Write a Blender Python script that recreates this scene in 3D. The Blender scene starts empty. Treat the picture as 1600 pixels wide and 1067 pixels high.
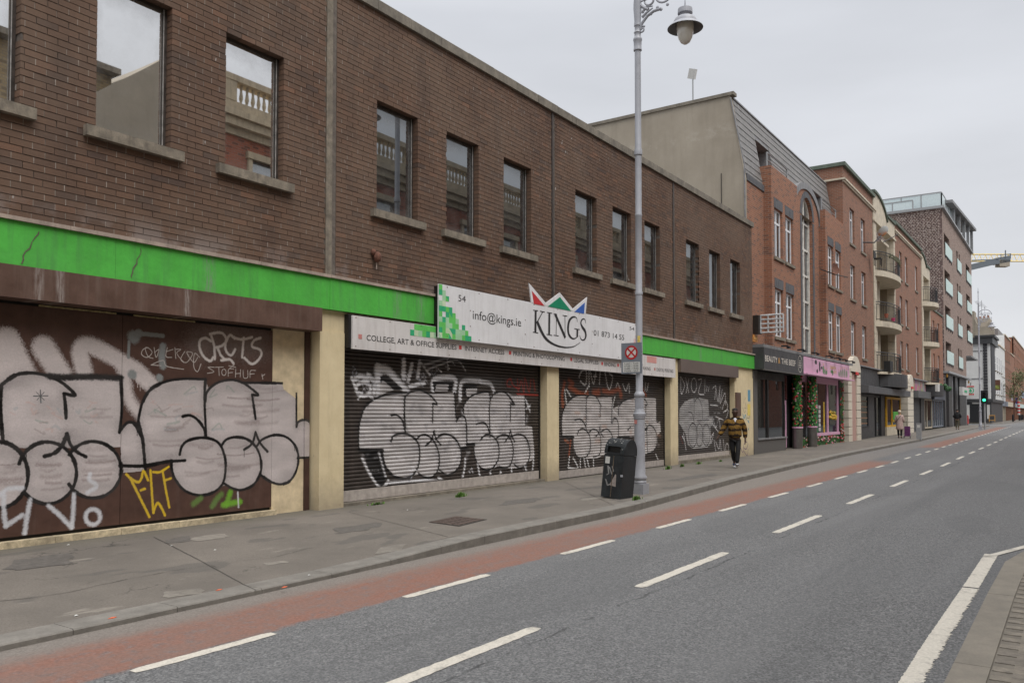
import bpy, bmesh, math, random
import numpy as np
from mathutils import Vector, Matrix
R = math.radians
rng = random.Random(7)
nrs = np.random.RandomState(5)
scn = bpy.context.scene
COL = scn.collection

# ------------------------------------------------------------------ camera
YC = 10.38                                    # camera stands this far in front of the shop fronts (y = 0)
YAW, PIT, FPX, CX, CY, CH = R(34.3706), R(1.7816), 1286.0, 800.0, 606.5, 1.6
cam_d = bpy.data.cameras.new('camera'); cam = bpy.data.objects.new('camera', cam_d); COL.objects.link(cam)
cam.location = (0, -YC, CH); cam.rotation_euler = (math.pi/2 + PIT, 0, YAW - math.pi/2)
cam_d.sensor_width = 36; cam_d.lens = 36*FPX/1600; cam_d.shift_y = (CY-533.5)/1600; cam_d.clip_end = 3000
scn.camera = cam

# ------------------------------------------------------------------ sky, sun, exposure (overcast)
SUN_EL, SUN_AZ = R(58), R(-115)               # azimuth measured from +x towards +y
w = bpy.data.worlds.new('World'); scn.world = w; w.use_nodes = True
nt = w.node_tree; nt.nodes.clear()
def N(tree, typ, **kw):
    n = tree.nodes.new(typ)
    for k, v in kw.items(): setattr(n, k, v)
    return n
L = nt.links.new
out = N(nt, 'ShaderNodeOutputWorld'); bg = N(nt, 'ShaderNodeBackground')
sky = N(nt, 'ShaderNodeTexSky', sky_type='NISHITA', sun_disc=False, sun_elevation=SUN_EL, sun_rotation=math.pi/2-SUN_AZ)
sky.air_density = 1.0; sky.dust_density = 3.0
tc = N(nt, 'ShaderNodeTexCoord'); sep = N(nt, 'ShaderNodeSeparateXYZ'); L(tc.outputs['Generated'], sep.inputs[0])
ramp = N(nt, 'ShaderNodeValToRGB'); L(sep.outputs['Z'], ramp.inputs[0])      # overcast: brighter towards the zenith
cr = ramp.color_ramp
cr.elements[0].position = 0.0; cr.elements[0].color = (5.75, 5.8, 6.0, 1)
cr.elements[1].position = 1.0; cr.elements[1].color = (17.5, 17.4, 17.4, 1)
e = cr.elements.new(.44); e.color = (5.6, 5.75, 6.1, 1)
e = cr.elements.new(.16); e.color = (5.7, 5.8, 6.05, 1)
mp = N(nt, 'ShaderNodeMapping'); mp.inputs['Scale'].default_value = (1.0, 1.0, 4.2); L(tc.outputs['Generated'], mp.inputs[0])
nz = N(nt, 'ShaderNodeTexNoise'); nz.inputs['Scale'].default_value = 1.9; nz.inputs['Detail'].default_value = 5; nz.inputs['Roughness'].default_value = .5
L(mp.outputs[0], nz.inputs['Vector'])
mr = N(nt, 'ShaderNodeMapRange'); mr.inputs['From Min'].default_value = .3; mr.inputs['From Max'].default_value = .7
mr.inputs['To Min'].default_value = .89; mr.inputs['To Max'].default_value = 1.05; L(nz.outputs['Fac'], mr.inputs['Value'])
vm = N(nt, 'ShaderNodeVectorMath', operation='SCALE'); L(ramp.outputs['Color'], vm.inputs[0]); L(mr.outputs[0], vm.inputs['Scale'])
mx = N(nt, 'ShaderNodeMix', data_type='RGBA'); mx.inputs['Factor'].default_value = .93
L(sky.outputs[0], mx.inputs['A']); L(vm.outputs[0], mx.inputs['B']); L(mx.outputs['Result'], bg.inputs[0])
bg.inputs['Strength'].default_value = 0.10
L(bg.outputs[0], out.inputs[0])
sd = bpy.data.lights.new('sun', 'SUN'); sd.energy = 1.5; sd.angle = R(40); sd.color = (1, .97, .93)
so = bpy.data.objects.new('sun', sd); COL.objects.link(so); so.location = (0, -30, 40)
sdir = Vector((math.cos(SUN_EL)*math.cos(SUN_AZ), math.cos(SUN_EL)*math.sin(SUN_AZ), math.sin(SUN_EL)))
so.rotation_euler = sdir.to_track_quat('Z', 'Y').to_euler()
vs = scn.view_settings; vs.view_transform = 'Standard'; vs.look = 'None'; vs.exposure = 0.42; vs.gamma = 1.0; vs.use_curve_mapping = False

# ------------------------------------------------------------------ photo measurements -> places
def ray(px, py):
    x = px-CX; u = CY-py
    F = FPX*math.cos(PIT)-u*math.sin(PIT); U = FPX*math.sin(PIT)+u*math.cos(PIT)
    return x*math.sin(YAW)+F*math.cos(YAW), -x*math.cos(YAW)+F*math.sin(YAW), U
def FP(px, py, y=0.0):                        # point of the plane y = const seen there: (x, z)
    r = ray(px, py); t = (YC+y)/r[1]; return r[0]*t, CH+r[2]*t
def XP(px, py, x): r = ray(px, py); t = x/r[0]; return r[1]*t-YC, CH+r[2]*t     # on a plane across the street
def CP(px, py, depth):                        # a far point at a given depth
    return Vector((0, -YC, CH)) + Vector(ray(px, py))*(depth/FPX)
def g(x):                                     # the street rises a little towards the far end
    if x < 30: return 0.0
    if x < 100: return .32*((x-30)/70)**.9
    return .32
def GP(px, py, off=0.0):
    z = off
    for _ in range(12):
        r = ray(px, py); t = (z-CH)/r[2]; x = r[0]*t; z = g(x)+off
    return x, r[1]*t-YC, z

# ------------------------------------------------------------------ mesh helpers
WL = {}
def wl(o): return WL.get(o.name, Vector((0, 0, 0))) if o else Vector((0, 0, 0))
def tag(o, label=None, cat=None, group=None, kind=None):
    if label: o['label'] = label
    if cat: o['category'] = cat
    if group: o['group'] = group
    if kind: o['kind'] = kind
    return o
def thing(name, label, cat, loc=(0, 0, 0), group=None):
    o = bpy.data.objects.new(name, None); COL.objects.link(o); o.location = loc; o.empty_display_size = .3
    WL[o.name] = Vector(loc); return tag(o, label, cat, group)
def copy_tree(o, loc, rotz=None, label=None, parent=None):
    c = o.copy(); COL.objects.link(c)
    if parent: c.parent = parent
    else:
        c.location = loc
        if rotz is not None: c.rotation_euler = (0, 0, rotz)
        if label: c['label'] = label
    for ch in list(o.children): copy_tree(ch, None, None, None, c)
    return c
class MB:
    def __init__(s): s.v = []; s.f = []
    def quad(s, a, b, c, d): n = len(s.v); s.v += [a, b, c, d]; s.f.append((n, n+1, n+2, n+3)); return s
    def poly(s, pts): n = len(s.v); s.v += [tuple(p) for p in pts]; s.f.append(tuple(range(n, n+len(pts)))); return s
    def box(s, x0, x1, y0, y1, z0, z1):
        n = len(s.v)
        s.v += [(x0,y0,z0),(x1,y0,z0),(x1,y1,z0),(x0,y1,z0),(x0,y0,z1),(x1,y0,z1),(x1,y1,z1),(x0,y1,z1)]
        s.f += [(n,n+3,n+2,n+1),(n+4,n+5,n+6,n+7),(n,n+1,n+5,n+4),(n+1,n+2,n+6,n+5),(n+2,n+3,n+7,n+6),(n+3,n,n+4,n+7)]
        return s
    def prism(s, poly, vec):                  # a 3D polygon pushed along vec
        n = len(s.v); k = len(poly); vec = Vector(vec)
        s.v += [tuple(p) for p in poly] + [tuple(Vector(p)+vec) for p in poly]
        s.f.append(tuple(range(n+k-1, n-1, -1))); s.f.append(tuple(range(n+k, n+2*k)))
        for i in range(k): j = (i+1) % k; s.f.append((n+i, n+j, n+k+j, n+k+i))
        return s
    def xz(s, poly, y0, y1): return s.prism([(p[0], y0, p[1]) for p in poly], (0, y1-y0, 0))
    def tube(s, pts, r, n=6, cap=True):
        pts = [Vector(p) for p in pts]; rs = r if isinstance(r, (list, tuple)) else [r]*len(pts)
        base = len(s.v); up = None
        for i, p in enumerate(pts):
            d = (pts[min(i+1, len(pts)-1)]-pts[max(i-1, 0)])
            d = d.normalized() if d.length > 1e-9 else Vector((0, 0, 1))
            if up is None: up = Vector((0, 0, 1)) if abs(d.z) < .9 else Vector((1, 0, 0))
            a = d.cross(up)
            if a.length < 1e-5: a = d.cross(Vector((.3, 1, .2)))
            a.normalize(); b = d.cross(a); up = b.cross(d) if False else up
            for k in range(n):
                t = 2*math.pi*k/n; s.v.append(tuple(p+a*(rs[i]*math.cos(t))+b*(rs[i]*math.sin(t))))
        for i in range(len(pts)-1):
            for k in range(n):
                q = (k+1) % n; s.f.append((base+i*n+k, base+i*n+q, base+(i+1)*n+q, base+(i+1)*n+k))
        if cap: s.f.append(tuple(range(base+n-1, base-1, -1))); s.f.append(tuple(range(base+(len(pts)-1)*n, base+len(pts)*n)))
        return s
    def lathe(s, prof, cx, cy, n=20, a0=0, a1=2*math.pi):
        base = len(s.v); full = abs(a1-a0-2*math.pi) < 1e-6; m = n if full else n+1
        for r, z in prof:
            for k in range(m):
                t = a0+(a1-a0)*k/n; s.v.append((cx+r*math.cos(t), cy+r*math.sin(t), z))
        for i in range(len(prof)-1):
            for k in range(n):
                q = (k+1) % m if full else k+1
                s.f.append((base+i*m+k, base+i*m+q, base+(i+1)*m+q, base+(i+1)*m+k))
        return s
    def ell(s, c, r, n=8, m=5, M=None):
        base = len(s.v)
        for i in range(m+1):
            ph = math.pi*i/m
            for k in range(n):
                t = 2*math.pi*k/n; p = Vector((r[0]*math.sin(ph)*math.cos(t), r[1]*math.sin(ph)*math.sin(t), r[2]*math.cos(ph)))
                if M: p = M@p
                s.v.append(tuple(p+Vector(c)))
        for i in range(m):
            for k in range(n):
                q = (k+1) % n; s.f.append((base+i*n+k, base+(i+1)*n+k, base+(i+1)*n+q, base+i*n+q))
        return s
    def ribbon(s, pts, ws, y):                # flat stroke in the xz plane
        P = [Vector((p[0], p[1])) for p in pts]; n0 = len(s.v)
        for i, p in enumerate(P):
            d = P[min(i+1, len(P)-1)]-P[max(i-1, 0)]; d = d.normalized() if d.length else Vector((1, 0)); nn = Vector((-d.y, d.x))*(ws[i]/2)
            s.v += [(p.x+nn.x, y, p.y+nn.y), (p.x-nn.x, y, p.y-nn.y)]
        for i in range(len(P)-1): a = n0+2*i; s.f.append((a, a+1, a+3, a+2))
        return s
    def build(s, name, m, parent=None, label=None, kind=None, smooth=False, uv=None, cat=None, group=None):
        o_ = wl(parent); me = bpy.data.meshes.new(name)
        me.from_pydata([(p[0]-o_.x, p[1]-o_.y, p[2]-o_.z) for p in s.v], [], s.f)
        if uv:
            x0, x1, z0, z1 = uv; lay = me.uv_layers.new(name='uv'); vi = np.empty(len(me.loops), dtype=np.int32); me.loops.foreach_get('vertex_index', vi)
            V = np.array(s.v)[vi]; U = np.stack([(V[:, 0]-x0)/(x1-x0), (V[:, 2]-z0)/(z1-z0)], 1).astype(np.float32); lay.data.foreach_set('uv', U.ravel())
        me.materials.append(m)
        if smooth:
            me.shade_smooth()
            if smooth != 'all': me.set_sharp_from_angle(angle=R(40))
        me.update(); o = bpy.data.objects.new(name, me); COL.objects.link(o)
        if parent: o.parent = parent
        WL[o.name] = o_
        return tag(o, label, cat, group, kind)

# wall with real openings: cells of the x/z grid that no opening covers, plus the reveals
def wall(x0, x1, z0, z1, y, ops, reveal=.2, yf=None, mb=None, back=None):
    mb = mb or MB(); f = yf or (lambda z: y)
    xs = sorted({x0, x1} | {v for o in ops for v in (o[0], o[1]) if x0 < v < x1})
    zs = sorted({z0, z1} | {v for o in ops for v in (o[2], o[3]) if z0 < v < z1})
    for i in range(len(xs)-1):
        for k in range(len(zs)-1):
            xm, zm = (xs[i]+xs[i+1])/2, (zs[k]+zs[k+1])/2
            if any(o[0] < xm < o[1] and o[2] < zm < o[3] for o in ops): continue
            a, b, c, d = xs[i], xs[i+1], zs[k], zs[k+1]
            mb.quad((a, f(c), c), (b, f(c), c), (b, f(d), d), (a, f(d), d))
    for a, b, c, d in ops:
        r = reveal
        mb.quad((a, f(c), c), (a, f(d), d), (a, f(d)+r, d), (a, f(c)+r, c)); mb.quad((b, f(d), d), (b, f(c), c), (b, f(c)+r, c), (b, f(d)+r, d))
        mb.quad((a, f(d), d), (b, f(d), d), (b, f(d)+r, d), (a, f(d)+r, d)); mb.quad((b, f(c), c), (a, f(c), c), (a, f(c)+r, c), (b, f(c)+r, c))
        if back is not None: mb.quad((a, f(c)+r, c), (b, f(c)+r, c), (b, f(d)+r, d), (a, f(d)+r, d))
    return mb

# ------------------------------------------------------------------ materials
def srgb(r, g_, b):
    f = lambda c: ((c/255+.055)/1.055)**2.4 if c > 10 else c/255/12.92
    return (f(r), f(g_), f(b))
def c4(c): return (c[0], c[1], c[2], 1)
def newmat(name):
    m = bpy.data.materials.new(name); m.use_nodes = True; t = m.node_tree
    return m, t, t.nodes['Principled BSDF']
def setspec(b, v):
    b.inputs['Specular IOR Level'].default_value = v
def noise(t, scale, detail=3, rough=.55, vec=None):
    n = N(t, 'ShaderNodeTexNoise'); n.inputs['Scale'].default_value = scale; n.inputs['Detail'].default_value = detail; n.inputs['Roughness'].default_value = rough
    if vec is not None: t.links.new(vec, n.inputs['Vector'])
    return n.outputs['Fac']
def mrange(t, v, a, b, c=0., d=1.):
    n = N(t, 'ShaderNodeMapRange'); t.links.new(v, n.inputs['Value'])
    for k, x in zip(('From Min', 'From Max', 'To Min', 'To Max'), (a, b, c, d)): n.inputs[k].default_value = x
    return n.outputs[0]
def mix(t, fac, a, b, mode='MIX'):
    n = N(t, 'ShaderNodeMix', data_type='RGBA', blend_type=mode)
    for key, v in (('Factor', fac), ('A', a), ('B', b)):
        if isinstance(v, (int, float)): n.inputs[key].default_value = v
        elif isinstance(v, tuple): n.inputs[key].default_value = c4(v)
        else: t.links.new(v, n.inputs[key])
    return n.outputs['Result']
def math_(t, op, a, b=None):
    n = N(t, 'ShaderNodeMath', operation=op)
    for i, v in enumerate((a, b)):
        if v is None: continue
        if isinstance(v, (int, float)): n.inputs[i].default_value = v
        else: t.links.new(v, n.inputs[i])
    return n.outputs[0]
def pos(t): return N(t, 'ShaderNodeNewGeometry').outputs['Position']
def scaled(t, v, s):
    n = N(t, 'ShaderNodeMapping'); n.inputs['Scale'].default_value = s; t.links.new(v, n.inputs[0]); return n.outputs[0]
def bump(t, b, h, dist=.004, st=.6):
    n = N(t, 'ShaderNodeBump'); n.inputs['Distance'].default_value = dist; n.inputs['Strength'].default_value = st
    t.links.new(h, n.inputs['Height']); t.links.new(n.outputs[0], b.inputs['Normal'])
MC = {}
def mat(name, col, rough=.6, var=.25, ns=6., streak=0., streak_col=(.05, .045, .04), met=0., spec=.4, bmp=.0, grime=0.):
    if name in MC: return MC[name]
    m, t, b = newmat(name); P = pos(t)
    n1 = noise(t, ns, 4, .6, P); n2 = noise(t, ns*9, 3, .6, P)
    f = mrange(t, n1, .3, .7, 1-var, 1+var); f2 = mrange(t, n2, .25, .75, 1-var*.5, 1+var*.5)
    vmn = N(t, 'ShaderNodeVectorMath', operation='SCALE'); vmn.inputs[0].default_value = col; t.links.new(math_(t, 'MULTIPLY', f, f2), vmn.inputs['Scale'])
    c = vmn.outputs[0]
    if streak:
        s = noise(t, 3.0, 5, .65, scaled(t, P, (3.2, 3.2, .22)))
        c = mix(t, mrange(t, s, .5, .78, 0, streak), c, streak_col)
    if grime:
        s = noise(t, 1.1, 6, .7, P); c = mix(t, mrange(t, s, .48, .75, 0, grime), c, streak_col)
    t.links.new(c, b.inputs['Base Color']); b.inputs['Roughness'].default_value = rough; b.inputs['Metallic'].default_value = met; setspec(b, spec)
    t.links.new(mrange(t, n1, .3, .7, max(rough-.1, .05), min(rough+.1, 1)), b.inputs['Roughness'])
    if bmp: bump(t, b, n2, bmp)
    MC[name] = m; return m
def uvec(t):                                  # (x+y, z) so walls facing either way get upright courses
    s = N(t, 'ShaderNodeSeparateXYZ'); t.links.new(pos(t), s.inputs[0])
    c = N(t, 'ShaderNodeCombineXYZ'); t.links.new(math_(t, 'ADD', s.outputs[0], s.outputs[1]), c.inputs[0]); t.links.new(s.outputs[2], c.inputs[1]); return c.outputs[0]
def brickmat(name, c1, c2, c3, mortar, bw=.26, rh=.0862, ms=.008, offs=.5, dark=.12):
    m, t, b = newmat(name); V = uvec(t); P = pos(t)
    br = N(t, 'ShaderNodeTexBrick'); br.offset = offs; t.links.new(V, br.inputs['Vector'])
    for k, v in (('Scale', 1), ('Brick Width', bw), ('Row Height', rh), ('Mortar Size', ms), ('Mortar Smooth', .2), ('Bias', 0)): br.inputs[k].default_value = v
    br.inputs['Color1'].default_value = (0, 0, 0, 1); br.inputs['Color2'].default_value = (1, 1, 1, 1); br.inputs['Mortar'].default_value = (.5, .5, .5, 1)
    sv = N(t, 'ShaderNodeSeparateColor'); t.links.new(br.outputs['Color'], sv.inputs[0]); rnd = sv.outputs[0]
    cr_ = N(t, 'ShaderNodeValToRGB'); t.links.new(rnd, cr_.inputs[0]); r = cr_.color_ramp
    r.elements[0].position = 0; r.elements[0].color = c4(c3); r.elements[1].position = 1; r.elements[1].color = c4(c2)
    a = r.elements.new(dark); a.color = c4(c3); a = r.elements.new(dark+.08); a.color = c4(c1)
    c = mix(t, mrange(t, noise(t, .9, 5, .6, P), .3, .7, 0, .4), cr_.outputs[0], c1)
    c = mix(t, mrange(t, noise(t, 30, 3, .6, P), .3, .8, 0, .25), c, tuple(x*.5 for x in c1))
    c = mix(t, mrange(t, noise(t, .8, 5, .65, scaled(t, P, (2., 2., .3))), .55, .8, 0, .45), c, tuple(x*.35 for x in c1))
    c = mix(t, br.outputs['Fac'], c, mortar)
    t.links.new(c, b.inputs['Base Color']); b.inputs['Roughness'].default_value = .85; setspec(b, .25)
    bump(t, b, math_(t, 'SUBTRACT', 1.0, br.outputs['Fac']), .006, .8); MC[name] = m; return m
def glassmat(name, dark=(.012, .013, .014), refl=.55, tint=(.8, .83, .85), dirt=.12):
    m, t, b = newmat(name); P = pos(t)
    t.nodes.remove(b); o = t.nodes['Material Output']
    gl = N(t, 'ShaderNodeBsdfGlossy'); gl.inputs['Roughness'].default_value = .015; gl.inputs['Color'].default_value = c4(tint)
    wb = N(t, 'ShaderNodeBump'); wb.inputs['Distance'].default_value = .002; wb.inputs['Strength'].default_value = .12; t.links.new(noise(t, 1.6, 1, .4, P), wb.inputs['Height']); t.links.new(wb.outputs[0], gl.inputs['Normal'])
    df = N(t, 'ShaderNodeBsdfDiffuse'); df.inputs['Color'].default_value = c4(dark)
    dd = N(t, 'ShaderNodeBsdfDiffuse'); dd.inputs['Color'].default_value = (.25, .245, .24, 1)
    m1 = N(t, 'ShaderNodeMixShader'); m1.inputs[0].default_value = refl; t.links.new(df.outputs[0], m1.inputs[1]); t.links.new(gl.outputs[0], m1.inputs[2])
    gc = N(t, 'ShaderNodeSeparateXYZ'); t.links.new(N(t, 'ShaderNodeTexCoord').outputs['Generated'], gc.inputs[0])
    ex = math_(t, 'MULTIPLY', math_(t, 'ABSOLUTE', math_(t, 'SUBTRACT', gc.outputs[0], .5)), 2.0); ez = math_(t, 'MULTIPLY', math_(t, 'ABSOLUTE', math_(t, 'SUBTRACT', gc.outputs[2], .47)), 2.0)
    ed = mrange(t, math_(t, 'ADD', math_(t, 'MAXIMUM', ex, ez), math_(t, 'MULTIPLY', math_(t, 'SUBTRACT', noise(t, 3.5, 5, .7, P), .5), .45)), .72, 1.08, 0, dirt*4)     # grime gathers round the pane's edge
    m2 = N(t, 'ShaderNodeMixShader'); t.links.new(math_(t, 'ADD', ed, mrange(t, noise(t, 2.2, 6, .7, P), .42, .85, 0, dirt*2)), m2.inputs[0])
    t.links.new(m1.outputs[0], m2.inputs[1]); t.links.new(dd.outputs[0], m2.inputs[2]); t.links.new(m2.outputs[0], o.inputs[0])
    MC[name] = m; return m

M_mort = mat('mortar', (.135, .115, .10), .9, .3, 9, bmp=.003)
M_conc = mat('concrete sill', (.22, .19, .15), .9, .35, 7, .6, bmp=.004, grime=.5)
M_cop = mat('coping stone', (.19, .17, .14), .9, .3, 3, .5, bmp=.004)
M_dark = mat('dark paint', (.012, .011, .011), .5, .2)
M_black = mat('black metal', (.02, .021, .024), .45, .3, 12)
def creammat():
    m, t, b = newmat('cream painted render'); P = pos(t); s = N(t, 'ShaderNodeSeparateXYZ'); t.links.new(P, s.inputs[0])
    c = mix(t, mrange(t, noise(t, 2.5, 5, .65, P), .3, .7), (.60, .50, .315), (.70, .595, .39))
    c = mix(t, mrange(t, noise(t, 2.2, 5, .7, scaled(t, P, (2.5, 2.5, .3))), .52, .8, 0, .4), c, (.36, .29, .19))
    ft = mrange(t, math_(t, 'ADD', s.outputs[2], math_(t, 'MULTIPLY', math_(t, 'SUBTRACT', noise(t, 4, 5, .7, P), .5), .7)), .05, .55, .75, 0)
    c = mix(t, ft, c, (.33, .275, .20))                                                     # splashed dirt at the foot
    sc_ = noise(t, 9, 6, .8, scaled(t, P, (2.2, 2.2, .7))); c = mix(t, math_(t, 'MULTIPLY', mrange(t, sc_, .60, .66), mrange(t, s.outputs[2], .2, 1.6, .8, .12)), c, (.17, .13, .10))   # scuffs and chips
    t.links.new(c, b.inputs['Base Color']); b.inputs['Roughness'].default_value = .78; setspec(b, .3); bump(t, b, sc_, .006, .6); return m
M_cream = creammat()
def stains(m, xs, col, z0, z1, w_=.10):       # runs of lime and dirt at given places along the front
    t = m.node_tree; b = t.nodes['Principled BSDF']; src = b.inputs['Base Color'].links[0].from_socket; P = pos(t); s = N(t, 'ShaderNodeSeparateXYZ'); t.links.new(P, s.inputs[0]); c = src
    for x in xs:
        d = math_(t, 'ABSOLUTE', math_(t, 'SUBTRACT', math_(t, 'ADD', s.outputs[0], math_(t, 'MULTIPLY', noise(t, 6, 3, .6, P), .06)), x))
        k = math_(t, 'MULTIPLY', mrange(t, d, w_*.3, w_, 1, 0), mrange(t, noise(t, 9, 4, .7, scaled(t, P, (4, 4, .5))), .38, .62, 0, .7)); c = mix(t, k, c, col)
    t.links.new(c, b.inputs['Base Color'])
M_brown = mat('brown painted metal', (.105, .060, .045), .5, .18, 3, .4, (.20, .155, .13))
M_green = mat('green painted fascia', (.075, .42, .055), .6, .13, 1.6, .55, (.07, .17, .07), bmp=.006, grime=.28)
stains(M_green, (7.35, 11.35, 12.0, 26.3), (.20, .25, .19), 0, 0, .13); stains(M_brown, (4.95, 5.2, 6.95), (.33, .29, .27), 0, 0, .07)
M_frame = mat('weathered dark window frame', (.045, .035, .03), .6, .5, 8)
M_white = mat('white upvc', (.74, .75, .77), .4, .06, 5)
M_glass = glassmat('dirty window glass', refl=.86, dirt=.07, tint=(.93, .92, .90))
M_glassd = glassmat('dark dirty window glass', refl=.34, dirt=.11)
M_glass2 = glassmat('far window glass', refl=.45, dirt=.12, dark=(.03, .033, .036))
M_shopgl = glassmat('shop window glass', refl=.30, dirt=.03, dark=(.02, .02, .02))
M_stone = mat('cream cast stone', (.53, .47, .37), .85, .16, 2.5, .4, (.25, .21, .17), bmp=.003)
M_redbr = brickmat('orange red brick', (.275, .118, .072), (.35, .155, .09), (.165, .092, .072), (.30, .25, .20))
M_redbr2 = brickmat('red brown brick', (.25, .118, .078), (.30, .145, .095), (.175, .095, .07), (.28, .23, .185))
M_bluebr = brickmat('blue grey brick', (.10, .105, .115), (.14, .14, .15), (.07, .07, .08), (.15, .15, .15), bw=.09, rh=.26)
M_apbr = brickmat('multi grey brown brick', (.25, .175, .145), (.33, .25, .21), (.13, .10, .10), (.30, .26, .23), dark=.3)
M_gabbr = brickmat('gable brick with pale headers', (.17, .10, .085), (.58, .50, .46), (.12, .08, .08), (.13, .10, .09), bw=.17, rh=.16, ms=.03, dark=.3)
M_slate = mat('grey slate', (.185, .178, .172), .55, .3, 5, .3, (.28, .28, .29), bmp=.002)
def rendermat():
    m, t, b = newmat('weathered beige render'); P = pos(t); s = N(t, 'ShaderNodeSeparateXYZ'); t.links.new(P, s.inputs[0])
    c = mix(t, mrange(t, noise(t, .5, 5, .65, P), .3, .7), (.285, .25, .20), (.385, .342, .28))
    c = mix(t, mrange(t, noise(t, 1.2, 5, .65, scaled(t, P, (2, 2, .22))), .5, .75, 0, .4), c, (.215, .187, .15))
    q = math_(t, 'SUBTRACT', s.outputs[2], math_(t, 'ADD', 12.9, math_(t, 'MULTIPLY', noise(t, .35, 3, .6, P), .9)))
    bnd = math_(t, 'MULTIPLY', mrange(t, math_(t, 'ABSOLUTE', math_(t, 'ADD', q, .3)), .12, .34, 1, 0), mrange(t, noise(t, 1.3, 6, .75, scaled(t, P, (1, 1, 1.6))), .47, .62))
    c = mix(t, math_(t, 'MULTIPLY', bnd, .55), c, (.46, .42, .36)); c = mix(t, mrange(t, noise(t, 18, 4, .7, P), .3, .7, 0, .25), c, (.25, .22, .175))
    t.links.new(c, b.inputs['Base Color']); b.inputs['Roughness'].default_value = .92; setspec(b, .2); bump(t, b, noise(t, 25, 4, .7, P), .004, .6); return m
M_render = rendermat()
M_lead = mat('lead flashing', (.20, .20, .205), .6, .3, 5)
M_char = mat('charcoal shopfront paint', (.052, .053, .056), .5, .15, 4)
M_grayp = mat('grey shopfront paint', (.11, .105, .10), .6, .15, 4)
M_pink = mat('pink shopfront paint', (.62, .36, .50), .5, .06, 4)
M_floor = mat('interior dark', (.02, .02, .02), .9)
# ------------------------------------------------------------------ ground: road, pavements, kerbs, markings
def interp(tab, x):
    if x <= tab[0][0]: return tab[0][1]
    for (a, u), (b, v) in zip(tab, tab[1:]):
        if x <= b: t = (x-a)/(b-a); return u+(v-u)*t
    return tab[-1][1]
KERB = [(-30, 6.46), (8.3, 6.46), (12.8, 6.42), (16, 6.68), (20, 7.02), (27, 7.36), (34, 7.58), (53, 7.5), (76, 7.75), (104, 8.0)]
DIP = [(-30, -.075), (6.6, -.072), (8.5, -.005), (9.2, 0)]
def kerb(x): return interp(KERB, x)-YC
ROADZ = -.12
def xrange_(a, b, s): return [a+(b-a)*i/max(1, int(round((b-a)/s))) for i in range(int(round((b-a)/s))+1)]

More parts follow.
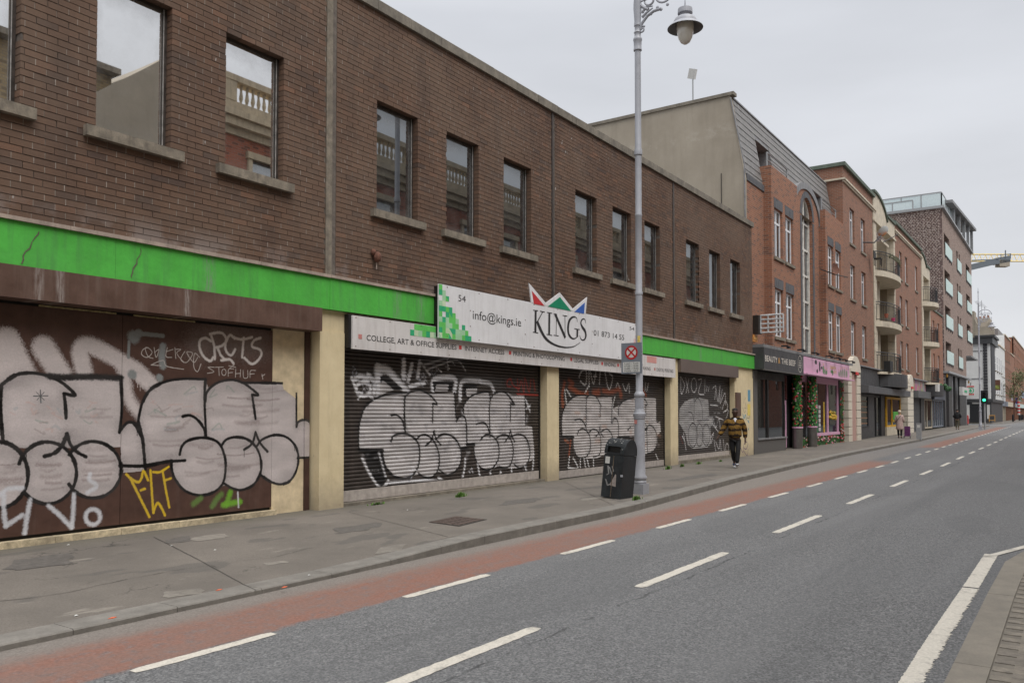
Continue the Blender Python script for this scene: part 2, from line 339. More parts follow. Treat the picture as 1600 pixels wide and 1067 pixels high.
def asphalt():
    m, t, b = newmat('worn asphalt'); P = pos(t)
    s = N(t, 'ShaderNodeSeparateXYZ'); t.links.new(P, s.inputs[0]); X, Y = s.outputs[0], s.outputs[1]
    big = noise(t, .35, 4, .6, P); fine = noise(t, 62, 2, .6, P); mid = noise(t, 17, 4, .8, P)
    c = mix(t, mrange(t, fine, .36, .64), (.06, .061, .063), (.255, .256, .258))
    c = mix(t, mrange(t, mid, .44, .60, 0, .6), c, (.085, .086, .089))
    c = mix(t, mrange(t, big, .35, .7, 0, .35), c, (.17, .173, .178))
    v = N(t, 'ShaderNodeTexVoronoi'); v.inputs['Scale'].default_value = 38; t.links.new(P, v.inputs['Vector'])
    spk = math_(t, 'MULTIPLY', mrange(t, v.outputs['Distance'], .10, .2, 1, 0), mrange(t, noise(t, 14, 2, .5, P), .56, .62))
    c = mix(t, spk, c, (.36, .33, .30))
    wt = noise(t, .7, 4, .6, scaled(t, P, (.12, 2.2, 1)))           # wheel tracks and tar seams along the street
    c = mix(t, mrange(t, wt, .48, .68, 0, .35), c, (.095, .097, .10)); c = mix(t, mrange(t, noise(t, .5, 4, .6, scaled(t, P, (.08, 1.6, 1))), .5, .66, 0, .4), c, (.185, .186, .188))
    ptc = noise(t, .28, 2, .4, scaled(t, P, (.6, 1.5, 1))); c = mix(t, mrange(t, ptc, .605, .612, 0, .3), c, (.11, .112, .115))       # re-laid patches
    c = mix(t, mrange(t, noise(t, 1.7, 3, .6, P), .72, .80, 0, .45), c, (.07, .07, .072))                                                # oil spots
    seam = math_(t, 'ABSOLUTE', math_(t, 'SUBTRACT', math_(t, 'ADD', Y, math_(t, 'MULTIPLY', math_(t, 'SUBTRACT', noise(t, 2.6, 5, .7, P), .5), .22)), -6.98))
    c = mix(t, math_(t, 'MULTIPLY', mrange(t, seam, .006, .022, .7, 0), mrange(t, noise(t, 2.2, 3, .7, P), .45, .6)), c, (.03, .031, .033))
    # red cycle lane surfacing, worn at its edges
    en = math_(t, 'MULTIPLY', math_(t, 'SUBTRACT', noise(t, 5.5, 6, .75, scaled(t, P, (.5, 1.3, 1))), .5), .34)
    yy = math_(t, 'SUBTRACT', math_(t, 'ADD', Y, en), math_(t, 'MULTIPLY', math_(t, 'MAXIMUM', math_(t, 'SUBTRACT', X, 16), 0.), .0075))
    lo = mrange(t, yy, -5.14, -5.07); hi = mrange(t, yy, -4.28, -4.05, 1, 0)
    xr = math_(t, 'MAXIMUM', mrange(t, math_(t, 'ADD', X, math_(t, 'MULTIPLY', en, 8)), 31, 33, 1, 0), math_(t, 'MULTIPLY', mrange(t, X, 44, 45.5), mrange(t, X, 100, 102, 1, 0)))
    red = math_(t, 'MULTIPLY', math_(t, 'MULTIPLY', lo, hi), xr)
    redc = mix(t, mrange(t, noise(t, 40, 4, .7, P), .3, .7), (.175, .088, .066), (.29, .150, .115))
    redc = mix(t, mrange(t, noise(t, 1.6, 5, .7, scaled(t, P, (.4, 1.6, 1))), .40, .72, .0, .55), redc, (.175, .15, .135))
    c = mix(t, math_(t, 'MULTIPLY', red, mrange(t, noise(t, 9, 5, .7, P), .34, .5, .45, 1)), c, redc)
    gut = math_(t, 'MULTIPLY', mrange(t, yy, -4.42, -4.1), mrange(t, Y, -2.0, -1.8, 1, 0))
    c = mix(t, math_(t, 'MULTIPLY', gut, mrange(t, X, 22, 40, .85, .35)), c, mix(t, mrange(t, fine, .3, .7), (.17, .15, .13), (.25, .22, .195)))
    t.links.new(c, b.inputs['Base Color']); b.inputs['Roughness'].default_value = .85; setspec(b, .3)
    bump(t, b, math_(t, 'ADD', mid, fine), .008, .7); return m
M_asph = asphalt()
def pavemat():
    m, t, b = newmat('pavement concrete'); P = pos(t)
    c = mix(t, mrange(t, noise(t, 60, 4, .7, P), .3, .7), (.135, .120, .104), (.235, .210, .184))
    c = mix(t, mrange(t, noise(t, .55, 5, .65, P), .38, .62, 0, .7), c, (.125, .113, .10))
    c = mix(t, mrange(t, noise(t, 1.4, 3, .55, scaled(t, P, (.5, 1, 1))), .60, .63, 0, .5), c, (.095, .090, .085))      # patched repairs
    c = mix(t, mrange(t, noise(t, 1.9, 5, .6, scaled(t, P, (.6, 1.6, 1))), .64, .72, 0, .55), c, (.33, .30, .26))       # pale scuffs
    v = N(t, 'ShaderNodeTexVoronoi'); v.inputs['Scale'].default_value = 9; t.links.new(P, v.inputs['Vector'])
    c = mix(t, mrange(t, v.outputs['Distance'], .07, .11, .6, 0), c, (.10, .092, .085))                                   # gum spots
    v = N(t, 'ShaderNodeTexVoronoi', feature='DISTANCE_TO_EDGE'); v.inputs['Scale'].default_value = .55
    wn = N(t, 'ShaderNodeVectorMath', operation='ADD'); t.links.new(P, wn.inputs[0])
    nn = N(t, 'ShaderNodeTexNoise'); nn.inputs['Scale'].default_value = 2.5; nn.inputs['Detail'].default_value = 5; t.links.new(P, nn.inputs['Vector']); t.links.new(nn.outputs['Color'], wn.inputs[1]); t.links.new(wn.outputs[0], v.inputs['Vector'])
    ck = math_(t, 'MULTIPLY', mrange(t, v.outputs['Distance'], .0, .012, 1, 0), mrange(t, noise(t, .6, 2, .5, P), .60, .66))
    c = mix(t, ck, c, (.06, .055, .05))
    s = N(t, 'ShaderNodeSeparateXYZ'); t.links.new(P, s.inputs[0])
    wall_ = math_(t, 'MULTIPLY', mrange(t, math_(t, 'ADD', s.outputs[1], math_(t, 'MULTIPLY', noise(t, 2.5, 4, .6, P), .5)), -.28, .35), .55)
    c = mix(t, wall_, c, (.10, .095, .07))                                                                            # algae and dirt along the wall foot
    t.links.new(c, b.inputs['Base Color']); b.inputs['Roughness'].default_value = .9; setspec(b, .25)
    bump(t, b, noise(t, 70, 4, .7, P), .005, .6); return m
M_pave = pavemat()
M_kerb = mat('granite kerb', (.20, .187, .168), .85, .2, 5, .2, (.10, .09, .08), bmp=.003, grime=.5)
M_soil = mat('town ground', (.12, .12, .115), .95)
def linemat():
    m, t, b = newmat('worn road paint'); P = pos(t)
    c = mix(t, mrange(t, noise(t, 45, 4, .7, P), .3, .7), (.48, .45, .39), (.66, .62, .55))
    c = mix(t, mrange(t, noise(t, 5, 6, .8, P), .52, .68, 0, .8), c, (.24, .23, .21))
    t.links.new(c, b.inputs['Base Color']); b.inputs['Roughness'].default_value = .75; setspec(b, .3); bump(t, b, noise(t, 60, 4, .7, P), .003, .6); return m
M_line = linemat()

MB().quad((-600,-700,-1.2),(1400,-700,-1.2),(1400,700,-1.2),(-600,700,-1.2)).build('ground', M_soil, kind='structure')
mb = MB(); xs = xrange_(-30, 420, 5)
for a, b in zip(xs, xs[1:]): mb.quad((a,-60,g(a)+ROADZ),(b,-60,g(b)+ROADZ),(b,60,g(b)+ROADZ),(a,60,g(a)+ROADZ))
mb.build('road', M_asph, kind='structure')

# pavement in front of the buildings: dips to a dropped kerb on the left
def pavement(name, xa, xb, corner_a=False, corner_b=False):
    mb = MB(); xs = xrange_(xa, xb, .5 if xb < 120 else 4)
    if corner_b: xs = [x for x in xs if x < xb-2.4]+[xb-2.4*math.cos(math.pi/2*i/8) for i in range(9)][:]
    if corner_a: xs = [xa+2.4-2.4*math.cos(math.pi/2*i/8) for i in range(9)]+[x for x in xs if x > xa+2.4]
    def ky(x):
        k = kerb(min(x, 104)) if xa < 120 else 8.3-YC
        if corner_b and x > xb-2.4: u = (x-(xb-2.4))/2.4; k += 2.4*(1-math.sqrt(max(0, 1-u*u)))
        if corner_a and x < xa+2.4: u = ((xa+2.4)-x)/2.4; k += 2.4*(1-math.sqrt(max(0, 1-u*u)))
        return k
    fr = (0, .12, .3, .6, 1)
    P = [[(x, ky(x)+.3+(.9-ky(x)-.3)*f, g(x)+(interp(DIP, x) if xa < 50 else 0)*(1-f)**2) for f in fr] for x in xs]
    for i in range(len(P)-1):
        for k in range(4): mb.quad(P[i][k], P[i+1][k], P[i+1][k+1], P[i][k+1])
    for i in range(len(P)-1): a, b = P[i][4], P[i+1][4]; mb.quad(a, b, (b[0], 14, b[2]), (a[0], 14, a[2]))
    e = P[-1]; mb.poly([p for p in e]+[(e[-1][0], 14, e[-1][2]), (e[-1][0], 14, -1), (e[0][0], e[0][1], -1)])
    pv = mb.build(name, M_pave, kind='structure')
    # kerb stones, one by one
    L_ = .9; x = xa; n = 0; st = MB()
    def stone(x0, x1):
        mb = MB(); d = .006
        y0, y1 = ky(x0), ky(x1); z0, z1 = [g(q)+(interp(DIP, q) if xa < 50 else 0)+.002 for q in (x0, x1)]; b0, b1 = g(x0)-.3, g(x1)-.3
        x0 += d; c = .012; w_ = .3
        A = [(x0, y0, b0), (x0, y0, z0-c), (x0, y0+c, z0), (x0, y0+w_, z0), (x0, y0+w_, b0)]
        B = [(x1, y1, b1), (x1, y1, z1-c), (x1, y1+c, z1), (x1, y1+w_, z1), (x1, y1+w_, b1)]
        n = len(mb.v); mb.v += A+B; mb.f += [(n+4,n+3,n+2,n+1,n), (n+5,n+6,n+7,n+8,n+9)]+[(n+i, n+(i+1) % 5, n+5+(i+1) % 5, n+5+i) for i in range(5)]
        return mb
    rest = MB()
    while x < xb-.3:
        x1 = min(x+L_, xb)
        s = stone(x, x1)
        if x > 2 and x < 108 and xa < 50: s.build('kerb_stone', M_kerb, pv)
        else: n_ = len(rest.v); rest.v += s.v; rest.f += [tuple(i+n_ for i in f) for f in s.f]
        x = x1
    rest.build('kerb_stones', M_kerb, pv, kind='stuff')
    return pv
PV = pavement('pavement', -20, 109, corner_b=True)
PV2 = pavement('far_pavement', 131, 400, corner_a=True)
pz = lambda x, y: g(x)+interp(DIP, x)*(1-min(1, max(0, (y-kerb(x)-.3)/(.6-kerb(x)))))**2
M_joint = mat('dark joint', (.06, .055, .05), .95)
def groundline(pts, wd, m, name, parent, dz=.004, jit=.3):
    mb = MB(); P = []
    for (x0, y0), (x1, y1) in zip(pts, pts[1:]):
        n = max(2, int(math.hypot(x1-x0, y1-y0)/.12))
        for i in range(n): t = i/n; P.append((x0+(x1-x0)*t+rng.uniform(-1, 1)*wd*jit, y0+(y1-y0)*t+rng.uniform(-1, 1)*wd*jit))
    P.append(pts[-1])
    for i in range(len(P)-1):
        a, b = Vector(P[i]), Vector(P[i+1]); d = (b-a).normalized(); nn = Vector((-d.y, d.x))*wd/2*(1-rng.random()*jit)
        mb.poly([(q.x, q.y, pz(q.x, q.y)+dz) for q in (a-nn, b-nn, b+nn, a+nn)])
    return mb.build(name, m, parent)
# a long crack and the bay joints of the paving
pts = [GP(x, y)[:2] for x, y in ((0, 931), (50, 926), (110, 917), (150, 908), (200, 898), (270, 885), (330, 877), (345, 881))]
groundline(pts, .012, M_joint, 'crack', PV, jit=.9)
groundline([GP(x, y)[:2] for x, y in ((340, 872), (420, 866), (480, 852), (500, 850))], .008, M_joint, 'crack', PV, jit=.9)
for a, b in (((240, 838), (400, 910)), ((545, 800), (700, 838)), ((880, 752), (960, 790)), ((1060, 735), (1120, 752))):
    groundline([GP(*a)[:2], GP(*b)[:2]], .010, M_joint, 'paving_joint', PV, jit=.25)
def patch(px, py, wpx, hpx, m, name='repair_patch'):
    P = []; n = 18
    for i in range(n):
        a = 2*math.pi*i/n; q = rng.uniform(.72, 1.12); c_, s_ = math.cos(a), math.sin(a); c_ = math.copysign(abs(c_)**.6, c_); s_ = math.copysign(abs(s_)**.6, s_)
        x, y, z = GP(px+wpx/2*c_*q, py+hpx/2*s_*q-(c_*wpx*.06)); P.append((x, y, pz(x, y)+.003))
    return MB().poly(P[::-1]).build(name, m, PV)
M_pdk = mat('dark repair concrete', (.118, .108, .098), .92, .25, 14, bmp=.004, grime=.3); M_plt = mat('pale scuffed concrete', (.225, .205, .178), .92, .2, 12, bmp=.003, grime=.5)
for a in ((62, 876, 120, 17, M_pdk), (278, 842, 44, 9, M_pdk), (560, 824, 80, 10, M_pdk), (1085, 745, 80, 5, M_pdk), (815, 783, 70, 7, M_pdk), (330, 838, 60, 7, M_plt), (285, 915, 70, 9, M_plt), (610, 852, 52, 9, M_plt), (925, 779, 40, 4, M_plt), (430, 872, 40, 4, M_plt)): patch(*a)
# iron cover plate let into its own concrete surround
M_iron = mat('rusty iron cover', (.085, .06, .05), .75, .35, 14, bmp=.004)
cv = thing('inspection_cover', 'rusty brown rectangular iron cover let into the pavement before the long roller shutter', 'inspection cover', (9.7, -2.78, 0))
cvp = [GP(*p)[:2] for p in ((676, 816), (712, 807), (757, 811), (722, 822))]
mb = MB(); mb.prism([(x, y, .004) for x, y in [(9.28, -3.12), (10.12, -3.0), (10.08, -2.38), (9.4, -2.46)]], (0, 0, .004)); mb.build('frame', M_joint, cv)
mb = MB()
for i in range(6):
    for k in range(4):
        fx = lambda u, v: ((9.31+u*.78)+v*.06, -3.09+v*.60+u*.1)
        a = fx(i/6+.012, k/4+.02); b = fx((i+1)/6-.012, k/4+.02); c = fx((i+1)/6-.012, (k+1)/4-.02); d = fx(i/6+.012, (k+1)/4-.02)
        mb.prism([(p[0], p[1], .008) for p in (a, b, c, d)], (0, 0, .004))
mb.build('plate', M_iron, cv, kind='stuff')

# painted markings with worn, uneven edges
MK = thing('lane_markings', 'white dashed lines painted along the street', 'road markings'); MK['kind'] = 'structure'; del MK['category']; del MK['label']
def dash(pts_in, wd, name='dash'):            # 2 points on the road, width
    (x0, y0), (x1, y1) = pts_in; n = max(4, int((x1-x0)/.07)); mb = MB(); lo, hi = [], []
    for i in range(n+1):
        t = i/n; x = x0+(x1-x0)*t; y = y0+(y1-y0)*t; j = rng.uniform(-.006, .006) if x0 < 20 else 0
        j2 = rng.uniform(-.006, .006) if x0 < 20 else 0; en = .7 if i in (0, n) else 1
        lo.append((x, y-wd/2*en+j, g(x)+ROADZ+.004)); hi.append((x, y+wd/2*en+j2, g(x)+ROADZ+.004))
    mb.v = lo+hi; mb.f = [(i, i+1, n+2+i, n+1+i) for i in range(n)]
    return mb.build(name, M_line, MK)
lane = [(3.15, 4.32), (5.85, 7.18), (8.72, 10.08), (11.5, 12.78), (14.15, 15.5), (17.0, 18.3)]
x = 20.0
while x < 104: lane.append((x, x+1.3)); x += 2.8
for a, b in lane:
    f = lambda x: -5.16+max(0, x-18)*.0068
    dash(((a, f(a)), (b, f(b))), .105)
cen = [(2.6, 5.63), (7.5, 9.98), (12.02, 14.51), (16.66, 18.9), (21.2, 23.4)]
x = 25.8
while x < 200: cen.append((x, x+2.2)); x += 4.5
for a, b in cen: dash(((a, -6.77+max(0, a-20)*.004), (b, -6.77+max(0, b-20)*.004)), .12)
# white edge line and block paving of the corner on the right
near = [(0.0, .97, .81), (5.7, .965, .835), (6.8, .97, .83), (9.3, .955, .81), (11.68, .95, .80)]
mb = MB(); lo = []; hi = []
for x in xrange_(0, 11.68, .018):
    jit = rng.uniform(-.012, .02) if x < 9.3 else rng.uniform(0, .012)
    lo.append((x, interp([(a, b) for a, b, c in near], x)-YC+rng.uniform(-.004, .004), ROADZ+.004)); hi.append((x, interp([(a, c) for a, b, c in near], x)-YC+jit, ROADZ+.004))
n = len(lo); mb.v = lo+hi; mb.f = [(n+i, n+i+1, i+1, i) for i in range(n-1) if abs(lo[i][0]-9.32) > .03]; mb.build('edge_line', M_line, MK)
mb = MB(); mb.poly([(11.45, .95-YC, ROADZ+.008), (11.6, .81-YC, ROADZ+.008), (12.9, .42-YC, ROADZ+.008), (18, -1.4-YC, ROADZ+.008), (18, -1.22-YC, ROADZ+.008), (12.8, .55-YC, ROADZ+.008), (11.75, .86-YC, ROADZ+.008)]); mb.build('edge_line', M_line, MK)
corner = [(-20, .72), (9.1, .72), (11.15, .70), (12.4, .52), (13.6, .1), (14.6, -.7), (15.2, -2.2), (15.2, -3.9)]
M_kflat = mat('flat concrete kerb', (.225, .203, .17), .85, .15, 6, bmp=.003, grime=.25)
M_bed = mat('paving bed', (.17, .153, .128), .95)
cp = MB(); cp.poly([(x, y-YC, ROADZ+.004) for x, y in corner][::-1]+[(-20, -3.9-YC, ROADZ+.004)]); CPV = cp.build('corner_pavement', M_bed, kind='structure')
inner = [(x-(0 if x < 10 else (x-10)*.12), y-.22) for x, y in corner[:-1]]+[(14.6, -3.9)]
def dens(P, s):
    o = []
    for a, b in zip(P, P[1:]):
        n = max(1, int(math.hypot(b[0]-a[0], b[1]-a[1])/s)); o += [(a[0]+(b[0]-a[0])*i/n, a[1]+(b[1]-a[1])*i/n) for i in range(n)]
    return o+[P[-1]]
segs = list(zip(corner, corner[1:], inner, inner[1:]))
for a, b, c, d in segs:
    n = max(1, int(math.hypot(b[0]-a[0], b[1]-a[1])/2.6))
    for i in range(n):
        if a[0]+(b[0]-a[0])*i/n < 1.5: continue
        lp = lambda p, q, t: (p[0]+(q[0]-p[0])*t, p[1]+(q[1]-p[1])*t-YC, ROADZ+.006)
        t0, t1 = i/n, (i+1)/n-.0003; MB().prism([lp(a, b, t0), lp(a, b, t1), lp(c, d, t1), lp(c, d, t0)][::-1], (0, 0, .006)).build('kerb_stone', M_kflat, CPV)
M_paver = []
for i in range(3):
    c0 = [(.205, .183, .152), (.185, .165, .14), (.22, .196, .163)][i]
    m = mat('paver %d' % i, c0, .9, .3, 12, bmp=.004); M_paver.append(m)
pm = []
for m in M_paver:
    b_ = MB().box(.001, .109, .001, .239, 0, .005); o = b_.build('tmp', m); pm.append(o.data); bpy.data.objects.remove(o)
rest = MB(); cnt = 0
for i in range(-20, 100):
    x = 2+i*.11
    for k in range(16):
        y = .49-.24*(k+1)-(.12 if i % 2 else 0)-YC
        lim = interp([(10.2, .49), (12.2, .30), (13.2, -.1), (14.2, -.9), (14.6, -2)], x)-YC
        if y+.24 > lim: continue
        if x > 4.5 and k < 5 and x < 11 and cnt < 290:
            o = bpy.data.objects.new('paver', pm[rng.randrange(3)]); COL.objects.link(o); o.parent = CPV; o.location = (x, y, ROADZ+.004+rng.uniform(0, .0008)); o.rotation_euler = (0, 0, rng.uniform(-.012, .012)); cnt += 1
        else: rest.box(x+.002, x+.108, y+.002, y+.238, ROADZ+.0045, ROADZ+.010)
rest.build('pavers', M_paver[0], CPV, kind='stuff')
# litter
M_or = mat('orange paint fleck', (.75, .16, .07), .6)
for px, py in ((174, 952), (341, 910), (443, 906)):
    x, y, z = GP(px, py); z = pz(x, y)
    MB().prism([(x-.035, y-.012, z+.004), (x+.01, y-.02, z+.004), (x+.045, y-.004, z+.004), (x+.012, y+.012, z+.004)], (0, 0, .004)).build('paint_fleck', M_or, PV)
M_wp = mat('white paper litter', (.6, .6, .58), .8)
for px, py in ((118, 949), (48, 850), (106, 851), (267, 851), (482, 888), (636, 797), (1010, 783), (335, 856)):
    x, y, z = GP(px, py); z = pz(x, y)
    tag(MB().prism([(x-.02, y-.014, z+.005), (x+.02, y-.01, z+.005), (x+.014, y+.016, z+.007)], (0, 0, .003)).build('litter', M_wp), 'tiny scrap of white litter lying on the pavement', 'litter', 'scraps of litter on the pavement')
# ------------------------------------------------------------------ the long brown brick shop building
SB = thing('shop_building', 'long two storey dark brown brick building with a green fascia band and graffitied shutters', 'building', (1, 0, 0))
ZB0, CO = 3.945, .0862
WIN = [(3.6, 4.72), (5.65, 6.72), (7.61, 8.70), (10.83, 11.96), (12.84, 13.92), (14.85, 15.97), (18.03, 19.15), (20.06, 21.20), (22.09, 23.18), (25.24, 26.34), (27.29, 28.35), (29.4, 30.46)]
WZ0, WZ1 = ZB0+CO*15.5+.0, ZB0+CO*39
WZ0 = 5.285; WZ1 = 7.307
PIER = [(9.60, 9.84), (16.87, 17.03), (24.15, 24.33)]
XE = 31.87
def nearbrick():
    m, t, b = newmat('dark brown brick'); P = pos(t)
    g1 = N(t, 'ShaderNodeNewGeometry'); oi = N(t, 'ShaderNodeObjectInfo')
    r = math_(t, 'FRACT', math_(t, 'ADD', g1.outputs['Random Per Island'], oi.outputs['Random']))
    cr_ = N(t, 'ShaderNodeValToRGB'); t.links.new(r, cr_.inputs[0]); q = cr_.color_ramp
    q.elements[0].position = 0; q.elements[0].color = (.070, .050, .043, 1); q.elements[1].position = 1; q.elements[1].color = (.235, .115, .068, 1)
    for p_, c in ((.1, (.102, .060, .042)), (.5, (.138, .079, .051)), (.85, (.152, .084, .052)), (.965, (.172, .092, .058))): e_ = q.elements.new(p_); e_.color = c4(c)
    c = mix(t, mrange(t, noise(t, 48, 4, .75, P), .35, .7, 0, .75), cr_.outputs[0], (.070, .042, .033)); c = mix(t, mrange(t, noise(t, 19, 3, .7, P), .55, .75, 0, .4), c, (.24, .135, .09))
    c = mix(t, mrange(t, noise(t, .45, 4, .6, P), .34, .66, 0, .6), c, (.176, .124, .092))      # lighter dusty areas
    c = mix(t, mrange(t, noise(t, .8, 5, .65, scaled(t, P, (2, 2, .35))), .52, .75, 0, .5), c, (.062, .045, .038))
    s = N(t, 'ShaderNodeSeparateXYZ'); t.links.new(P, s.inputs[0])
    eff = math_(t, 'MULTIPLY', mrange(t, s.outputs[2], 3.95, 4.3, 1, 0), mrange(t, noise(t, 1.3, 4, .6, P), .52, .62))
    c = mix(t, math_(t, 'MULTIPLY', eff, .55), c, (.28, .25, .24))                                 # salts above the fascia ledge
    bd = math_(t, 'MULTIPLY', mrange(t, noise(t, 6.5, 2, .5, scaled(t, P, (1.6, 1, .6))), .735, .76), .65)
    c = mix(t, bd, c, (.45, .43, .41))                                                            # bird droppings and drips
    t.links.new(c, b.inputs['Base Color']); b.inputs['Roughness'].default_value = .82; setspec(b, .3); bump(t, b, noise(t, 90, 4, .7, P), .004, .7)
    return m
M_brk = nearbrick()
g_ = .010
ops = [(a-g_, b+g_, WZ0-.02, WZ1+g_) for a, b in WIN]
mb = wall(1, XE, ZB0-.05, 8.93, .012, ops, reveal=.35)
for a, b in PIER: mb.box(a, b, .008, .011, ZB0, 8.9)
mb.build('mortar_backing', M_mort, SB)
near_, rest, ptg = [], MB(), MB()
for k in range(int((8.93-ZB0)/CO)+1):
    z0 = ZB0+k*CO; z1 = min(z0+CO-g_, 8.93)
    if z1-z0 < .03: continue
    x = 1.0-(.13 if k % 2 else 0)-(.02 if k % 5 == 0 else 0)
    while x < XE:
        a, b = max(x, 1.0), min(x+.25, XE); x += .26
        if rng.random() < .62 and b+.012 < XE and not any(h0-.03 < b+.005 < h1+.03 and (z1 > WZ0-.03 and z0 < WZ1+.01) for h0, h1 in WIN) and not any(h0-.02 < b < h1+.02 for h0, h1 in PIER): ptg.box(b+.0005, b+.0095, rng.uniform(-.001, .006), .012, z0+.001, z1)
        holes = [(w0, w1) for w0, w1 in WIN if z1 > WZ0+.01 and z0 < WZ1-.02]+PIER
        pcs = [(a, b)]
        for h0, h1 in holes:
            n_ = []
            for p, q in pcs:
                if q <= h0 or p >= h1: n_.append((p, q)); continue
                if p < h0: n_.append((p, h0))
                if q > h1: n_.append((h1, q))
            pcs = n_
        for p, q in pcs:
            if q-p < .025: continue
            deep = any(abs(p-h) < .002 or abs(q-h) < .002 for w_ in WIN for h in w_) or (abs(z0-WZ1) < CO and any(w0-.1 < p < w1+.1 or w0-.1 < q < w1+.1 for w0, w1 in WIN))
            dy = rng.uniform(-.003, .003); rec = (p, q, z0+rng.uniform(-.001, .001), z1, dy, .2 if deep else .05)
            if 4.42 < p and q < 6.8 and z0 < 8.2 and not deep and abs(q-p-.25) < .004 and (p < 5.6 or z1 < 5.15): near_.append(rec)
            else: rest.box(rec[0], rec[1], dy, rec[5], rec[2], rec[3])
near_.sort(key=lambda r: r[0]); 
for r in near_[298:]: rest.box(r[0], r[1], r[4], r[5], r[2], r[3])
o = MB().box(0, .25, 0, .05, 0, CO-g_).build('tmp', M_brk); bmesh_ = o.data; bpy.data.objects.remove(o)
for r in near_[:298]:
    o = bpy.data.objects.new('brick', bmesh_); COL.objects.link(o); o.parent = SB; o.location = (r[0]-1, r[4], r[2]); o.rotation_euler = (0, rng.uniform(-.004, .004), rng.uniform(-.008, .008))
rest.build('brickwork', M_brk, SB, kind='stuff'); ptg.build('pointing', mat('pale pointing', (.27, .235, .205), .95, .4, 6), SB, kind='stuff')
# structure behind the facade, coping, ledge, joint strips, fascia
mb = MB().box(1, XE, .36, .5, 2.9, 8.9).box(1, 1.1, .5, 11, 0, 8.9).box(XE-.1, XE, .5, 11, 0, 8.9).box(1, XE, 10.9, 11, 0, 8.9)
mb.build('inner_wall', M_floor, SB)
MB().box(1, XE, .4, 11, 8.6, 8.7).build('roof', M_slate, SB)
mb = MB(); x = .9
while x < XE+.1: mb.box(x, min(x+.9, XE+.12)-.008, -.06, .36, 8.932+.0, 9.12+rng.uniform(-.004, .004)); x += .9
mb.build('coping', M_cop, SB)
mb = MB(); x = .95
M_ledge = mat('pinkish stone ledge', (.36, .29, .245), .85, .2, 6, .4, bmp=.003)
while x < XE: mb.box(x, min(x+1.45, XE)-.006, -.11, .011, 3.885+rng.uniform(-.003, .003), 3.935+rng.uniform(-.003, .003)); x += 1.45
mb.build('ledge', M_ledge, SB)
for i, (a, b) in enumerate(PIER): MB().box(a+.003, a+(.135 if i == 0 else .075), -.015, .0075, ZB0, 8.925).build('joint_strip', M_conc if i == 0 else M_frame, SB)
[MB().box(a+.003, b, -.07+dy, .2, 3.355, 3.884).build('fascia_band', M_green, SB) for a, b, dy in ((1, 5.9, 0), (5.9, 9.65, .002), (9.65, 13.5, -.002), (13.5, 21.2, 0), (21.2, 24.7, .002), (24.7, 28.4, 0), (28.4, XE, .003))]
M_crack = mat('crack', (.12, .10, .08), .9)
for pts in ([(61, 362), (55, 371), (47, 388), (36, 400), (34, 412)], [(220, 388), (218, 400), (214, 412), (207, 427), (206, 434)]):
    P = [FP(*p, -.076) for p in pts]; P = [q for a, b in zip(P, P[1:]) for q in (a, ((a[0]+b[0])/2+rng.uniform(-.02, .02), (a[1]+b[1])/2+rng.uniform(-.008, .008)))]+[P[-1]]
    MB().ribbon(P, [rng.uniform(.008, .02) for _ in P], -.0755).build('crack', M_crack, SB)
# ground floor
MB().box(1, XE, .02, .24, 2.99, 3.354).build('lintel_wall', M_cream, SB)
PIL = [(9.50, 10.06), (16.66, 17.2), (23.9, 24.49)]
for a, b in PIL:
    mb = MB(); mb.box(a, b, 0, .35, -.05, 2.989); mb.build('pillar', M_cream, SB)
MB().box(29.76, XE, .0, .35, -.05, 2.989).build('end_wall', M_cream, SB)
MB().box(1, XE, .62, .7, -.05, 3).build('inner_wall', M_floor, SB)
def win_parts(root, x0, x1, z0, z1, y, mf=M_frame, mg=M_glass, fw=.05, bars=(), sill=True, sillm=M_conc, over=.15, sz=.14, sp=.1, name='window', label=None, dep=.05, sy0=None):
    mb = MB().box(x0, x0+fw, y, y+dep, z0, z1).box(x1-fw, x1, y, y+dep, z0, z1).box(x0+fw, x1-fw, y, y+dep, z0, z0+fw).box(x0+fw, x1-fw, y, y+dep, z1-fw, z1)
    for kind, v in bars:
        if kind == 'v': mb.box(x0+(x1-x0)*v-fw*.45, x0+(x1-x0)*v+fw*.45, y+.004, y+dep-.004, z0+fw, z1-fw)
        else: mb.box(x0+fw, x1-fw, y+.002, y+dep-.002, z0+(z1-z0)*v-fw*.5, z0+(z1-z0)*v+fw*.5)
    wn = mb.build(name, mf, root, label=label)
    MB().quad((x0+fw*.5, y+dep*.5, z0+fw*.5), (x1-fw*.5, y+dep*.5, z0+fw*.5), (x1-fw*.5, y+dep*.5, z1-fw*.5), (x0+fw*.5, y+dep*.5, z1-fw*.5)).build('pane', mg, wn)
    if sill: MB().box(x0-over, x1+over, (y-.13-sp) if sy0 is None else sy0, y+.02, z0-sz, z0-.001).build('sill', sillm, wn)
    return wn
M_alu = mat('light window edge', (.30, .29, .28), .6, .4, 9)
for i, (a, b) in enumerate(WIN):
    wn = win_parts(SB, a, b, WZ0, WZ1, .13, mg=M_glass if i < 3 else M_glassd, fw=.045, over=.16, sz=.14, sp=.09)
    MB().box(b-.058, b-.048, .118, .1295, WZ0+.02, WZ1-.02).build('edge_bead', M_alu, wn)

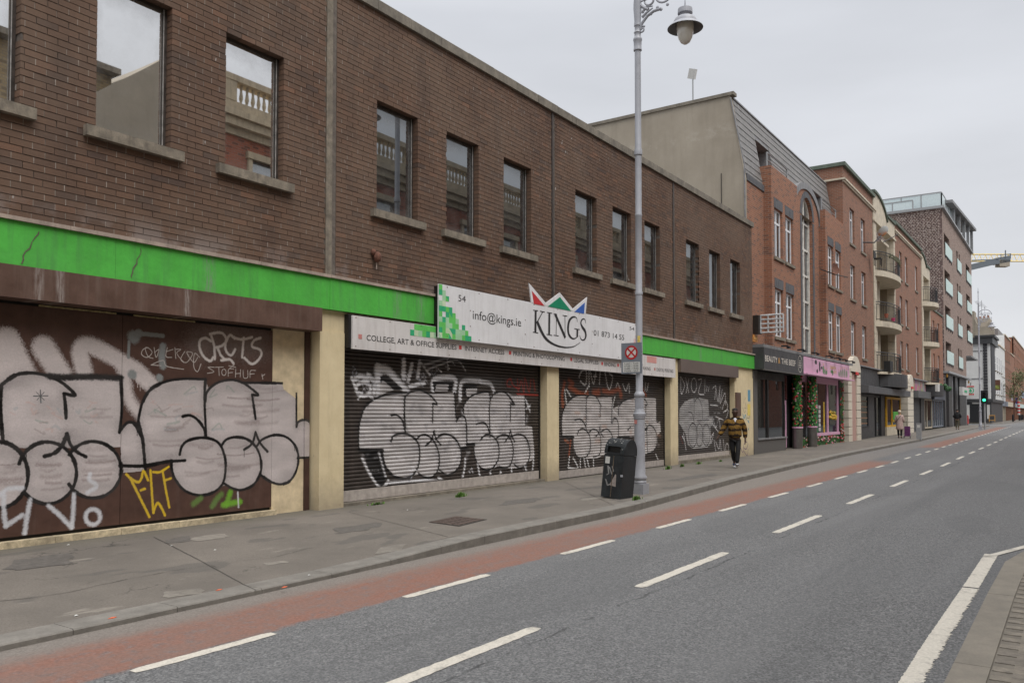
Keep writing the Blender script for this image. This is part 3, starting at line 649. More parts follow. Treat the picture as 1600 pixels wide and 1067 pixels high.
# ------------------------------------------------------------------ spray paint, rasterised on the doors and shutters
def cat(pts, n=5):
    if len(pts) < 3: return pts
    P = [pts[0]]+list(pts)+[pts[-1]]; o = []
    for i in range(1, len(P)-2):
        a, b, c, d = [np.array(q, float) for q in P[i-1:i+3]]
        for k in range(n):
            t = k/n; o.append(tuple(.5*((2*b)+(-a+c)*t+(2*a-5*b+4*c-d)*t*t+(-a+3*b-3*c+d)*t**3)))
    return o+[tuple(pts[-1])]
def vnoise(h, w_, cell):
    gy, gx = int(h/cell[1])+3, int(w_/cell[0])+3; G = nrs.rand(gy, gx)
    y = np.arange(h)/cell[1]; x = np.arange(w_)/cell[0]; yi = y.astype(int); xi = x.astype(int); fy = (y-yi)[:, None]; fx = (x-xi)[None]
    fy = fy*fy*(3-2*fy); fx = fx*fx*(3-2*fx)
    return (G[yi][:, xi]*(1-fy)+G[yi+1][:, xi]*fy)*(1-fx)+(G[yi][:, xi+1]*(1-fy)+G[yi+1][:, xi+1]*fy)*fx
class Paint:
    def __init__(s, x0, x1, z0, z1, res, y):
        s.b = (x0, x1, z0, z1); s.res = res; s.y = y; s.w = int((x1-x0)*res); s.h = int((z1-z0)*res)
        s.c = np.zeros((s.h, s.w, 3)); s.a = np.zeros((s.h, s.w)); s.nz = vnoise(s.h, s.w, (3, 3)); s.lf = vnoise(s.h, s.w, (res*.35, res*.12))
    def at(s, o, sc, pts):                    # crop coordinates -> canvas pixels (row 0 at the bottom)
        r = []
        for u, v in pts: X, Z = FP(o[0]+u/sc, o[1]+v/sc, s.y); r.append(((X-s.b[0])*s.res, (Z-s.b[2])*s.res))
        return r
    def comp(s, sl, al, col):
        a = np.clip(al, 0, 1); A = s.a[sl]; na = a+A*(1-a); col = np.array(col)
        s.c[sl] = np.where(na[..., None] > 1e-4, (col*a[..., None]+s.c[sl]*(A*(1-a))[..., None])/np.maximum(na, 1e-4)[..., None], s.c[sl]); s.a[sl] = na
    def stroke(s, P, wd, col, soft=.35, al=1., n=5):
        P = cat(P, n); r = wd*s.res/2; pad = r*(1+soft*2)+3
        xs = [p[0] for p in P]; ys = [p[1] for p in P]
        x0, x1, y0, y1 = max(0, int(min(xs)-pad)), min(s.w, int(max(xs)+pad)+1), max(0, int(min(ys)-pad)), min(s.h, int(max(ys)+pad)+1)
        if x1 <= x0 or y1 <= y0: return
        D = np.full((y1-y0, x1-x0), 1e9)
        for (ax, ay), (bx, by) in zip(P, P[1:] if len(P) > 1 else P):
            u0, u1, v0, v1 = max(x0, int(min(ax, bx)-pad)), min(x1, int(max(ax, bx)+pad)+1), max(y0, int(min(ay, by)-pad)), min(y1, int(max(ay, by)+pad)+1)
            if u1 <= u0 or v1 <= v0: continue
            X, Y = np.meshgrid(np.arange(u0, u1), np.arange(v0, v1)); dx, dy = bx-ax, by-ay; l2 = dx*dx+dy*dy or 1
            t = np.clip(((X-ax)*dx+(Y-ay)*dy)/l2, 0, 1); d = np.hypot(X-ax-t*dx, Y-ay-t*dy)
            q = D[v0-y0:v1-y0, u0-x0:u1-x0]; np.minimum(q, d, out=q)
        sl = (slice(y0, y1), slice(x0, x1)); e = np.maximum(r*soft, .7)
        a = np.clip((r+e-D+(s.nz[sl]-.5)*e*1.2)/(2*e)+.0, 0, 1); s.comp(sl, a*al, col)
    def fill(s, P, col, al=1., soft=2., var=.0):
        xs = [p[0] for p in P]; ys = [p[1] for p in P]
        x0, x1, y0, y1 = max(0, int(min(xs))), min(s.w, int(max(xs))+1), max(0, int(min(ys))), min(s.h, int(max(ys))+1)
        if x1 <= x0 or y1 <= y0: return
        X, Y = np.meshgrid(np.arange(x0, x1)+.5, np.arange(y0, y1)+.5); I = np.zeros(X.shape, bool)
        X = X+(s.nz[y0:y1, x0:x1]-.5)*soft*2
        for (ax, ay), (bx, by) in zip(P, P[1:]+P[:1]):
            if ay == by: continue
            I ^= ((ay > Y) != (by > Y)) & (X < (bx-ax)*(Y-ay)/(by-ay)+ax)
        sl = (slice(y0, y1), slice(x0, x1)); C = np.array(col)[None, None]*(1+var*(s.lf[sl][..., None]-.5)*2); s.comp(sl, I*al, np.broadcast_to(C, I.shape+(3,)))
    def image(s, name):
        im = bpy.data.images.new(name, s.w, s.h, alpha=True); A = np.empty((s.h, s.w, 4), np.float32)
        sp = vnoise(s.h, s.w, (2.2, 2.2)); A[..., :3] = np.clip(s.c*(1+.06*(sp-.5)[..., None]), 0, 1)/255 if False else np.clip(s.c/255*(1+.08*(sp-.5)[..., None]), 0, 1); A[..., 3] = s.a
        im.pixels.foreach_set(A.ravel()); im.update(); im.pack(); im.alpha_mode = 'CHANNEL_PACKED'; return im
def paintmat(name, base, im, rough=.5, metallic=0., scuff=.3, fadec=(.2, .16, .14)):
    m, t, b = newmat(name); P = pos(t)
    n1 = noise(t, 5, 4, .6, P); c = mix(t, mrange(t, n1, .3, .7), tuple(x*.8 for x in base), tuple(x*1.2 for x in base))
    c = mix(t, mrange(t, noise(t, 1.5, 5, .7, scaled(t, P, (3, 1, .4))), .55, .8, 0, scuff), c, fadec)
    tx = N(t, 'ShaderNodeTexImage', image=im, extension='CLIP'); uvn = N(t, 'ShaderNodeUVMap'); uvn.uv_map = 'uv'; t.links.new(uvn.outputs[0], tx.inputs[0])
    sc = mix(t, mrange(t, noise(t, 2.2, 5, .65, scaled(t, P, (.5, 1, 2.5))), .38, .75, 0, .26), tx.outputs['Color'], (.20, .185, .18), 'MIX')
    c = mix(t, tx.outputs['Alpha'], c, sc)
    t.links.new(c, b.inputs['Base Color']); b.inputs['Roughness'].default_value = rough; setspec(b, .35); bump(t, b, n1, .002, .4); return m
K_ = (8, 7, 8); GF = (187, 178, 177)
pt = Paint(2.4, 9.7, 0.05, 2.98, 260, .22)
def S(o, sc, pts, wd, col=K_, soft=.3, al=1., cyc=False):
    P = pt.at(o, sc, pts)
    if sum(col) < 60 and wd < .06:            # black outline: overspray, a line that swells, now and then a run of paint
        pt.stroke(P, wd*2.8, col, 1.2, .07); pt.stroke(P, wd, col, soft, al); Q = cat(P, 5)
        for i in range(0, len(Q)-3, 5):
            if rng.random() < .45: pt.stroke(Q[i:i+4], wd*rng.uniform(1.05, 1.35), col, soft, al)
            if rng.random() < .05: pt.stroke([Q[i], (Q[i][0]+1, Q[i][1]-rng.uniform(.04, .16)*pt.res)], .008, col, .3, .9)
    else: pt.stroke(P, wd, col, soft, al)
def Fi(o, sc, pts, col=GF, al=1., var=.07, sm=True): P = pt.at(o, sc, pts); pt.fill(cat(P, 4) if sm else P, col, al, 2., var)
def circ(cx, cy, rx, ry, n=20, a0=0, a1=360): return [(cx+rx*math.cos(R(a0+(a1-a0)*i/n)), cy+ry*math.sin(R(a0+(a1-a0)*i/n))) for i in range(n+1)]
A_, B_, C_ = (0, 460), (0, 640), (180, 500); sa, sb, scc = 4.446, 4.85, 3.234
WS = (200, 190, 188)
S(A_, sa, [(-110, 330), (-20, 560)], .24, WS, .3); S(A_, sa, [(30, 330), (60, 540)], .32, WS, .28); S(A_, sa, [(60, 300), (190, 560)], .22, WS, .28)
S(A_, sa, [(300, 370), (420, 560)], .28, WS, .25); S(A_, sa, [(600, 600), (555, 410), (600, 355), (700, 390), (860, 480), (960, 540), (1060, 640)], .22, WS, .28); S(A_, sa, [(840, 470), (870, 600), (890, 720), (960, 820), (1020, 900)], .16, WS, .5)
for i in range(12): S(A_, sa, [(945+i*9, 560+i*4), (945+i*9, 610+i*5+rng.randint(0, 60))], .008, WS, .3)
Fi(A_, sa, [(-120, 900), (-60, 640), (0, 620), (60, 585), (150, 553), (230, 548), (340, 575), (840, 580), (840, 1060), (700, 1067), (-120, 1067)], sm=False)
Fi(A_, sa, [(835, 930), (880, 890), (930, 900), (965, 960), (1000, 1160), (1004, 1220), (840, 1240)])
Fi(C_, scc, [(115, 520), (130, 430), (180, 350), (260, 310), (350, 297), (455, 300), (470, 340), (510, 318), (580, 303), (640, 316), (845, 320), (850, 350), (915, 400), (920, 520), (955, 505), (985, 530), (998, 670), (985, 692), (925, 690), (915, 760), (880, 815), (830, 830), (780, 815), (735, 780), (700, 830), (640, 858), (560, 835), (530, 840), (490, 875), (420, 885), (350, 865), (300, 810), (283, 710), (145, 735)], sm=False)
for c in ((-12, 495, 222, 250), (355, 480, 222, 234), (703, 456, 213, 214)): Fi(B_, sb, circ(*c))
# underlying rollered bands, ghosts of older tags
for o, sc, cx, cy, n_ in ((B_, sb, 390, 520, 6), (B_, sb, 710, 430, 7), (B_, sb, 60, 500, 5), (C_, scc, 430, 720, 6), (C_, scc, 640, 740, 5), (C_, scc, 300, 590, 5), (C_, scc, 760, 450, 6), (C_, scc, 650, 470, 4), (A_, sa, 700, 850, 3)):
    for i in range(n_):
        yy = cy+(i-n_/2)*36+rng.uniform(-16, 16); wx = rng.uniform(25, 110); cx += rng.uniform(-25, 25); S(o, sc, [(cx-wx, yy+rng.uniform(-5, 5)), (cx, yy+4), (cx+wx, yy-rng.uniform(0, 12))], rng.uniform(.015, .05), (118, 104, 102), 1.0, rng.uniform(.2, .5))
for i in range(60):
    o, sc, cx, cy = rng.choice([(A_, sa, 250, 820), (C_, scc, 380, 450), (A_, sa, 500, 850)]); x = cx+rng.uniform(-200, 200); y = cy+rng.uniform(-110, 110)
    S(o, sc, [(x, y), (x+rng.uniform(-40, 40), y+rng.uniform(-25, 25)), (x+rng.uniform(-60, 60), y+rng.uniform(-25, 25))], rng.uniform(.01, .03), rng.choice([(120, 140, 128), (196, 160, 150), (150, 160, 165), (190, 182, 178), (140, 128, 124)]), .6, .38)
S(A_, sa, [(278, 665), (282, 755)], .012, (90, 90, 90)); S(A_, sa, [(230, 708), (330, 706)], .012, (90, 90, 90)); S(A_, sa, [(250, 680), (305, 735)], .008, (90, 90, 90)); S(A_, sa, [(305, 680), (255, 735)], .008, (90, 90, 90))
LW = .040
for pts, wd in (([(-110, 900), (-60, 700), (0, 640), (60, 590), (130, 555), (230, 548), (340, 570), (430, 615), (505, 680), (515, 705), (445, 690)], LW), ([(442, 692), (452, 770), (457, 860)], LW),
                ([(345, 570), (420, 578), (560, 574), (700, 574), (838, 582)], .075), ([(838, 580), (845, 800), (828, 960)], LW), ([(835, 945), (880, 893), (925, 893), (950, 925), (965, 955), (985, 1000), (995, 1070), (1002, 1150), (1008, 1215)], LW), ([(8, 640), (2, 760), (8, 900), (18, 1010)], LW)):
    S(A_, sa, pts, wd, soft=.25 if wd < .05 else .5)
for c in (circ(-12, 495, 222, 250, 22, -100, 110), circ(355, 480, 222, 234, 22, -163, 140), circ(703, 456, 213, 214, 22, -148, 150)): S(B_, sb, c, LW)
S(B_, sb, [(335, 355), (410, 330), (470, 270), (505, 185)], LW); S(B_, sb, [(505, 185), (530, 260), (580, 320), (650, 358)], LW); S(B_, sb, [(905, 425), (1100, 428), (1260, 398), (1400, 385)], LW)
for pts in ([(115, 520), (122, 470), (140, 410), (180, 350), (260, 310), (350, 298), (452, 300)], [(455, 300), (450, 400), (458, 590)], [(340, 488), (380, 483), (420, 510), (447, 550), (458, 590)],
            [(325, 680), (335, 640), (370, 608), (450, 595), (520, 620), (552, 690), (556, 760), (540, 830), (490, 873), (420, 885), (350, 862), (305, 810), (285, 760), (283, 710)], [(283, 710), (145, 735)], [(25, 737), (145, 737)],
            [(115, 520), (135, 590), (145, 680), (148, 735)], [(455, 410), (462, 365), (510, 320), (580, 303), (640, 316), (690, 350), (722, 380), (692, 378)], [(690, 378), (698, 430), (708, 500)],
            [(640, 318), (740, 318), (843, 320)], [(535, 637), (560, 605), (610, 592), (670, 605), (715, 650), (735, 710), (733, 770), (700, 830), (640, 858), (590, 850), (543, 822)],
            [(713, 640), (740, 605), (800, 582), (860, 590), (905, 630), (925, 690), (915, 760), (880, 815), (830, 830), (780, 815), (733, 782)], [(650, 655), (690, 625), (708, 568)], [(708, 568), (730, 620), (768, 665)],
            [(915, 372), (915, 540)], [(915, 540), (925, 515), (955, 505), (980, 525), (992, 600), (997, 670), (985, 692), (920, 698)]):
    S(C_, scc, pts, LW*.95)
WB = (205, 206, 212)
for pts in ([(25, 640), (30, 800), (45, 880)], [(45, 878), (165, 800)], [(228, 680), (205, 800), (185, 935)], [(365, 725), (450, 800), (540, 895)], [(558, 640), (552, 780), (540, 890)], circ(702, 812, 55, 58, 14), [(0, 650), (60, 600), (170, 595)], [(680, 490), (675, 530), (730, 580), (660, 630)]): S(B_, sb, pts, .055, WB, .5, .9)
YE = (206, 172, 40)
for pts in ([(955, 490), (1000, 530), (1045, 550), (1070, 520), (1085, 465), (1120, 535)], [(990, 530), (1060, 670), (1130, 812)], [(1065, 612), (1095, 600)], [(1138, 460), (1150, 640), (1160, 780)], [(1160, 780), (1190, 708), (1220, 740), (1248, 800)]): S(B_, sb, pts, .035, YE, .4)
for pts in ([(190, 768), (225, 768), (268, 742)], [(238, 762), (255, 860), (272, 946)], [(250, 810), (280, 800)]): S(C_, scc, pts, .033, YE, .4)
for cx, cy, r_ in ((925, 295, .17), (960, 270, .11), (915, 555, .12), (1105, 578, .10)): S(A_, sa, [(cx, cy), (cx+4, cy+4)], r_, (132, 136, 136), .25)
S(A_, sa, [(960, 275), (1040, 280), (1130, 290)], .06, (132, 136, 136)); S(A_, sa, [(895, 330), (890, 440)], .04, (132, 136, 136)); S(A_, sa, [(1130, 360), (1122, 430), (1130, 500)], .10, (132, 136, 136))
S(C_, scc, [(430, 120), (520, 90), (620, 110), (720, 120)], .36, (180, 168, 162), 1.1, .28)
for pts in ([(482, 108), (455, 92), (428, 105), (425, 140), (445, 185), (478, 208), (494, 190)], [(502, 198), (498, 130), (482, 75)], [(478, 72), (535, 66), (560, 100), (540, 130), (508, 140)], [(515, 140), (530, 175), (548, 198)], [(602, 95), (578, 78), (556, 120), (560, 160), (585, 180), (605, 150)], [(595, 88), (640, 100), (690, 88)], [(648, 92), (640, 190)], [(733, 92), (700, 105), (690, 135), (728, 150), (738, 175), (715, 210), (685, 222), (652, 192)], [(535, 205), (575, 200), (595, 218)]): S(C_, scc, pts, .040, (214, 206, 202), .4)
def tagline(o, sc, x0, y0, w_, h_, n_, wd, col, al=.9, sl=0):
    P = []; 
    for i in range(n_): P.append((x0+w_*i/(n_-1)+rng.uniform(-.3, .3)*w_/n_, y0+(h_ if i % 2 else 0)*rng.uniform(.6, 1)+sl*i/(n_-1)+rng.uniform(-.12, .12)*h_))
    S(o, sc, P, wd, col, .3, al)
TG = (190, 182, 176)
for pts in ([(165, 140), (140, 150), (132, 175), (160, 190), (185, 165), (165, 142), (150, 145), (165, 185), (190, 195)], [(195, 140), (205, 190), (220, 150), (198, 165)], [(262, 140), (255, 185), (285, 190)], [(258, 160), (290, 150)], [(300, 140), (305, 195)], [(302, 150), (330, 150), (310, 170), (345, 215)], [(350, 160), (330, 200), (360, 215), (390, 170), (360, 165), (395, 215), (415, 190)], [(425, 190), (400, 170), (395, 235), (415, 262), (432, 222)], [(180, 228), (240, 205), (260, 235), (345, 250)], [(180, 228), (230, 232)],
            [(500, 240), (468, 240), (498, 262), (465, 270)], [(505, 240), (545, 238)], [(522, 240), (524, 282)], circ(548, 265, 11, 16, 10), [(570, 285), (572, 250), (598, 248)], [(570, 268), (592, 266)], [(608, 250), (606, 290)], [(632, 252), (630, 290)], [(606, 272), (632, 270)], [(645, 255), (648, 292), (668, 290), (668, 255)], [(680, 292), (682, 258), (708, 256)], [(680, 274), (702, 272)], [(572, 232), (608, 240)], [(578, 245), (602, 225)], [(740, 275), (745, 300)], [(755, 275), (740, 285)]): S(C_, scc, pts, .011, TG, .3)
for pts, cc in (([(395, 928), (430, 900)], (96, 128, 60)), ([(490, 940), (515, 900), (535, 880)], (96, 128, 60)), ([(545, 935), (590, 925), (630, 918)], (110, 170, 40)), ([(580, 870), (562, 930)], (110, 170, 40))): S(C_, scc, pts, .085, cc, .5, .85)
S(C_, scc, [(618, 870), (622, 945)], .03, WB, .4, .8)
im_h = pt.image('hoarding graffiti'); UVH = pt.b
M_pdoor = paintmat('brown door panel with graffiti', (.082, .044, .034), im_h, .42, scuff=.22)
M_pcream = paintmat('cream wall with graffiti', (.62, .51, .34), im_h, .8)
M_ppost = paintmat('brown post with graffiti', (.06, .032, .025), im_h, .5)
HB = thing('hoarding', 'brown timber panels closing the left shopfront, covered in large silver bubble letters', 'hoarding', (6, .22, 0))
def sub(x0, x1, z0, z1, y, m, name, parent, th=.04): return MB().box(x0, x1, y, y+th, z0, z1).build(name, m, parent, uv=UVH)
sub(6.185, 8.70, .12, 2.93, .22, M_pdoor, 'panel', HB); sub(3.70, 6.178, .12, 2.93, .22, M_pdoor, 'panel', HB); sub(1.25, 3.693, .12, 2.93, .22, M_pdoor, 'panel', HB)
MB().box(1.2, 8.7, .262, .30, .05, 2.985).build('backing', M_dark, HB)
mb = MB()
for a, b in ((5.1, 6.1), (6.35, 7.3)): mb.box(a, b, .235, .25, 2.934, 2.955)
M_yel = mat('yellowed timber edge', (.5, .42, .22), .8, .4, 20)
mb.build('top_batten', M_yel, HB)
sub(8.706, 9.36, .0, 2.985, .222, M_pcream, 'wall_panel', SB, .1); sub(9.362, 9.46, -.02, 2.985, .19, M_ppost, 'downpipe', SB, .1)
mb = MB(); 
for i in range(9): mb.box(1+i*.86, 1+i*.86+.855, .13+rng.uniform(-.003, .003), .6, -.06, .075+rng.uniform(-.004, .004))
M_plin = mat('flaking cream plinth', (.55, .46, .31), .9, .3, 14, .3, (.10, .085, .07), bmp=.006, grime=1.0)
mb.build('plinth', M_plin, SB)
MB().box(1, 9.43, -.13, .215, 2.965, 3.35).build('shutter_box', M_brown, SB)
MB().box(24.52, 29.92, -.10, .215, 2.93, 3.352).build('shutter_box', mat('grey brown shutter box', (.13, .10, .088), .55, .15, 3, .2), SB)

# roller shutters: real curved slats, spray paint over them
def shutter(x0, x1, y, z0, z1, m, uvb, label, parent=None, barm=None, pitch=.07):
    sh = thing('roller_shutter', label, 'roller shutter', ((x0+x1)/2, y, 0))
    v = []; f = []; prof = [(0, .0), (.010, -.020), (.030, -.026), (.052, -.020), (.064, -.004)]
    z = z1; rows = []
    while z > z0+.22:
        for a, b in prof[::-1]: rows.append((z-pitch+a, y+b))
        z -= pitch
    nx = 2
    mb = MB()
    for i in range(len(rows)-1): (za, ya), (zb, yb) = rows[i+1], rows[i]; mb.quad((x0, ya, za), (x1, ya, za), (x1, yb, zb), (x0, yb, zb))
    mb.build('slats', m, sh, kind='stuff', uv=uvb)
    zb = rows[-1][0]; MB().box(x0, x1, y-.03, y+.02, zb-.2, zb-.008).build('bottom_bar', barm or M_bar, sh)
    [MB().box(a, b, y-.035, y+.05, z0-.02, z1).build('guide_rail', M_dark, sh) for a, b in ((x0-.05, x0+.03), (x1-.03, x1+.05))]
    return zb-.2
M_bar = mat('pale metal bottom bar', (.40, .36, .33), .6, .2, 9, .4, (.12, .10, .09))
M_slcol = (.050, .041, .036)
sy = .225
# shutter 1
pt = Paint(9.9, 16.9, .0, 2.95, 200, sy); o, s_ = (540, 550), 4.445; GW = (188, 184, 184); WH = (222, 221, 224)
for pts, wd in (([(228, 305), (222, 200), (218, 110)], .17), ([(235, 118), (290, 130), (350, 200), (420, 275)], .15), ([(398, 60), (400, 180)], .11), ([(400, 70), (390, 160)], .08), ([(430, 200), (455, 90)], .09), ([(495, 175), (510, 70)], .09), ([(520, 80), (580, 160)], .05), ([(600, 262), (612, 190), (750, 184), (750, 270)], .11), ([(790, 330), (805, 205), (930, 200)], .10), ([(930, 205), (1000, 222), (1028, 285)], .10), (circ(118, 258, 50, 48, 12), .07), ([(60, 190), (100, 170), (150, 190)], .09), ([(150, 160), (195, 215), (190, 290)], .09), ([(35, 180), (60, 240)], .06), ([(560, 125), (650, 90), (770, 60), (830, 135)], .035), ([(540, 90), (640, 60), (700, 40)], .05), ([(440, 240), (540, 215)], .08), ([(640, 120), (660, 140)], .03)): S(o, s_, pts, wd, WH, .4, .88)
S(o, s_, [(540, 80), (700, 45), (800, 70)], .22, (90, 88, 88), 1., .5); S(o, s_, [(800, 170), (930, 150), (1060, 230)], .2, (80, 78, 78), 1., .5)
Fi(o, s_, [(120, 700), (240, 690), (275, 850), (265, 905), (235, 930), (200, 895), (150, 800)], (16, 15, 16), 1)
Fi(o, s_, [(600, 205), (740, 205), (735, 270), (610, 275)], (20, 18, 18), 1, sm=False); Fi(o, s_, [(625, 225), (710, 225), (705, 272), (615, 272)], GW, .9, sm=False); Fi(o, s_, [(815, 225), (910, 225), (880, 300), (815, 310)], (18, 16, 16), 1, sm=False); Fi(o, s_, [(830, 255), (910, 250), (905, 300), (835, 310)], GW, .9, sm=False)
Fi(o, s_, [(235, 170), (290, 165), (395, 260), (330, 262), (235, 215)], (18, 16, 17), 1, sm=False); Fi(o, s_, [(232, 225), (255, 195), (330, 262), (232, 300)], GW, .8, sm=False)
Fi(o, s_, [(88, 600), (90, 470), (110, 400), (160, 340), (230, 305), (420, 278), (440, 278), (510, 265), (600, 292), (752, 282), (762, 480), (800, 445), (812, 380), (850, 310), (900, 287), (990, 282), (1000, 300), (1030, 287), (1100, 272), (1150, 300), (1240, 300), (1245, 505), (1290, 520), (1305, 680), (1300, 740), (1270, 760), (1240, 790), (1180, 805), (1120, 805), (1050, 790), (1000, 820), (930, 800), (882, 700), (890, 637), (835, 640), (838, 660), (800, 680), (790, 780), (740, 840), (690, 855), (640, 830), (600, 862), (560, 875), (500, 850), (430, 877), (330, 855), (272, 790), (252, 680), (85, 680)], GW, .93, .10, sm=False)
for i in range(110): x = rng.uniform(110, 1280); y = rng.uniform(320, 760); S(o, s_, [(x, y), (x+rng.uniform(-30, 30), y+rng.uniform(-50, 50))], rng.uniform(.03, .10), rng.choice([(120, 118, 122), (150, 146, 148), (212, 210, 212)]), .8, .35)
LB = .036
for pts in ([(85, 680), (82, 560), (95, 470), (130, 380), (200, 325), (300, 292), (420, 282)], [(405, 310), (402, 430), (410, 560)], [(405, 315), (440, 282), (510, 266), (580, 300), (630, 362), (600, 357)], [(600, 357), (598, 490)], [(750, 285), (760, 450)], [(310, 440), (350, 438), (390, 480), (408, 560)], [(310, 620), (330, 580), (400, 566), (460, 590), (500, 640), (508, 720), (495, 800), (450, 863), (380, 880), (310, 850), (270, 790), (252, 720), (250, 682)], [(85, 683), (250, 683)], [(485, 610), (510, 582), (550, 575), (600, 610), (635, 680), (645, 760), (630, 830), (590, 870), (540, 868), (500, 842)], [(620, 610), (650, 580), (690, 570), (740, 590), (780, 640), (797, 710), (785, 790), (740, 840), (690, 852), (648, 820)], [(550, 650), (590, 610), (608, 550)], [(608, 550), (622, 600), (655, 645)], [(765, 480), (780, 447), (815, 447), (832, 500), (836, 660)],
            [(812, 420), (815, 370), (850, 320), (910, 288), (993, 286), (992, 420), (998, 590)], [(905, 500), (950, 490), (980, 520), (998, 588)], [(930, 610), (960, 580), (1000, 576), (1040, 610), (1058, 660), (1055, 740), (1020, 800), (970, 820), (920, 790), (892, 730), (885, 670), (890, 637)], [(1000, 325), (1030, 288), (1090, 274), (1130, 310), (1165, 362), (1140, 356)], [(1140, 356), (1138, 480)], [(1240, 300), (1245, 510)], [(1040, 600), (1080, 576), (1120, 582), (1150, 630), (1158, 700), (1140, 780), (1100, 805), (1060, 795)], [(1140, 590), (1190, 571), (1240, 590), (1270, 660), (1270, 740), (1240, 790), (1200, 805), (1165, 780)], [(1100, 625), (1130, 580), (1138, 542)], [(1138, 542), (1152, 590), (1170, 625)]): S(o, s_, pts, LB)
S(o, s_, [(90, 683), (250, 686)], .07); S(o, s_, [(800, 672), (842, 664)], .08); S(o, s_, [(835, 642), (890, 640)], .06)
for pts in ([(110, 740), (170, 860), (240, 942), (290, 895)], [(640, 872), (720, 922), (790, 900), (818, 820), (825, 740)], [(910, 770), (930, 885)], [(1000, 830), (1000, 880)], [(1072, 830), (1070, 872)], [(1146, 800), (1148, 872)], [(1238, 790), (1260, 842), (1292, 820), (1300, 700)], [(1245, 330), (1275, 412)], [(1250, 392), (1275, 372)], [(290, 905), (430, 895), (560, 890), (700, 905)], [(225, 700), (270, 860)]): S(o, s_, pts, .055, WH, .5, .75)
for i in range(26):                              # small overlapping scrawls round the big letters
    x, y = rng.choice([(rng.uniform(40, 210), rng.uniform(150, 320)), (rng.uniform(380, 560), rng.uniform(90, 260)), (rng.uniform(560, 1000), rng.uniform(70, 240)), (rng.uniform(120, 1290), rng.uniform(800, 900))])
    P_ = [(x, y)]
    for k in range(rng.randint(3, 6)): P_.append((P_[-1][0]+rng.uniform(-22, 30), P_[-1][1]+rng.choice((-1, 1))*rng.uniform(8, 34)))
    S(o, s_, P_, rng.uniform(.015, .035), rng.choice([WH, (170, 168, 172), (150, 152, 160)]), .4, rng.uniform(.4, .85))
RD = (150, 44, 34)
for pts in ([(1142, 240), (1118, 235), (1118, 200), (1140, 185)], [(1142, 190), (1160, 235), (1190, 250)], [(1188, 190), (1195, 270), (1215, 200), (1232, 282), (1240, 180), (1268, 275), (1282, 190)], [(1300, 190), (1310, 270)], [(1185, 292), (1330, 300)]): S(o, s_, pts, .045, RD, .4, .8)
m = paintmat('shutter with silver letters', M_slcol, pt.image('shutter graffiti one'), .45, scuff=.25)
zb = shutter(10.03, 16.62, sy, .08, 2.99, m, pt.b, 'longest roller shutter, silver letters and a red tag, between the first two cream pillars')
M_step = mat('dirty concrete step', (.20, .175, .14), .9, .3, 8, bmp=.004, grime=.8)
MB().box(10.06, 16.66, .06, .6, -.06, .05).build('threshold', M_step, SB)
# shutter 2
pt = Paint(17.0, 23.95, .0, 2.95, 150, sy); o, s_ = (870, 560), 5.337; OR = (178, 84, 38)
for pts, wd in (([(60, 200), (40, 300), (45, 400)], .10), ([(95, 180), (130, 210)], .10), ([(100, 240), (200, 300), (250, 290)], .12), ([(300, 290), (345, 280)], .16), ([(380, 270), (450, 280), (510, 255)], .12), ([(520, 260), (530, 310)], .16), ([(700, 190), (715, 270), (740, 310)], .09), ([(110, 690), (95, 810)], .06), ([(60, 680), (90, 700)], .06)): S(o, s_, pts, wd, OR, .7, .6)
GS = (190, 185, 183)
Fi(o, s_, [(35, 650), (32, 520), (50, 420), (90, 350), (150, 315), (215, 305), (300, 310), (330, 325), (455, 325), (455, 420), (500, 400), (560, 350), (640, 325), (820, 330), (825, 520), (855, 520), (862, 610), (835, 640), (835, 700), (800, 780), (720, 800), (680, 730), (640, 650), (500, 655), (450, 700), (440, 760), (400, 800), (330, 830), (240, 835), (170, 830), (140, 780), (130, 650)], GS, .93, .10, sm=False)
for i in range(50): x = rng.uniform(50, 830); y = rng.uniform(340, 720); S(o, s_, [(x, y), (x+rng.uniform(-40, 40), y+rng.uniform(-20, 20))], rng.uniform(.04, .12), rng.choice([(118, 112, 112), (150, 140, 138), (205, 202, 204), (170, 130, 110)]), .8, .35)
for pts in ([(38, 650), (34, 540), (50, 430), (100, 350), (160, 312), (240, 308)], [(240, 310), (238, 560)], [(240, 330), (270, 308), (320, 320), (365, 400)], [(355, 405), (355, 490)], [(145, 515), (190, 508), (225, 545), (240, 590)], [(165, 635), (180, 600), (220, 588), (265, 640), (275, 730), (255, 800), (210, 835), (160, 815), (140, 760)], [(265, 615), (300, 590), (350, 625), (362, 720), (350, 800), (300, 820)], [(320, 650), (345, 620), (352, 570)], [(352, 570), (362, 620), (382, 655)], [(365, 610), (410, 590), (445, 620), (460, 660)], [(455, 540), (470, 500), (495, 510), (508, 560), (508, 655)], [(455, 400), (450, 540)], [(508, 470), (515, 400), (560, 350), (640, 328)], [(585, 600), (610, 570)], [(690, 325), (730, 345), (750, 385), (735, 390)], [(735, 390), (738, 470)], [(700, 570), (740, 600), (760, 560), (800, 575), (828, 640), (825, 730), (790, 780), (750, 790)], [(745, 600), (750, 780)], [(825, 470), (828, 530), (850, 520)], [(690, 580), (740, 590), (735, 545)]): S(o, s_, pts, .034)
S(o, s_, [(30, 652), (135, 655)], .06); S(o, s_, [(510, 657), (600, 655)], .05)
WT = (215, 213, 212)
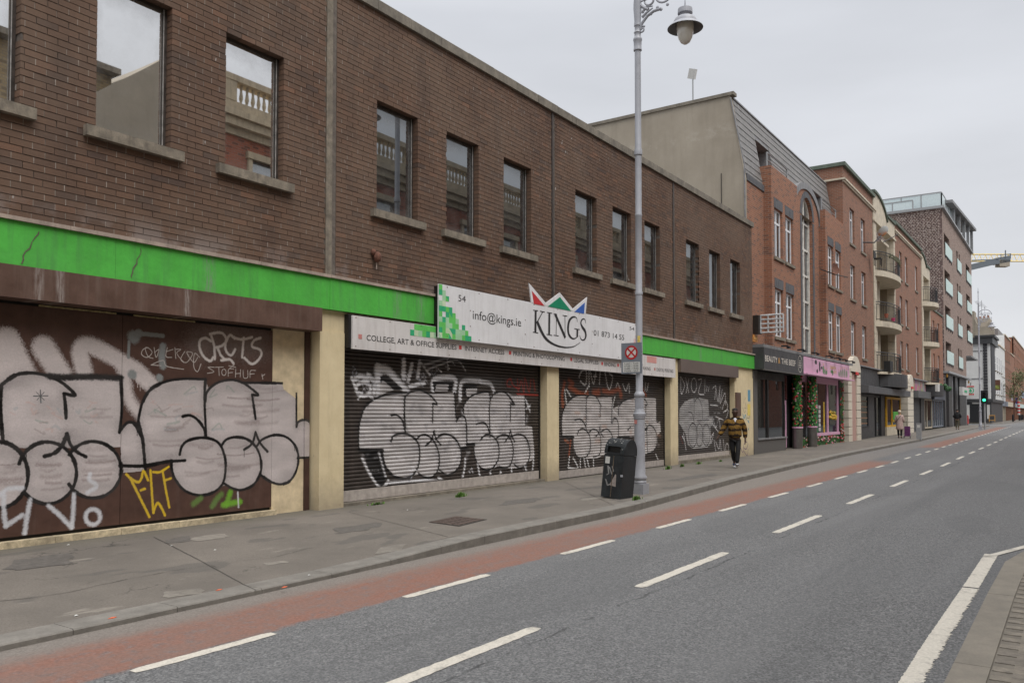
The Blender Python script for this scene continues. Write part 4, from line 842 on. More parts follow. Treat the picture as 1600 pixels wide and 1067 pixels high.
for pts in ([(180, 160), (200, 110), (240, 105), (235, 220), (190, 190)], [(262, 105), (265, 240)], [(275, 110), (300, 215), (320, 120)], [(300, 150), (325, 150)], [(350, 215), (360, 105), (400, 110)], [(395, 110), (420, 240), (440, 250), (460, 160), (435, 130)], [(490, 240), (500, 205), (520, 250)], [(545, 215), (570, 270), (595, 210), (600, 285)], [(735, 205), (730, 270)], [(758, 210), (745, 275)], [(230, 290), (260, 230)], [(100, 820), (90, 910)], [(90, 910), (170, 915), (130, 830)], [(190, 840), (190, 930)], [(220, 830), (240, 940)], [(250, 850), (265, 920)], [(300, 840), (300, 910)], [(60, 260), (75, 380)], [(75, 260), (110, 320)], [(480, 320), (460, 420), (500, 470)], [(820, 800), (850, 870)]): S(o, s_, pts, .045, WT, .4, .9)
m = paintmat('shutter with silver and orange', (.046, .037, .032), pt.image('shutter graffiti two'), .45, scuff=.25)
shutter(17.17, 23.86, sy, .0, 2.99, m, pt.b, 'roller shutter behind the lamp post, silver letters over orange spray paint')
MB().box(17.2, 23.9, .06, .6, -.06, .0).build('threshold', M_step, SB)
# shutter 3
pt = Paint(24.3, 29.9, .0, 2.95, 150, sy); o, s_ = (1050, 560), 5.929
Fi(o, s_, [(62, 600), (64, 470), (110, 400), (180, 370), (240, 365), (330, 380), (340, 530), (370, 540), (380, 600), (350, 640), (360, 780), (330, 820), (250, 830), (190, 835), (140, 800), (120, 700)], (168, 166, 165), .8, .12, sm=False)
for pts in ([(200, 375), (198, 590)], [(205, 400), (235, 368), (270, 440), (278, 560)], [(150, 498), (180, 510), (198, 590)], circ(188, 710, 42, 110, 14), circ(250, 710, 32, 105, 14), circ(312, 710, 34, 100, 14), [(230, 575), (340, 570)]): S(o, s_, pts, .030, (25, 24, 24))
for pts in ([(75, 170), (80, 330), (110, 250), (80, 180)], [(120, 180), (150, 320)], [(150, 190), (125, 320)], circ(198, 250, 25, 65, 12), [(240, 200), (270, 200), (240, 320), (290, 335)], [(300, 195), (298, 320)], [(320, 260), (312, 300)], [(338, 265), (330, 305)], [(370, 280), (400, 260), (390, 380)], [(400, 250), (420, 400), (440, 250), (430, 410)], [(460, 290), (440, 420), (485, 320), (490, 430)], [(460, 470), (490, 390), (510, 460), (470, 500), (515, 480), (490, 580)], [(350, 430), (420, 440)], [(380, 560), (400, 640), (430, 560), (440, 650)], [(400, 540), (470, 570)], [(385, 760), (410, 880), (480, 885), (520, 920)], [(400, 770), (430, 840), (440, 750), (450, 850)], [(470, 750), (480, 860)], circ(505, 830, 15, 40, 10), [(365, 600), (430, 690)], [(100, 690), (125, 850)], [(90, 720), (110, 760)], [(350, 740), (380, 690), (360, 780)]): S(o, s_, pts, .040, (208, 206, 206), .35, .9)
for i in range(26): x = rng.uniform(340, 440); y = rng.uniform(400, 640); S(o, s_, [(x, y), (x+rng.uniform(-30, 30), y+rng.uniform(-10, 10))], .05, rng.choice([(40, 38, 38), (110, 112, 114), (150, 150, 150)]), .7, .5)
S(o, s_, [(70, 720), (95, 790)], .03, (120, 40, 30))
m = paintmat('shutter with faded tags', (.050, .042, .038), pt.image('shutter graffiti three'), .45, scuff=.25)
shutter(24.46, 29.74, sy, .1, 2.99, m, pt.b, 'narrowest roller shutter with faded bubble letters and white tags')
MB().box(24.49, 29.76, .06, .6, -.06, .10).build('threshold', M_step, SB)
# stickers, meter box and tags on the end wall
end = [('blue sticker', (1168.5, 609), (1172.5, 627), (.12, .30, .42)), ('yellow sticker', (1168, 631), (1172.5, 649), (.70, .55, .13))]
for nm, a, b, c in end:
    (x0, z1), (x1, z0) = FP(*a, -.003), FP(*b, -.003); MB().box(x0, x1, -.004, -.0005, z0, z1).build('sticker', mat(nm, c, .5, .3, 30), SB, label=nm+' pasted on the cream end wall')
(x0, z1), (x1, z0) = FP(1150.5, 613, -.05), FP(1158, 650, -.05)
MB().box(x0, x1, -.05, 0, z0, z1).build('meter_box', M_brown, SB)
PU = mat('purple spray', (.10, .05, .14), .6); TU = mat('blue spray', (.03, .25, .38), .6); BK = mat('black spray', (.02, .02, .02), .6)
def etag(pts, wd, m, o=(1100, 600), sc=7.11):
    P = cat([FP(o[0]+u/sc, o[1]+v/sc, 0) for u, v in pts], 4); MB().ribbon(P, [wd]*len(P), -.0015).build('graffiti', m, SB)
etag([(405, 700), (430, 760), (440, 690)], .03, PU); etag([(480, 650), (455, 640), (440, 700), (470, 720), (490, 660)], .03, PU); etag([(440, 740), (480, 795), (490, 720)], .03, PU)
etag([(430, 330), (445, 380), (460, 340), (470, 400)], .045, TU); etag([(485, 400), (500, 430)], .06, TU); etag([(493, 490), (495, 510)], .07, TU); etag([(475, 370), (500, 380), (505, 350), (480, 330)], .02, BK)
etag([(445, 160), (440, 220)], .015, BK); etag([(455, 200), (470, 270), (450, 260)], .015, BK); etag([(430, 260), (450, 320), (465, 290)], .015, BK); etag([(462, 150), (455, 180)], .012, BK)
# junk on the brickwork: old lamp bracket with its cable
jb = thing('bracket_lamp', 'rusty broken lamp bracket on the brick wall above the green fascia', 'wall lamp', (10.75, 0, 4.3))
M_rust = mat('rust', (.14, .065, .045), .9, .4, 20)
(bx, bz) = FP(584, 402, 0); jb.location = (bx, 0, bz); WL[jb.name] = Vector((bx, 0, bz))
MB().ell((bx+.02, -.07, bz), (.075, .07, .10), 8, 6).ell((bx-.05, -.04, bz+.08), (.05, .05, .06), 8, 6).build('housing', M_rust, jb, smooth=True)
MB().tube([(bx+.02, -.05, bz-.08), (bx+.02, -.05, bz-.22)], .012).build('cable', M_ledge, jb)
# ------------------------------------------------------------------ signs
def text(s, x0, x1, z, h, y, m, parent, name='lettering', axis='x', ws=1.0, off=0.0):
    cu = bpy.data.curves.new('t', 'FONT'); cu.body = s; cu.size = 1; cu.offset = off; cu.resolution_u = 3; o = bpy.data.objects.new('t', cu); COL.objects.link(o)
    bpy.context.view_layer.update(); me = bpy.data.meshes.new_from_object(o.evaluated_get(bpy.context.evaluated_depsgraph_get()))
    V = [v.co.copy() for v in me.vertices]; F = [tuple(p.vertices) for p in me.polygons]; bpy.data.objects.remove(o)
    a, b = min(v.x for v in V), max(v.x for v in V); hh = .73
    mb = MB(); k = (x1-x0)/(b-a)
    for v in V:
        u = x0+(v.x-a)*k; q = z+v.y*h/hh
        mb.v.append((u, y, q) if axis == 'x' else (y, u, q))
    mb.f = F; return mb.build(name, m, parent)
M_board = mat('white sign board', (.70, .70, .715), .5, .05, 3, .35, (.36, .33, .31))
M_board2 = mat('dirty white sign board', (.62, .595, .585), .55, .06, 3, .5, (.32, .28, .25))
M_ink = mat('black print', (.022, .022, .024), .5, .1)
M_inkf = mat('faded black print', (.075, .07, .075), .5, .3, 12)
M_redp = mat('red print', (.55, .05, .05), .5, .1)
M_redf = mat('faded red print', (.55, .22, .20), .5, .2, 5)
G4 = [mat('sign green %d' % i, c, .5, .1) for i, c in enumerate([(.03, .38, .17), (.12, .52, .11), (.34, .58, .36), (.50, .62, .42)])]
R3 = [mat('sign red %d' % i, c, .5, .1) for i, c in enumerate([(.62, .08, .07), (.62, .30, .27), (.70, .52, .50)])]
M_screw = mat('rusty screw', (.16, .10, .08), .7)
ls = thing('service_sign', 'long lower white sign strip listing stationery services above the roller shutters', 'shop sign', (10.13, -.12, 2.72))
mb = MB(); xx = [10.13, 12.72, 15.0, 17.4, 19.0, 21.4, 24.03]
for a, b in zip(xx, xx[1:]): mb.box(a+.002, b-.002, -.12, -.085, 2.722, 3.30)
mb.build('board', M_board2, ls); MB().box(10.07, 24.0, -.083, .22, 2.74, 3.32).build('frame', M_dark, ls)
yb = -.1225
for s, a, b, m in (('COLLEGE, ART & OFFICE SUPPLIES', 10.47, 13.02, M_ink), ('INTERNET ACCESS', 13.30, 14.70, M_ink), ('PRINTING & PHOTOCOPYING', 15.05, 17.27, M_ink), ('LEGAL SUPPLIES', 17.72, 19.0, M_ink), ('BINDING', 19.33, 19.97, M_ink), ('LAMINATING', 20.25, 21.1, M_inkf), ('FAXING', 21.62, 22.2, M_inkf), ('DIGITAL PRINTING', 22.62, 23.85, M_inkf)):
    h = .105; text(s, a, b, 2.89 if a < 19 else 2.87, h, yb, m, ls, off=.006)
    bx = a-.20 if a < 14.9 else a-.17; MB().box(bx, bx+.085, yb-.001, yb+.001, 2.905 if a < 19 else 2.885, 2.985 if a < 19 else 2.965).build('bullet', M_redp if 11 < a < 21 else M_redf, ls)
for gm in range(4):
    mb = MB()
    for i in range(8):
        for k in range(2):
            if (i*7+k*5+i*k) % 4 == gm and (i > 0 or k == 0): mb.box(11.62+i*.115, 11.62+i*.115+.113, yb-.0015, yb+.001, 3.07+k*.113-(.0), 3.07+k*.113+.11)
    mb.build('pixel_squares', G4[gm], ls, kind='stuff')
MB().box(21.95, 22.62, yb-.001, yb+.001, 3.10, 3.285).build('red_strip', R3[1], ls)
mb = MB()
for x in np.arange(10.2, 24, .86): 
    for z in (3.26, 2.76): mb.box(x, x+.018, -.124, -.119, z, z+.018)
mb.build('screws', M_screw, ls, kind='stuff')
ys = -.21
us = thing('main_sign', 'big white shop sign with black KINGS lettering under a three pointed crown', 'shop sign', (12.6, ys, 3.1))
def FS(o, sc, pts, y=ys): return [FP(o[0]+u/sc, o[1]+v/sc, y) for u, v in pts]
xl, xr = FP(685.5, 480, ys)[0], FP(1003, 550, ys)[0]; zt, zb = 4.13, 3.075
xl -= 0; pan = [xl, xl+1.55, xl+3.1, FP(945, 500, ys)[0], xr]
pan = [xl, FP(733, 480, ys)[0], FP(819, 490, ys)[0], FP(924, 500, ys)[0], xr]
for a, b in zip(pan, pan[1:]): MB().box(a+.002, b-.002, ys, ys+.03, zb, zt).build('board', M_board, us)
MB().box(xl+.02, xr-.02, ys+.032, -.075, zb+.03, zt-.03).build('frame', M_dark, us)
O4, S4 = (800, 430), 6.154
CR = FS(O4, S4, [(186, 262), (162, 75), (325, 268), (460, 168), (585, 325), (722, 212), (708, 372)])
cpoly = [(CR[0][0], zt-.001), CR[1], (CR[2][0], max(CR[2][1], zt+.004)), CR[3], (CR[4][0], max(CR[4][1], zt+.004)), CR[5], (CR[6][0], zt-.001)]
MB().xz(cpoly, ys-.004, ys+.02).build('crown_board', M_board, us)
for nm, pts, col in (('red_point', [(190, 150), (210, 275), (312, 295)], (.50, .03, .035)), ('green_point', [(345, 300), (460, 210), (568, 345)], (0, .22, .11)), ('blue_point', [(600, 352), (700, 262), (692, 370)], (.03, .11, .42))):
    MB().xz(FS(O4, S4, pts, ys-.004), ys-.008, ys-.003).build(nm, mat(nm, col, .45, .06), us)
def glyph(strokes, name='letter'):
    mb = MB(); k = 0
    for pts, wd in strokes:
        P = FS(O4, S4, pts, ys); ws_ = wd if isinstance(wd, list) else [wd]*len(P)
        if len(P) > 2 and len(pts) > 3:
            Q = cat(P, 5); W_ = [interp(list(zip(range(len(ws_)), ws_)), i/5) for i in range(len(Q))]; P, ws_ = Q, W_
        mb.ribbon(P, ws_, ys-.003-k*.0002); k += 1
    return mb.build(name, M_ink, us)
T, t_ = .085, .022
glyph([([(227, 338), (224, 551)], T), ([(203, 336), (250, 343)], t_), ([(200, 547), (252, 556)], t_), ([(243, 447), (295, 352)], t_*1.2), ([(268, 345), (314, 355)], t_), ([(240, 440), (268, 510), (310, 590), (360, 640), (420, 673), (480, 690), (540, 694), (600, 682), (655, 645)], [.09, .10, .085, .065, .05, .04, .03, .022, .012])])
glyph([([(359, 364), (356, 572)], T), ([(334, 358), (386, 367)], t_), ([(331, 568), (384, 579)], t_)])
glyph([([(427, 378), (423, 578)], t_*1.2), ([(400, 372), (432, 378)], t_), ([(400, 576), (448, 584)], t_), ([(414, 374), (512, 602)], T*1.05), ([(508, 392), (510, 602)], t_*1.2), ([(486, 386), (530, 394)], t_)])
glyph([([(626, 450), (622, 415), (600, 401), (572, 410), (548, 445), (538, 505), (545, 565), (570, 602), (600, 610), (630, 590)], [.02, .025, .035, .055, .085, .095, .085, .055, .03, .025]), ([(628, 518), (626, 592)], T), ([(598, 514), (650, 523)], t_)])
glyph([([(706, 462), (702, 430), (686, 420), (668, 434), (662, 466), (676, 500), (700, 535), (710, 575), (700, 612), (680, 624), (660, 610), (650, 578)], [.018, .03, .03, .045, .065, .085, .09, .08, .05, .03, .03, .018])])
def PX(px, z): return FP(px, 500, ys)[0]
for s, a, b, z, h in (('54', 716, 727.5, 3.86, .135), ('info@kings.ie', 738.5, 814, 3.545, .19), ('01 873 14 55', 927.5, 975, 3.615, .15), ('54', 983.5, 991, 3.93, .10)): text(s, PX(a, 0), PX(b, 0), z, h, ys-.003, M_ink, us)
hts = [10, 9, 7, 6, 5, 4, 4, 3, 2, 1]
hts = [10, 9, 8, 6, 5, 4, 3, 3, 2, 1]; prr = random.Random(3)
mbs = [MB() for _ in G4]; cs = .1045
for i, hh_ in enumerate(hts):
    for k in range(hh_):
        if prr.random() < .13: continue
        mm = mbs[prr.choice([0, 0, 1, 1, 2, 2, 3])]; x = xl+.003+i*cs; z = zb+.003+k*cs
        if prr.random() < .25: mm.poly([(x, ys-.003, z), (x+cs, ys-.003, z), (x, ys-.003, z+cs)]); mbs[prr.randrange(4)].poly([(x+cs, ys-.003, z), (x+cs, ys-.003, z+cs), (x, ys-.003, z+cs)])
        else: mm.quad((x, ys-.003, z), (x+cs, ys-.003, z), (x+cs, ys-.003, z+cs), (x, ys-.003, z+cs))
for m_, mm in zip(G4, mbs): mm.build('pixel_squares', m_, us, kind='stuff')
mbs = [MB() for _ in R3]
for i in range(6):
    for k in range(10):
        if prr.random() < .15+i*-.02: continue
        x = xr-.003-(i+1)*cs; z = zb+.003+k*cs
        if i < 2+(10-k)*.5: mbs[prr.choice([0, 0, 1, 2]) if k < 6 else prr.choice([1, 2])].quad((x, ys-.003, z), (x+cs, ys-.003, z), (x+cs, ys-.003, z+cs), (x, ys-.003, z+cs))
for m_, mm in zip(R3, mbs): mm.build('pixel_squares', m_, us, kind='stuff')
mb = MB()
for x in list(np.arange(xl+.25, xr, 1.05)):
    for z in (zb+.04, zt-.05): mb.box(x, x+.022, ys-.004, ys, z, z+.022)
for x in pan[1:-1]:
    for z in (zb+.3, zb+.62): mb.box(x+.03, x+.052, ys-.004, ys, z, z+.022)
mb.build('screws', M_screw, us, kind='stuff')

# ------------------------------------------------------------------ lamp posts
M_lamp = mat('silver grey painted iron', (.34, .35, .385), .42, .08, 6, .15, (.2, .2, .2), spec=.5)
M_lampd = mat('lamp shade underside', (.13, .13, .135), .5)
M_lens = mat('milky lamp glass', (.72, .69, .63), .12, .08, spec=.9)
def lamppost(label):
    r = thing('street_lamp', label, 'street lamp')
    MB().box(-.14, .14, -.14, .14, -.1, .20).build('plinth', M_lamp, r)
    b = MB(); b.lathe([(.13, .2), (.14, .24), (.12, .27), (.145, .30), (.145, .34), (.115, .38), (.108, .7), (.104, 1.50), (.118, 1.51), (.118, 1.54), (.128, 1.555), (.128, 1.61), (.112, 1.62), (.10, 1.66), (.09, 1.70)], 0, 0, 24)
    n = 20; base = len(b.v)
    for z in (1.70, 1.94):                     # fluted drum
        for k in range(n*2): t = math.pi*k/n; q = .088 if k % 2 else .078; b.v.append((q*math.cos(t), q*math.sin(t), z))
    for k in range(n*2): j = (k+1) % (n*2); b.f.append((base+k, base+j, base+2*n+j, base+2*n+k))
    b.lathe([(.09, 1.94), (.105, 1.96), (.105, 2.0), (.085, 2.03), (.07, 2.06), (.068, 4.0), (.078, 4.01), (.078, 4.06), (.067, 4.08), (.066, 5.6), (.072, 5.61), (.072, 5.64), (.065, 5.66), (.064, 6.84), (.082, 6.86), (.082, 6.95), (.064, 7.0), (.062, 9.0)], 0, 0, 24)
    b.build('shaft', M_lamp, r, smooth=True)
    b = MB().lathe([(.062, 9.0), (.085, 9.01), (.085, 9.04), (.078, 9.06), (.082, 9.20), (.092, 9.22), (.09, 9.26), (.065, 9.29), (.065, 9.36), (.078, 9.38), (.06, 9.42), (.06, 9.50), (.075, 9.52), (.072, 9.56), (.066, 9.62), (.085, 9.9), (.07, 10.2), (.05, 11.4), (.06, 11.42), (.05, 11.46), (.035, 11.5), (.03, 12.4), (.05, 12.42), (.055, 12.47), (.03, 12.52), (.015, 12.8), (.002, 12.9)], 0, 0, 20)
    b.build('collar', M_lamp, r, smooth=True)
    def sp(c, r0, r1, a0, a1, n=22): return [(0, c[0]+(r0+(r1-r0)*i/n)*math.cos(R(a0+(a1-a0)*i/n)), c[1]+(r0+(r1-r0)*i/n)*math.sin(R(a0+(a1-a0)*i/n))) for i in range(n+1)]
    b = MB(); cy, cz, rr = -.50, 10.28, .55       # round scroll bracket reaching over the road (towards -y)
    arc = sp((cy, cz), rr, rr, 175, -62, 36); b.tube([(q[0], q[1], q[2]) for q in arc], .032, 8)
    b.tube([(0, -.04, 9.40), (0, -.10, 9.55), (0, -.22, 9.67), (0, -.36, 9.73), (0, -.52, 9.735)], .03, 8)
    b.tube(sp((-.10, 9.42), .02, .075, 0, 500, 20), .02, 6)
    b.tube(sp((-.28, 9.98), .04, .17, 40, 560, 30), .022, 6); b.tube(sp((-.60, 10.02), .04, .19, 200, 700, 30), .022, 6)
    b.tube(sp((-.50, 10.34), .05, .22, 90, 560, 30), .022, 6); b.tube(sp((-.24, 10.42), .03, .14, 0, 480, 26), .02, 6); b.tube(sp((-.78, 10.40), .03, .14, 100, 560, 26), .02, 6)
    b.tube([(0, -.50, 10.5), (0, -.50, 11.1)], [.012, .014], 6); b.ell((0, -.50, 10.34), (.03, .06, .09)); b.ell((0, -.50, 10.98), (.02, .05, .06))
    for a, c in ((-.30, 9.71), (-.52, 9.74), (-.66, 9.80), (-.44, 9.80), (-.12, 9.80)): b.ell((0, a, c-.02), (.02, .035, .035))
    for s in (-1, 1): b.tube([(0, -.1, 9.72+s*.05), (0, -.2, 9.80+s*.06), (0, -.34, 9.82+s*.02)], [.03, .024, .012], 6)
    b.tube([(0, -.03, 11.15), (0, -.2, 11.3), (0, -.32, 11.1)], .016, 6); b.tube(sp((.12, 11.55), .03, .16, -60, 300, 20), .012, 6)
    b.build('scroll_bracket', M_lamp, r, smooth=True)
    ly = -1.03
    b = MB().tube([(0, -1.0, 10.1), (0, ly, 10.06), (0, ly, 9.58)], [.02, .022, .022], 8); b.tube([(0, cy+rr*math.cos(R(-30)), cz+rr*math.sin(R(-30))), (0, ly, 10.06)], .018, 8); b.build('drop_arm', M_lamp, r, smooth=True)
    b = MB().lathe([(.0, 9.62), (.05, 9.61), (.14, 9.585), (.145, 9.53), (.145, 9.49), (.105, 9.48), (.095, 9.44), (.14, 9.425), (.20, 9.39), (.225, 9.34), (.23, 9.30), (.29, 9.26), (.345, 9.205), (.348, 9.195)], 0, ly, 32); b.build('lamp_shade', M_lamp, r, smooth=True)
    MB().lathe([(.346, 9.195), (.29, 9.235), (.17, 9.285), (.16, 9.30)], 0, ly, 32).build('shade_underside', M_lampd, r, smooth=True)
    MB().lathe([(.165, 9.29), (.168, 9.18), (.160, 9.10), (.135, 9.0), (.09, 8.92), (.04, 8.885), (.0, 8.88)], 0, ly, 28).build('lens', M_lens, r, smooth='all')
    return r
LX, LY = 15.15, 7.25-YC
lamp = lamppost('tall silver ornate street lamp standing behind the litter bin'); lamp.location = (LX, LY, 0)
lx2, ly2, lz2 = GP(1532, 669.5)
copy_tree(lamp, (lx2, ly2, lz2), 0, 'distant silver ornate street lamp beside the green traffic light')
for o in bpy.data.objects:
    if o.name.startswith('street_lamp'): o['group'] = 'ornate silver street lamps along the kerb'
# parking restriction plate on the lamp post
M_plate = mat('grey sign plate', (.175, .195, .23), .4, .04); M_plw = mat('white sign face', (.60, .60, .58), .4, .05, 9, .2); M_sred = mat('sign red', (.45, .015, .02), .4)
ps = thing('parking_sign', 'grey clearway plate with a red circled cross fixed to the lamp post', 'traffic sign', (LX-.12, LY+.10, 2.43))
X0 = LX-.12; yc = LY+.115; z0, z1 = 2.41, 3.03
mb = MB(); mb.box(X0, X0+.02, yc-.225, yc+.225, z0, z1); mb.build('plate', M_plate, ps)
xf = X0-.002
def face(pts, m, name, d=0): return MB().poly([(xf-d, yc-a, b) for a, b in pts]).build(name, m, ps)
face([(-.19, z0+.03), (-.19, z0+.235), (.19, z0+.235), (.19, z0+.03)], M_plw, 'time_panel')
for s, zz, hh_ in (('Luan - Sath', z0+.19, .035), ('07:00 - 10:00', z0+.137, .038), ('16:00 - 19:00', z0+.086, .038), ('MON - SAT', z0+.042, .032)):
    q = text(s, 0, .31, 0, hh_, 0, M_ink, None); me = q.data
    for v in me.vertices: v.co = (xf-.002-X0, yc+.155-v.co.x-(LY+.10), v.co.z+zz-2.43)
    q.parent = ps; me.flip_normals()
def ring(r0, r1, n=36): 
    mb = MB()
    for k in range(n):
        a, b = 2*math.pi*k/n, 2*math.pi*(k+1)/n; f = lambda r_, t: (xf-.001, yc+r_*math.cos(t), 2.835+r_*math.sin(t))
        mb.quad(f(r0, a), f(r0, b), f(r1, b), f(r1, a)) if r0 else mb.poly([f(0, 0), f(r1, b), f(r1, a)])
    return mb
ring(0, .115).build('disc', M_plw, ps)
mb = ring(.105, .14); mb.v = [(v[0]-.001, v[1], v[2]) for v in mb.v]
for s in (-1, 1):
    d = .105*.72; w_ = .017; n_ = Vector((0, s, 1)).normalized()*w_; a, b = Vector((xf-.002, yc-d, 2.835-s*-1*-d*1)), None
    p = Vector((xf-.002-.0004*s, yc-d, 2.835+s*d)); q = Vector((xf-.002-.0004*s, yc+d, 2.835-s*d)); mb.poly([p-n_, q-n_, q+n_, p+n_])
mb.build('cross', M_sred, ps)
mb = MB().tube([(LX, LY, 2.58), (LX, LY, 2.61)], .075, 16).tube([(LX, LY, 2.86), (LX, LY, 2.89)], .075, 16); mb.build('clamp', M_lamp, ps)
MB().box(LX-.074, LX-.070, LY-.06, LY-.0, 3.04, 3.17).build('sticker', mat('yellow sticker', (.6, .4, .03), .4), lamp)
MB().box(LX-.112, LX-.108, LY+.0, LY+.06, 1.40, 1.48).build('sticker', M_redf, lamp)
for o in list(lamp.children):
    if o.name.startswith('sticker'): o.data.transform(Matrix.Translation((-LX, -LY, 0)))
# ------------------------------------------------------------------ litter bin, leaning slightly
M_bin = mat('scuffed dark blue grey bin', (.022, .026, .030), .45, .3, 9, .3, (.07, .07, .07), bmp=.002)
bn = thing('litter_bin', 'leaning dark street litter bin with arched hood and torn stickers at the kerb', 'litter bin', (14.0, -3.3, 0))
bw, bd, bh = .45, .42, 1.13
def archp(d, z0, z1, n=12, ins=0):            # profile in x/z, top a half round
    r_ = d/2-ins; c_ = z1-d/2
    return [(-r_, z0), (r_, z0)]+[(r_*math.cos(math.pi*i/n), c_+r_*math.sin(math.pi*i/n)) for i in range(n+1)]
ox = bn.location
P = archp(bd, 0, bh)
z_h = .82
low = [(-bd/2, .0), (bd/2, .0), (bd/2, z_h), (-bd/2, z_h)]
MB().prism([(ox.x+a, ox.y-bw/2, b) for a, b in low], (0, bw, 0)).build('body', M_bin, bn)
n = 14; top = [(bd/2*math.cos(math.pi*i/n)*1.02, .86+(bh-.86)*math.sin(math.pi*i/n)) for i in range(n+1)]
hood = [(bd/2*1.02, z_h+.006)]+top+[(-bd/2*1.02, z_h+.006)]
mb = MB(); Y0, Y1 = ox.y-bw/2-.006, ox.y+bw/2+.006; ym0, ym1 = ox.y-.13, ox.y+.16
mb.poly([(ox.x+a, Y0, b) for a, b in hood][::-1]); mb.poly([(ox.x+a, Y1, b) for a, b in hood])
for i in range(len(hood)-1):
    (a, b), (c, d) = hood[i], hood[i+1]; op = a < 0 and .865 < (b+d)/2 < 1.0
    for y0, y1 in ((Y0, Y1),) if not op else ((Y0, ym0), (ym1, Y1)): mb.quad((ox.x+a, y0, b), (ox.x+c, y0, d), (ox.x+c, y1, d), (ox.x+a, y1, b))
mb.build('hood', M_bin, bn, smooth=True)
MB().box(ox.x-bd/2+.05, ox.x+bd/2-.05, ox.y-bw/2+.03, ox.y+bw/2-.03, .8, .97).build('liner', M_dark, bn)
MB().box(ox.x-bd/2-.004, ox.x-bd/2-.0005, ox.y+.09, ox.y+.19, .64, .77).build('sticker', M_plw, bn)
xf2 = ox.x-bd/2-.003
MB().poly([(xf2, ox.y+.05, .24), (xf2, ox.y-.10, .22), (xf2, ox.y-.09, .44), (xf2, ox.y-.07, .46), (xf2, ox.y+.0, .33)]).build('torn_sticker', M_redf and mat('torn paper', (.30, .26, .24), .8, .2, 20), bn)
mb = MB()
for pts in ([(.13, .60), (.10, .45), (.15, .42)], [(.03, .60), (-.0, .50)], [(.10, .58), (.02, .44)], [(.14, .30), (.10, .22), (.06, .26)], [(.16, .34), (.12, .27)]):
    mb.v += []; P_ = [(xf2-.001, ox.y+a, b) for a, b in pts]
    for (p, q) in zip(P_, P_[1:]): mb.quad(p, q, (q[0], q[1]-.03, q[2]), (p[0], p[1]-.03, p[2]))
mb.build('graffiti', mat('white scrawl', (.26, .26, .26), .6), bn)
MB().box(xf2-.002, xf2, ox.y+.0-.008, ox.y+.008, .02, .80).build('door_seam', mat('seam rust', (.13, .10, .07), .8), bn)
MB().box(ox.x-bd/2-.012, ox.x-bd/2, ox.y-.24, ox.y-.19, .42, .46).build('lock', M_lamp, bn)
mb = MB(); 
for i in range(26):
    a = rng.uniform(math.pi*.5, math.pi*.98); yy = rng.uniform(Y0+.04, Y1-.04); rr_ = rng.uniform(.006, .014); cxx = ox.x+bd/2*math.cos(a)*1.03; czz = .86+(bh-.86)*math.sin(a)*1.012
    if ym0-.02 < yy < ym1+.02 and czz < 1.02: continue
    mb.ell((cxx, yy, czz), (rr_, rr_, rr_*.6), 6, 3)
mb.build('bird_droppings', mat('droppings', (.5, .5, .48), .8), bn)
bpy.context.view_layer.update()
bn.rotation_euler = (R(4.0), R(3.6), R(-8)); bn.location = (14.16, 7.26-YC, .0)
# ------------------------------------------------------------------ weeds
M_weed = mat('weed green', (.09, .19, .03), .7, .35, 20)
def weed(px, py, wd, n, label, h=.09, y=None):
    x, y, z = GP(px, py); z = pz(x, y); mb = MB()
    for i in range(n):
        a, r_ = rng.uniform(0, 6.28), abs(rng.gauss(0, .5))*wd; px_, py_ = x+r_*math.cos(a)*1.6, y+r_*math.sin(a)*.3; hh_ = h*rng.uniform(.4, 1.1); l = rng.uniform(-.06, .06); s = rng.uniform(.006, .014); t = rng.uniform(0, 3.14); c_, s_2 = math.cos(t)*s, math.sin(t)*s
        mb.poly([(px_-c_, py_-s_2, z), (px_+c_, py_+s_2, z), (px_+l+c_*1.3, py_+l*.4+s_2, z+hh_*.6), (px_+l*1.6, py_+l*.6, z+hh_)])
    mb.build('weed_tuft', M_weed, label=label, cat='weed', group='weeds at the foot of the walls')
for a in ((720, 776, .10, 140, 'bright green weed tuft at the foot of the longest roller shutter', .10), (590, 788, .14, 60, 'thin sparse weeds left of the bright tuft under the longest shutter', .05), (1044, 733, .12, 120, 'green weed tuft at the foot of the third cream pillar', .11), (1066, 729, .12, 90, 'weed tuft just right of the third cream pillar', .09), (1092, 725, .12, 90, 'weed tuft under the middle of the narrowest shutter', .09), (1126, 721, .12, 70, 'low weed tuft behind the walking man', .07), (994, 781, .10, 110, 'green weed tuft at the right foot of the litter bin', .09)):
    weed(*a)
# ------------------------------------------------------------------ people (skin modifier bodies)
M_skin = mat('dark brown skin', (.060, .030, .020), .5, .12, 20); M_skin2 = mat('pale skin', (.42, .26, .20), .5, .1, 20)
def stripes():
    m, t, b = newmat('mustard jacket with dark bands'); tcn = N(t, 'ShaderNodeTexCoord'); P = tcn.outputs['Object']
    s = N(t, 'ShaderNodeSeparateXYZ'); t.links.new(P, s.inputs[0])
    z = math_(t, 'ADD', s.outputs[2], math_(t, 'MULTIPLY', noise(t, 6, 4, .75, P), .16))
    w_ = math_(t, 'SINE', math_(t, 'MULTIPLY', z, 2*math.pi/.165)); f = mrange(t, math_(t, 'ADD', w_, math_(t, 'MULTIPLY', math_(t, 'SUBTRACT', noise(t, 15, 3, .6, P), .5), 5.0)), -.15, .5)
    c = mix(t, f, mix(t, mrange(t, noise(t, 40, 3, .6, P), .3, .7), (.15, .085, .024), (.27, .16, .045)), (.028, .020, .016)); t.links.new(c, b.inputs['Base Color']); b.inputs['Roughness'].default_value = .95; setspec(b, .1); return m
M_jack = stripes()
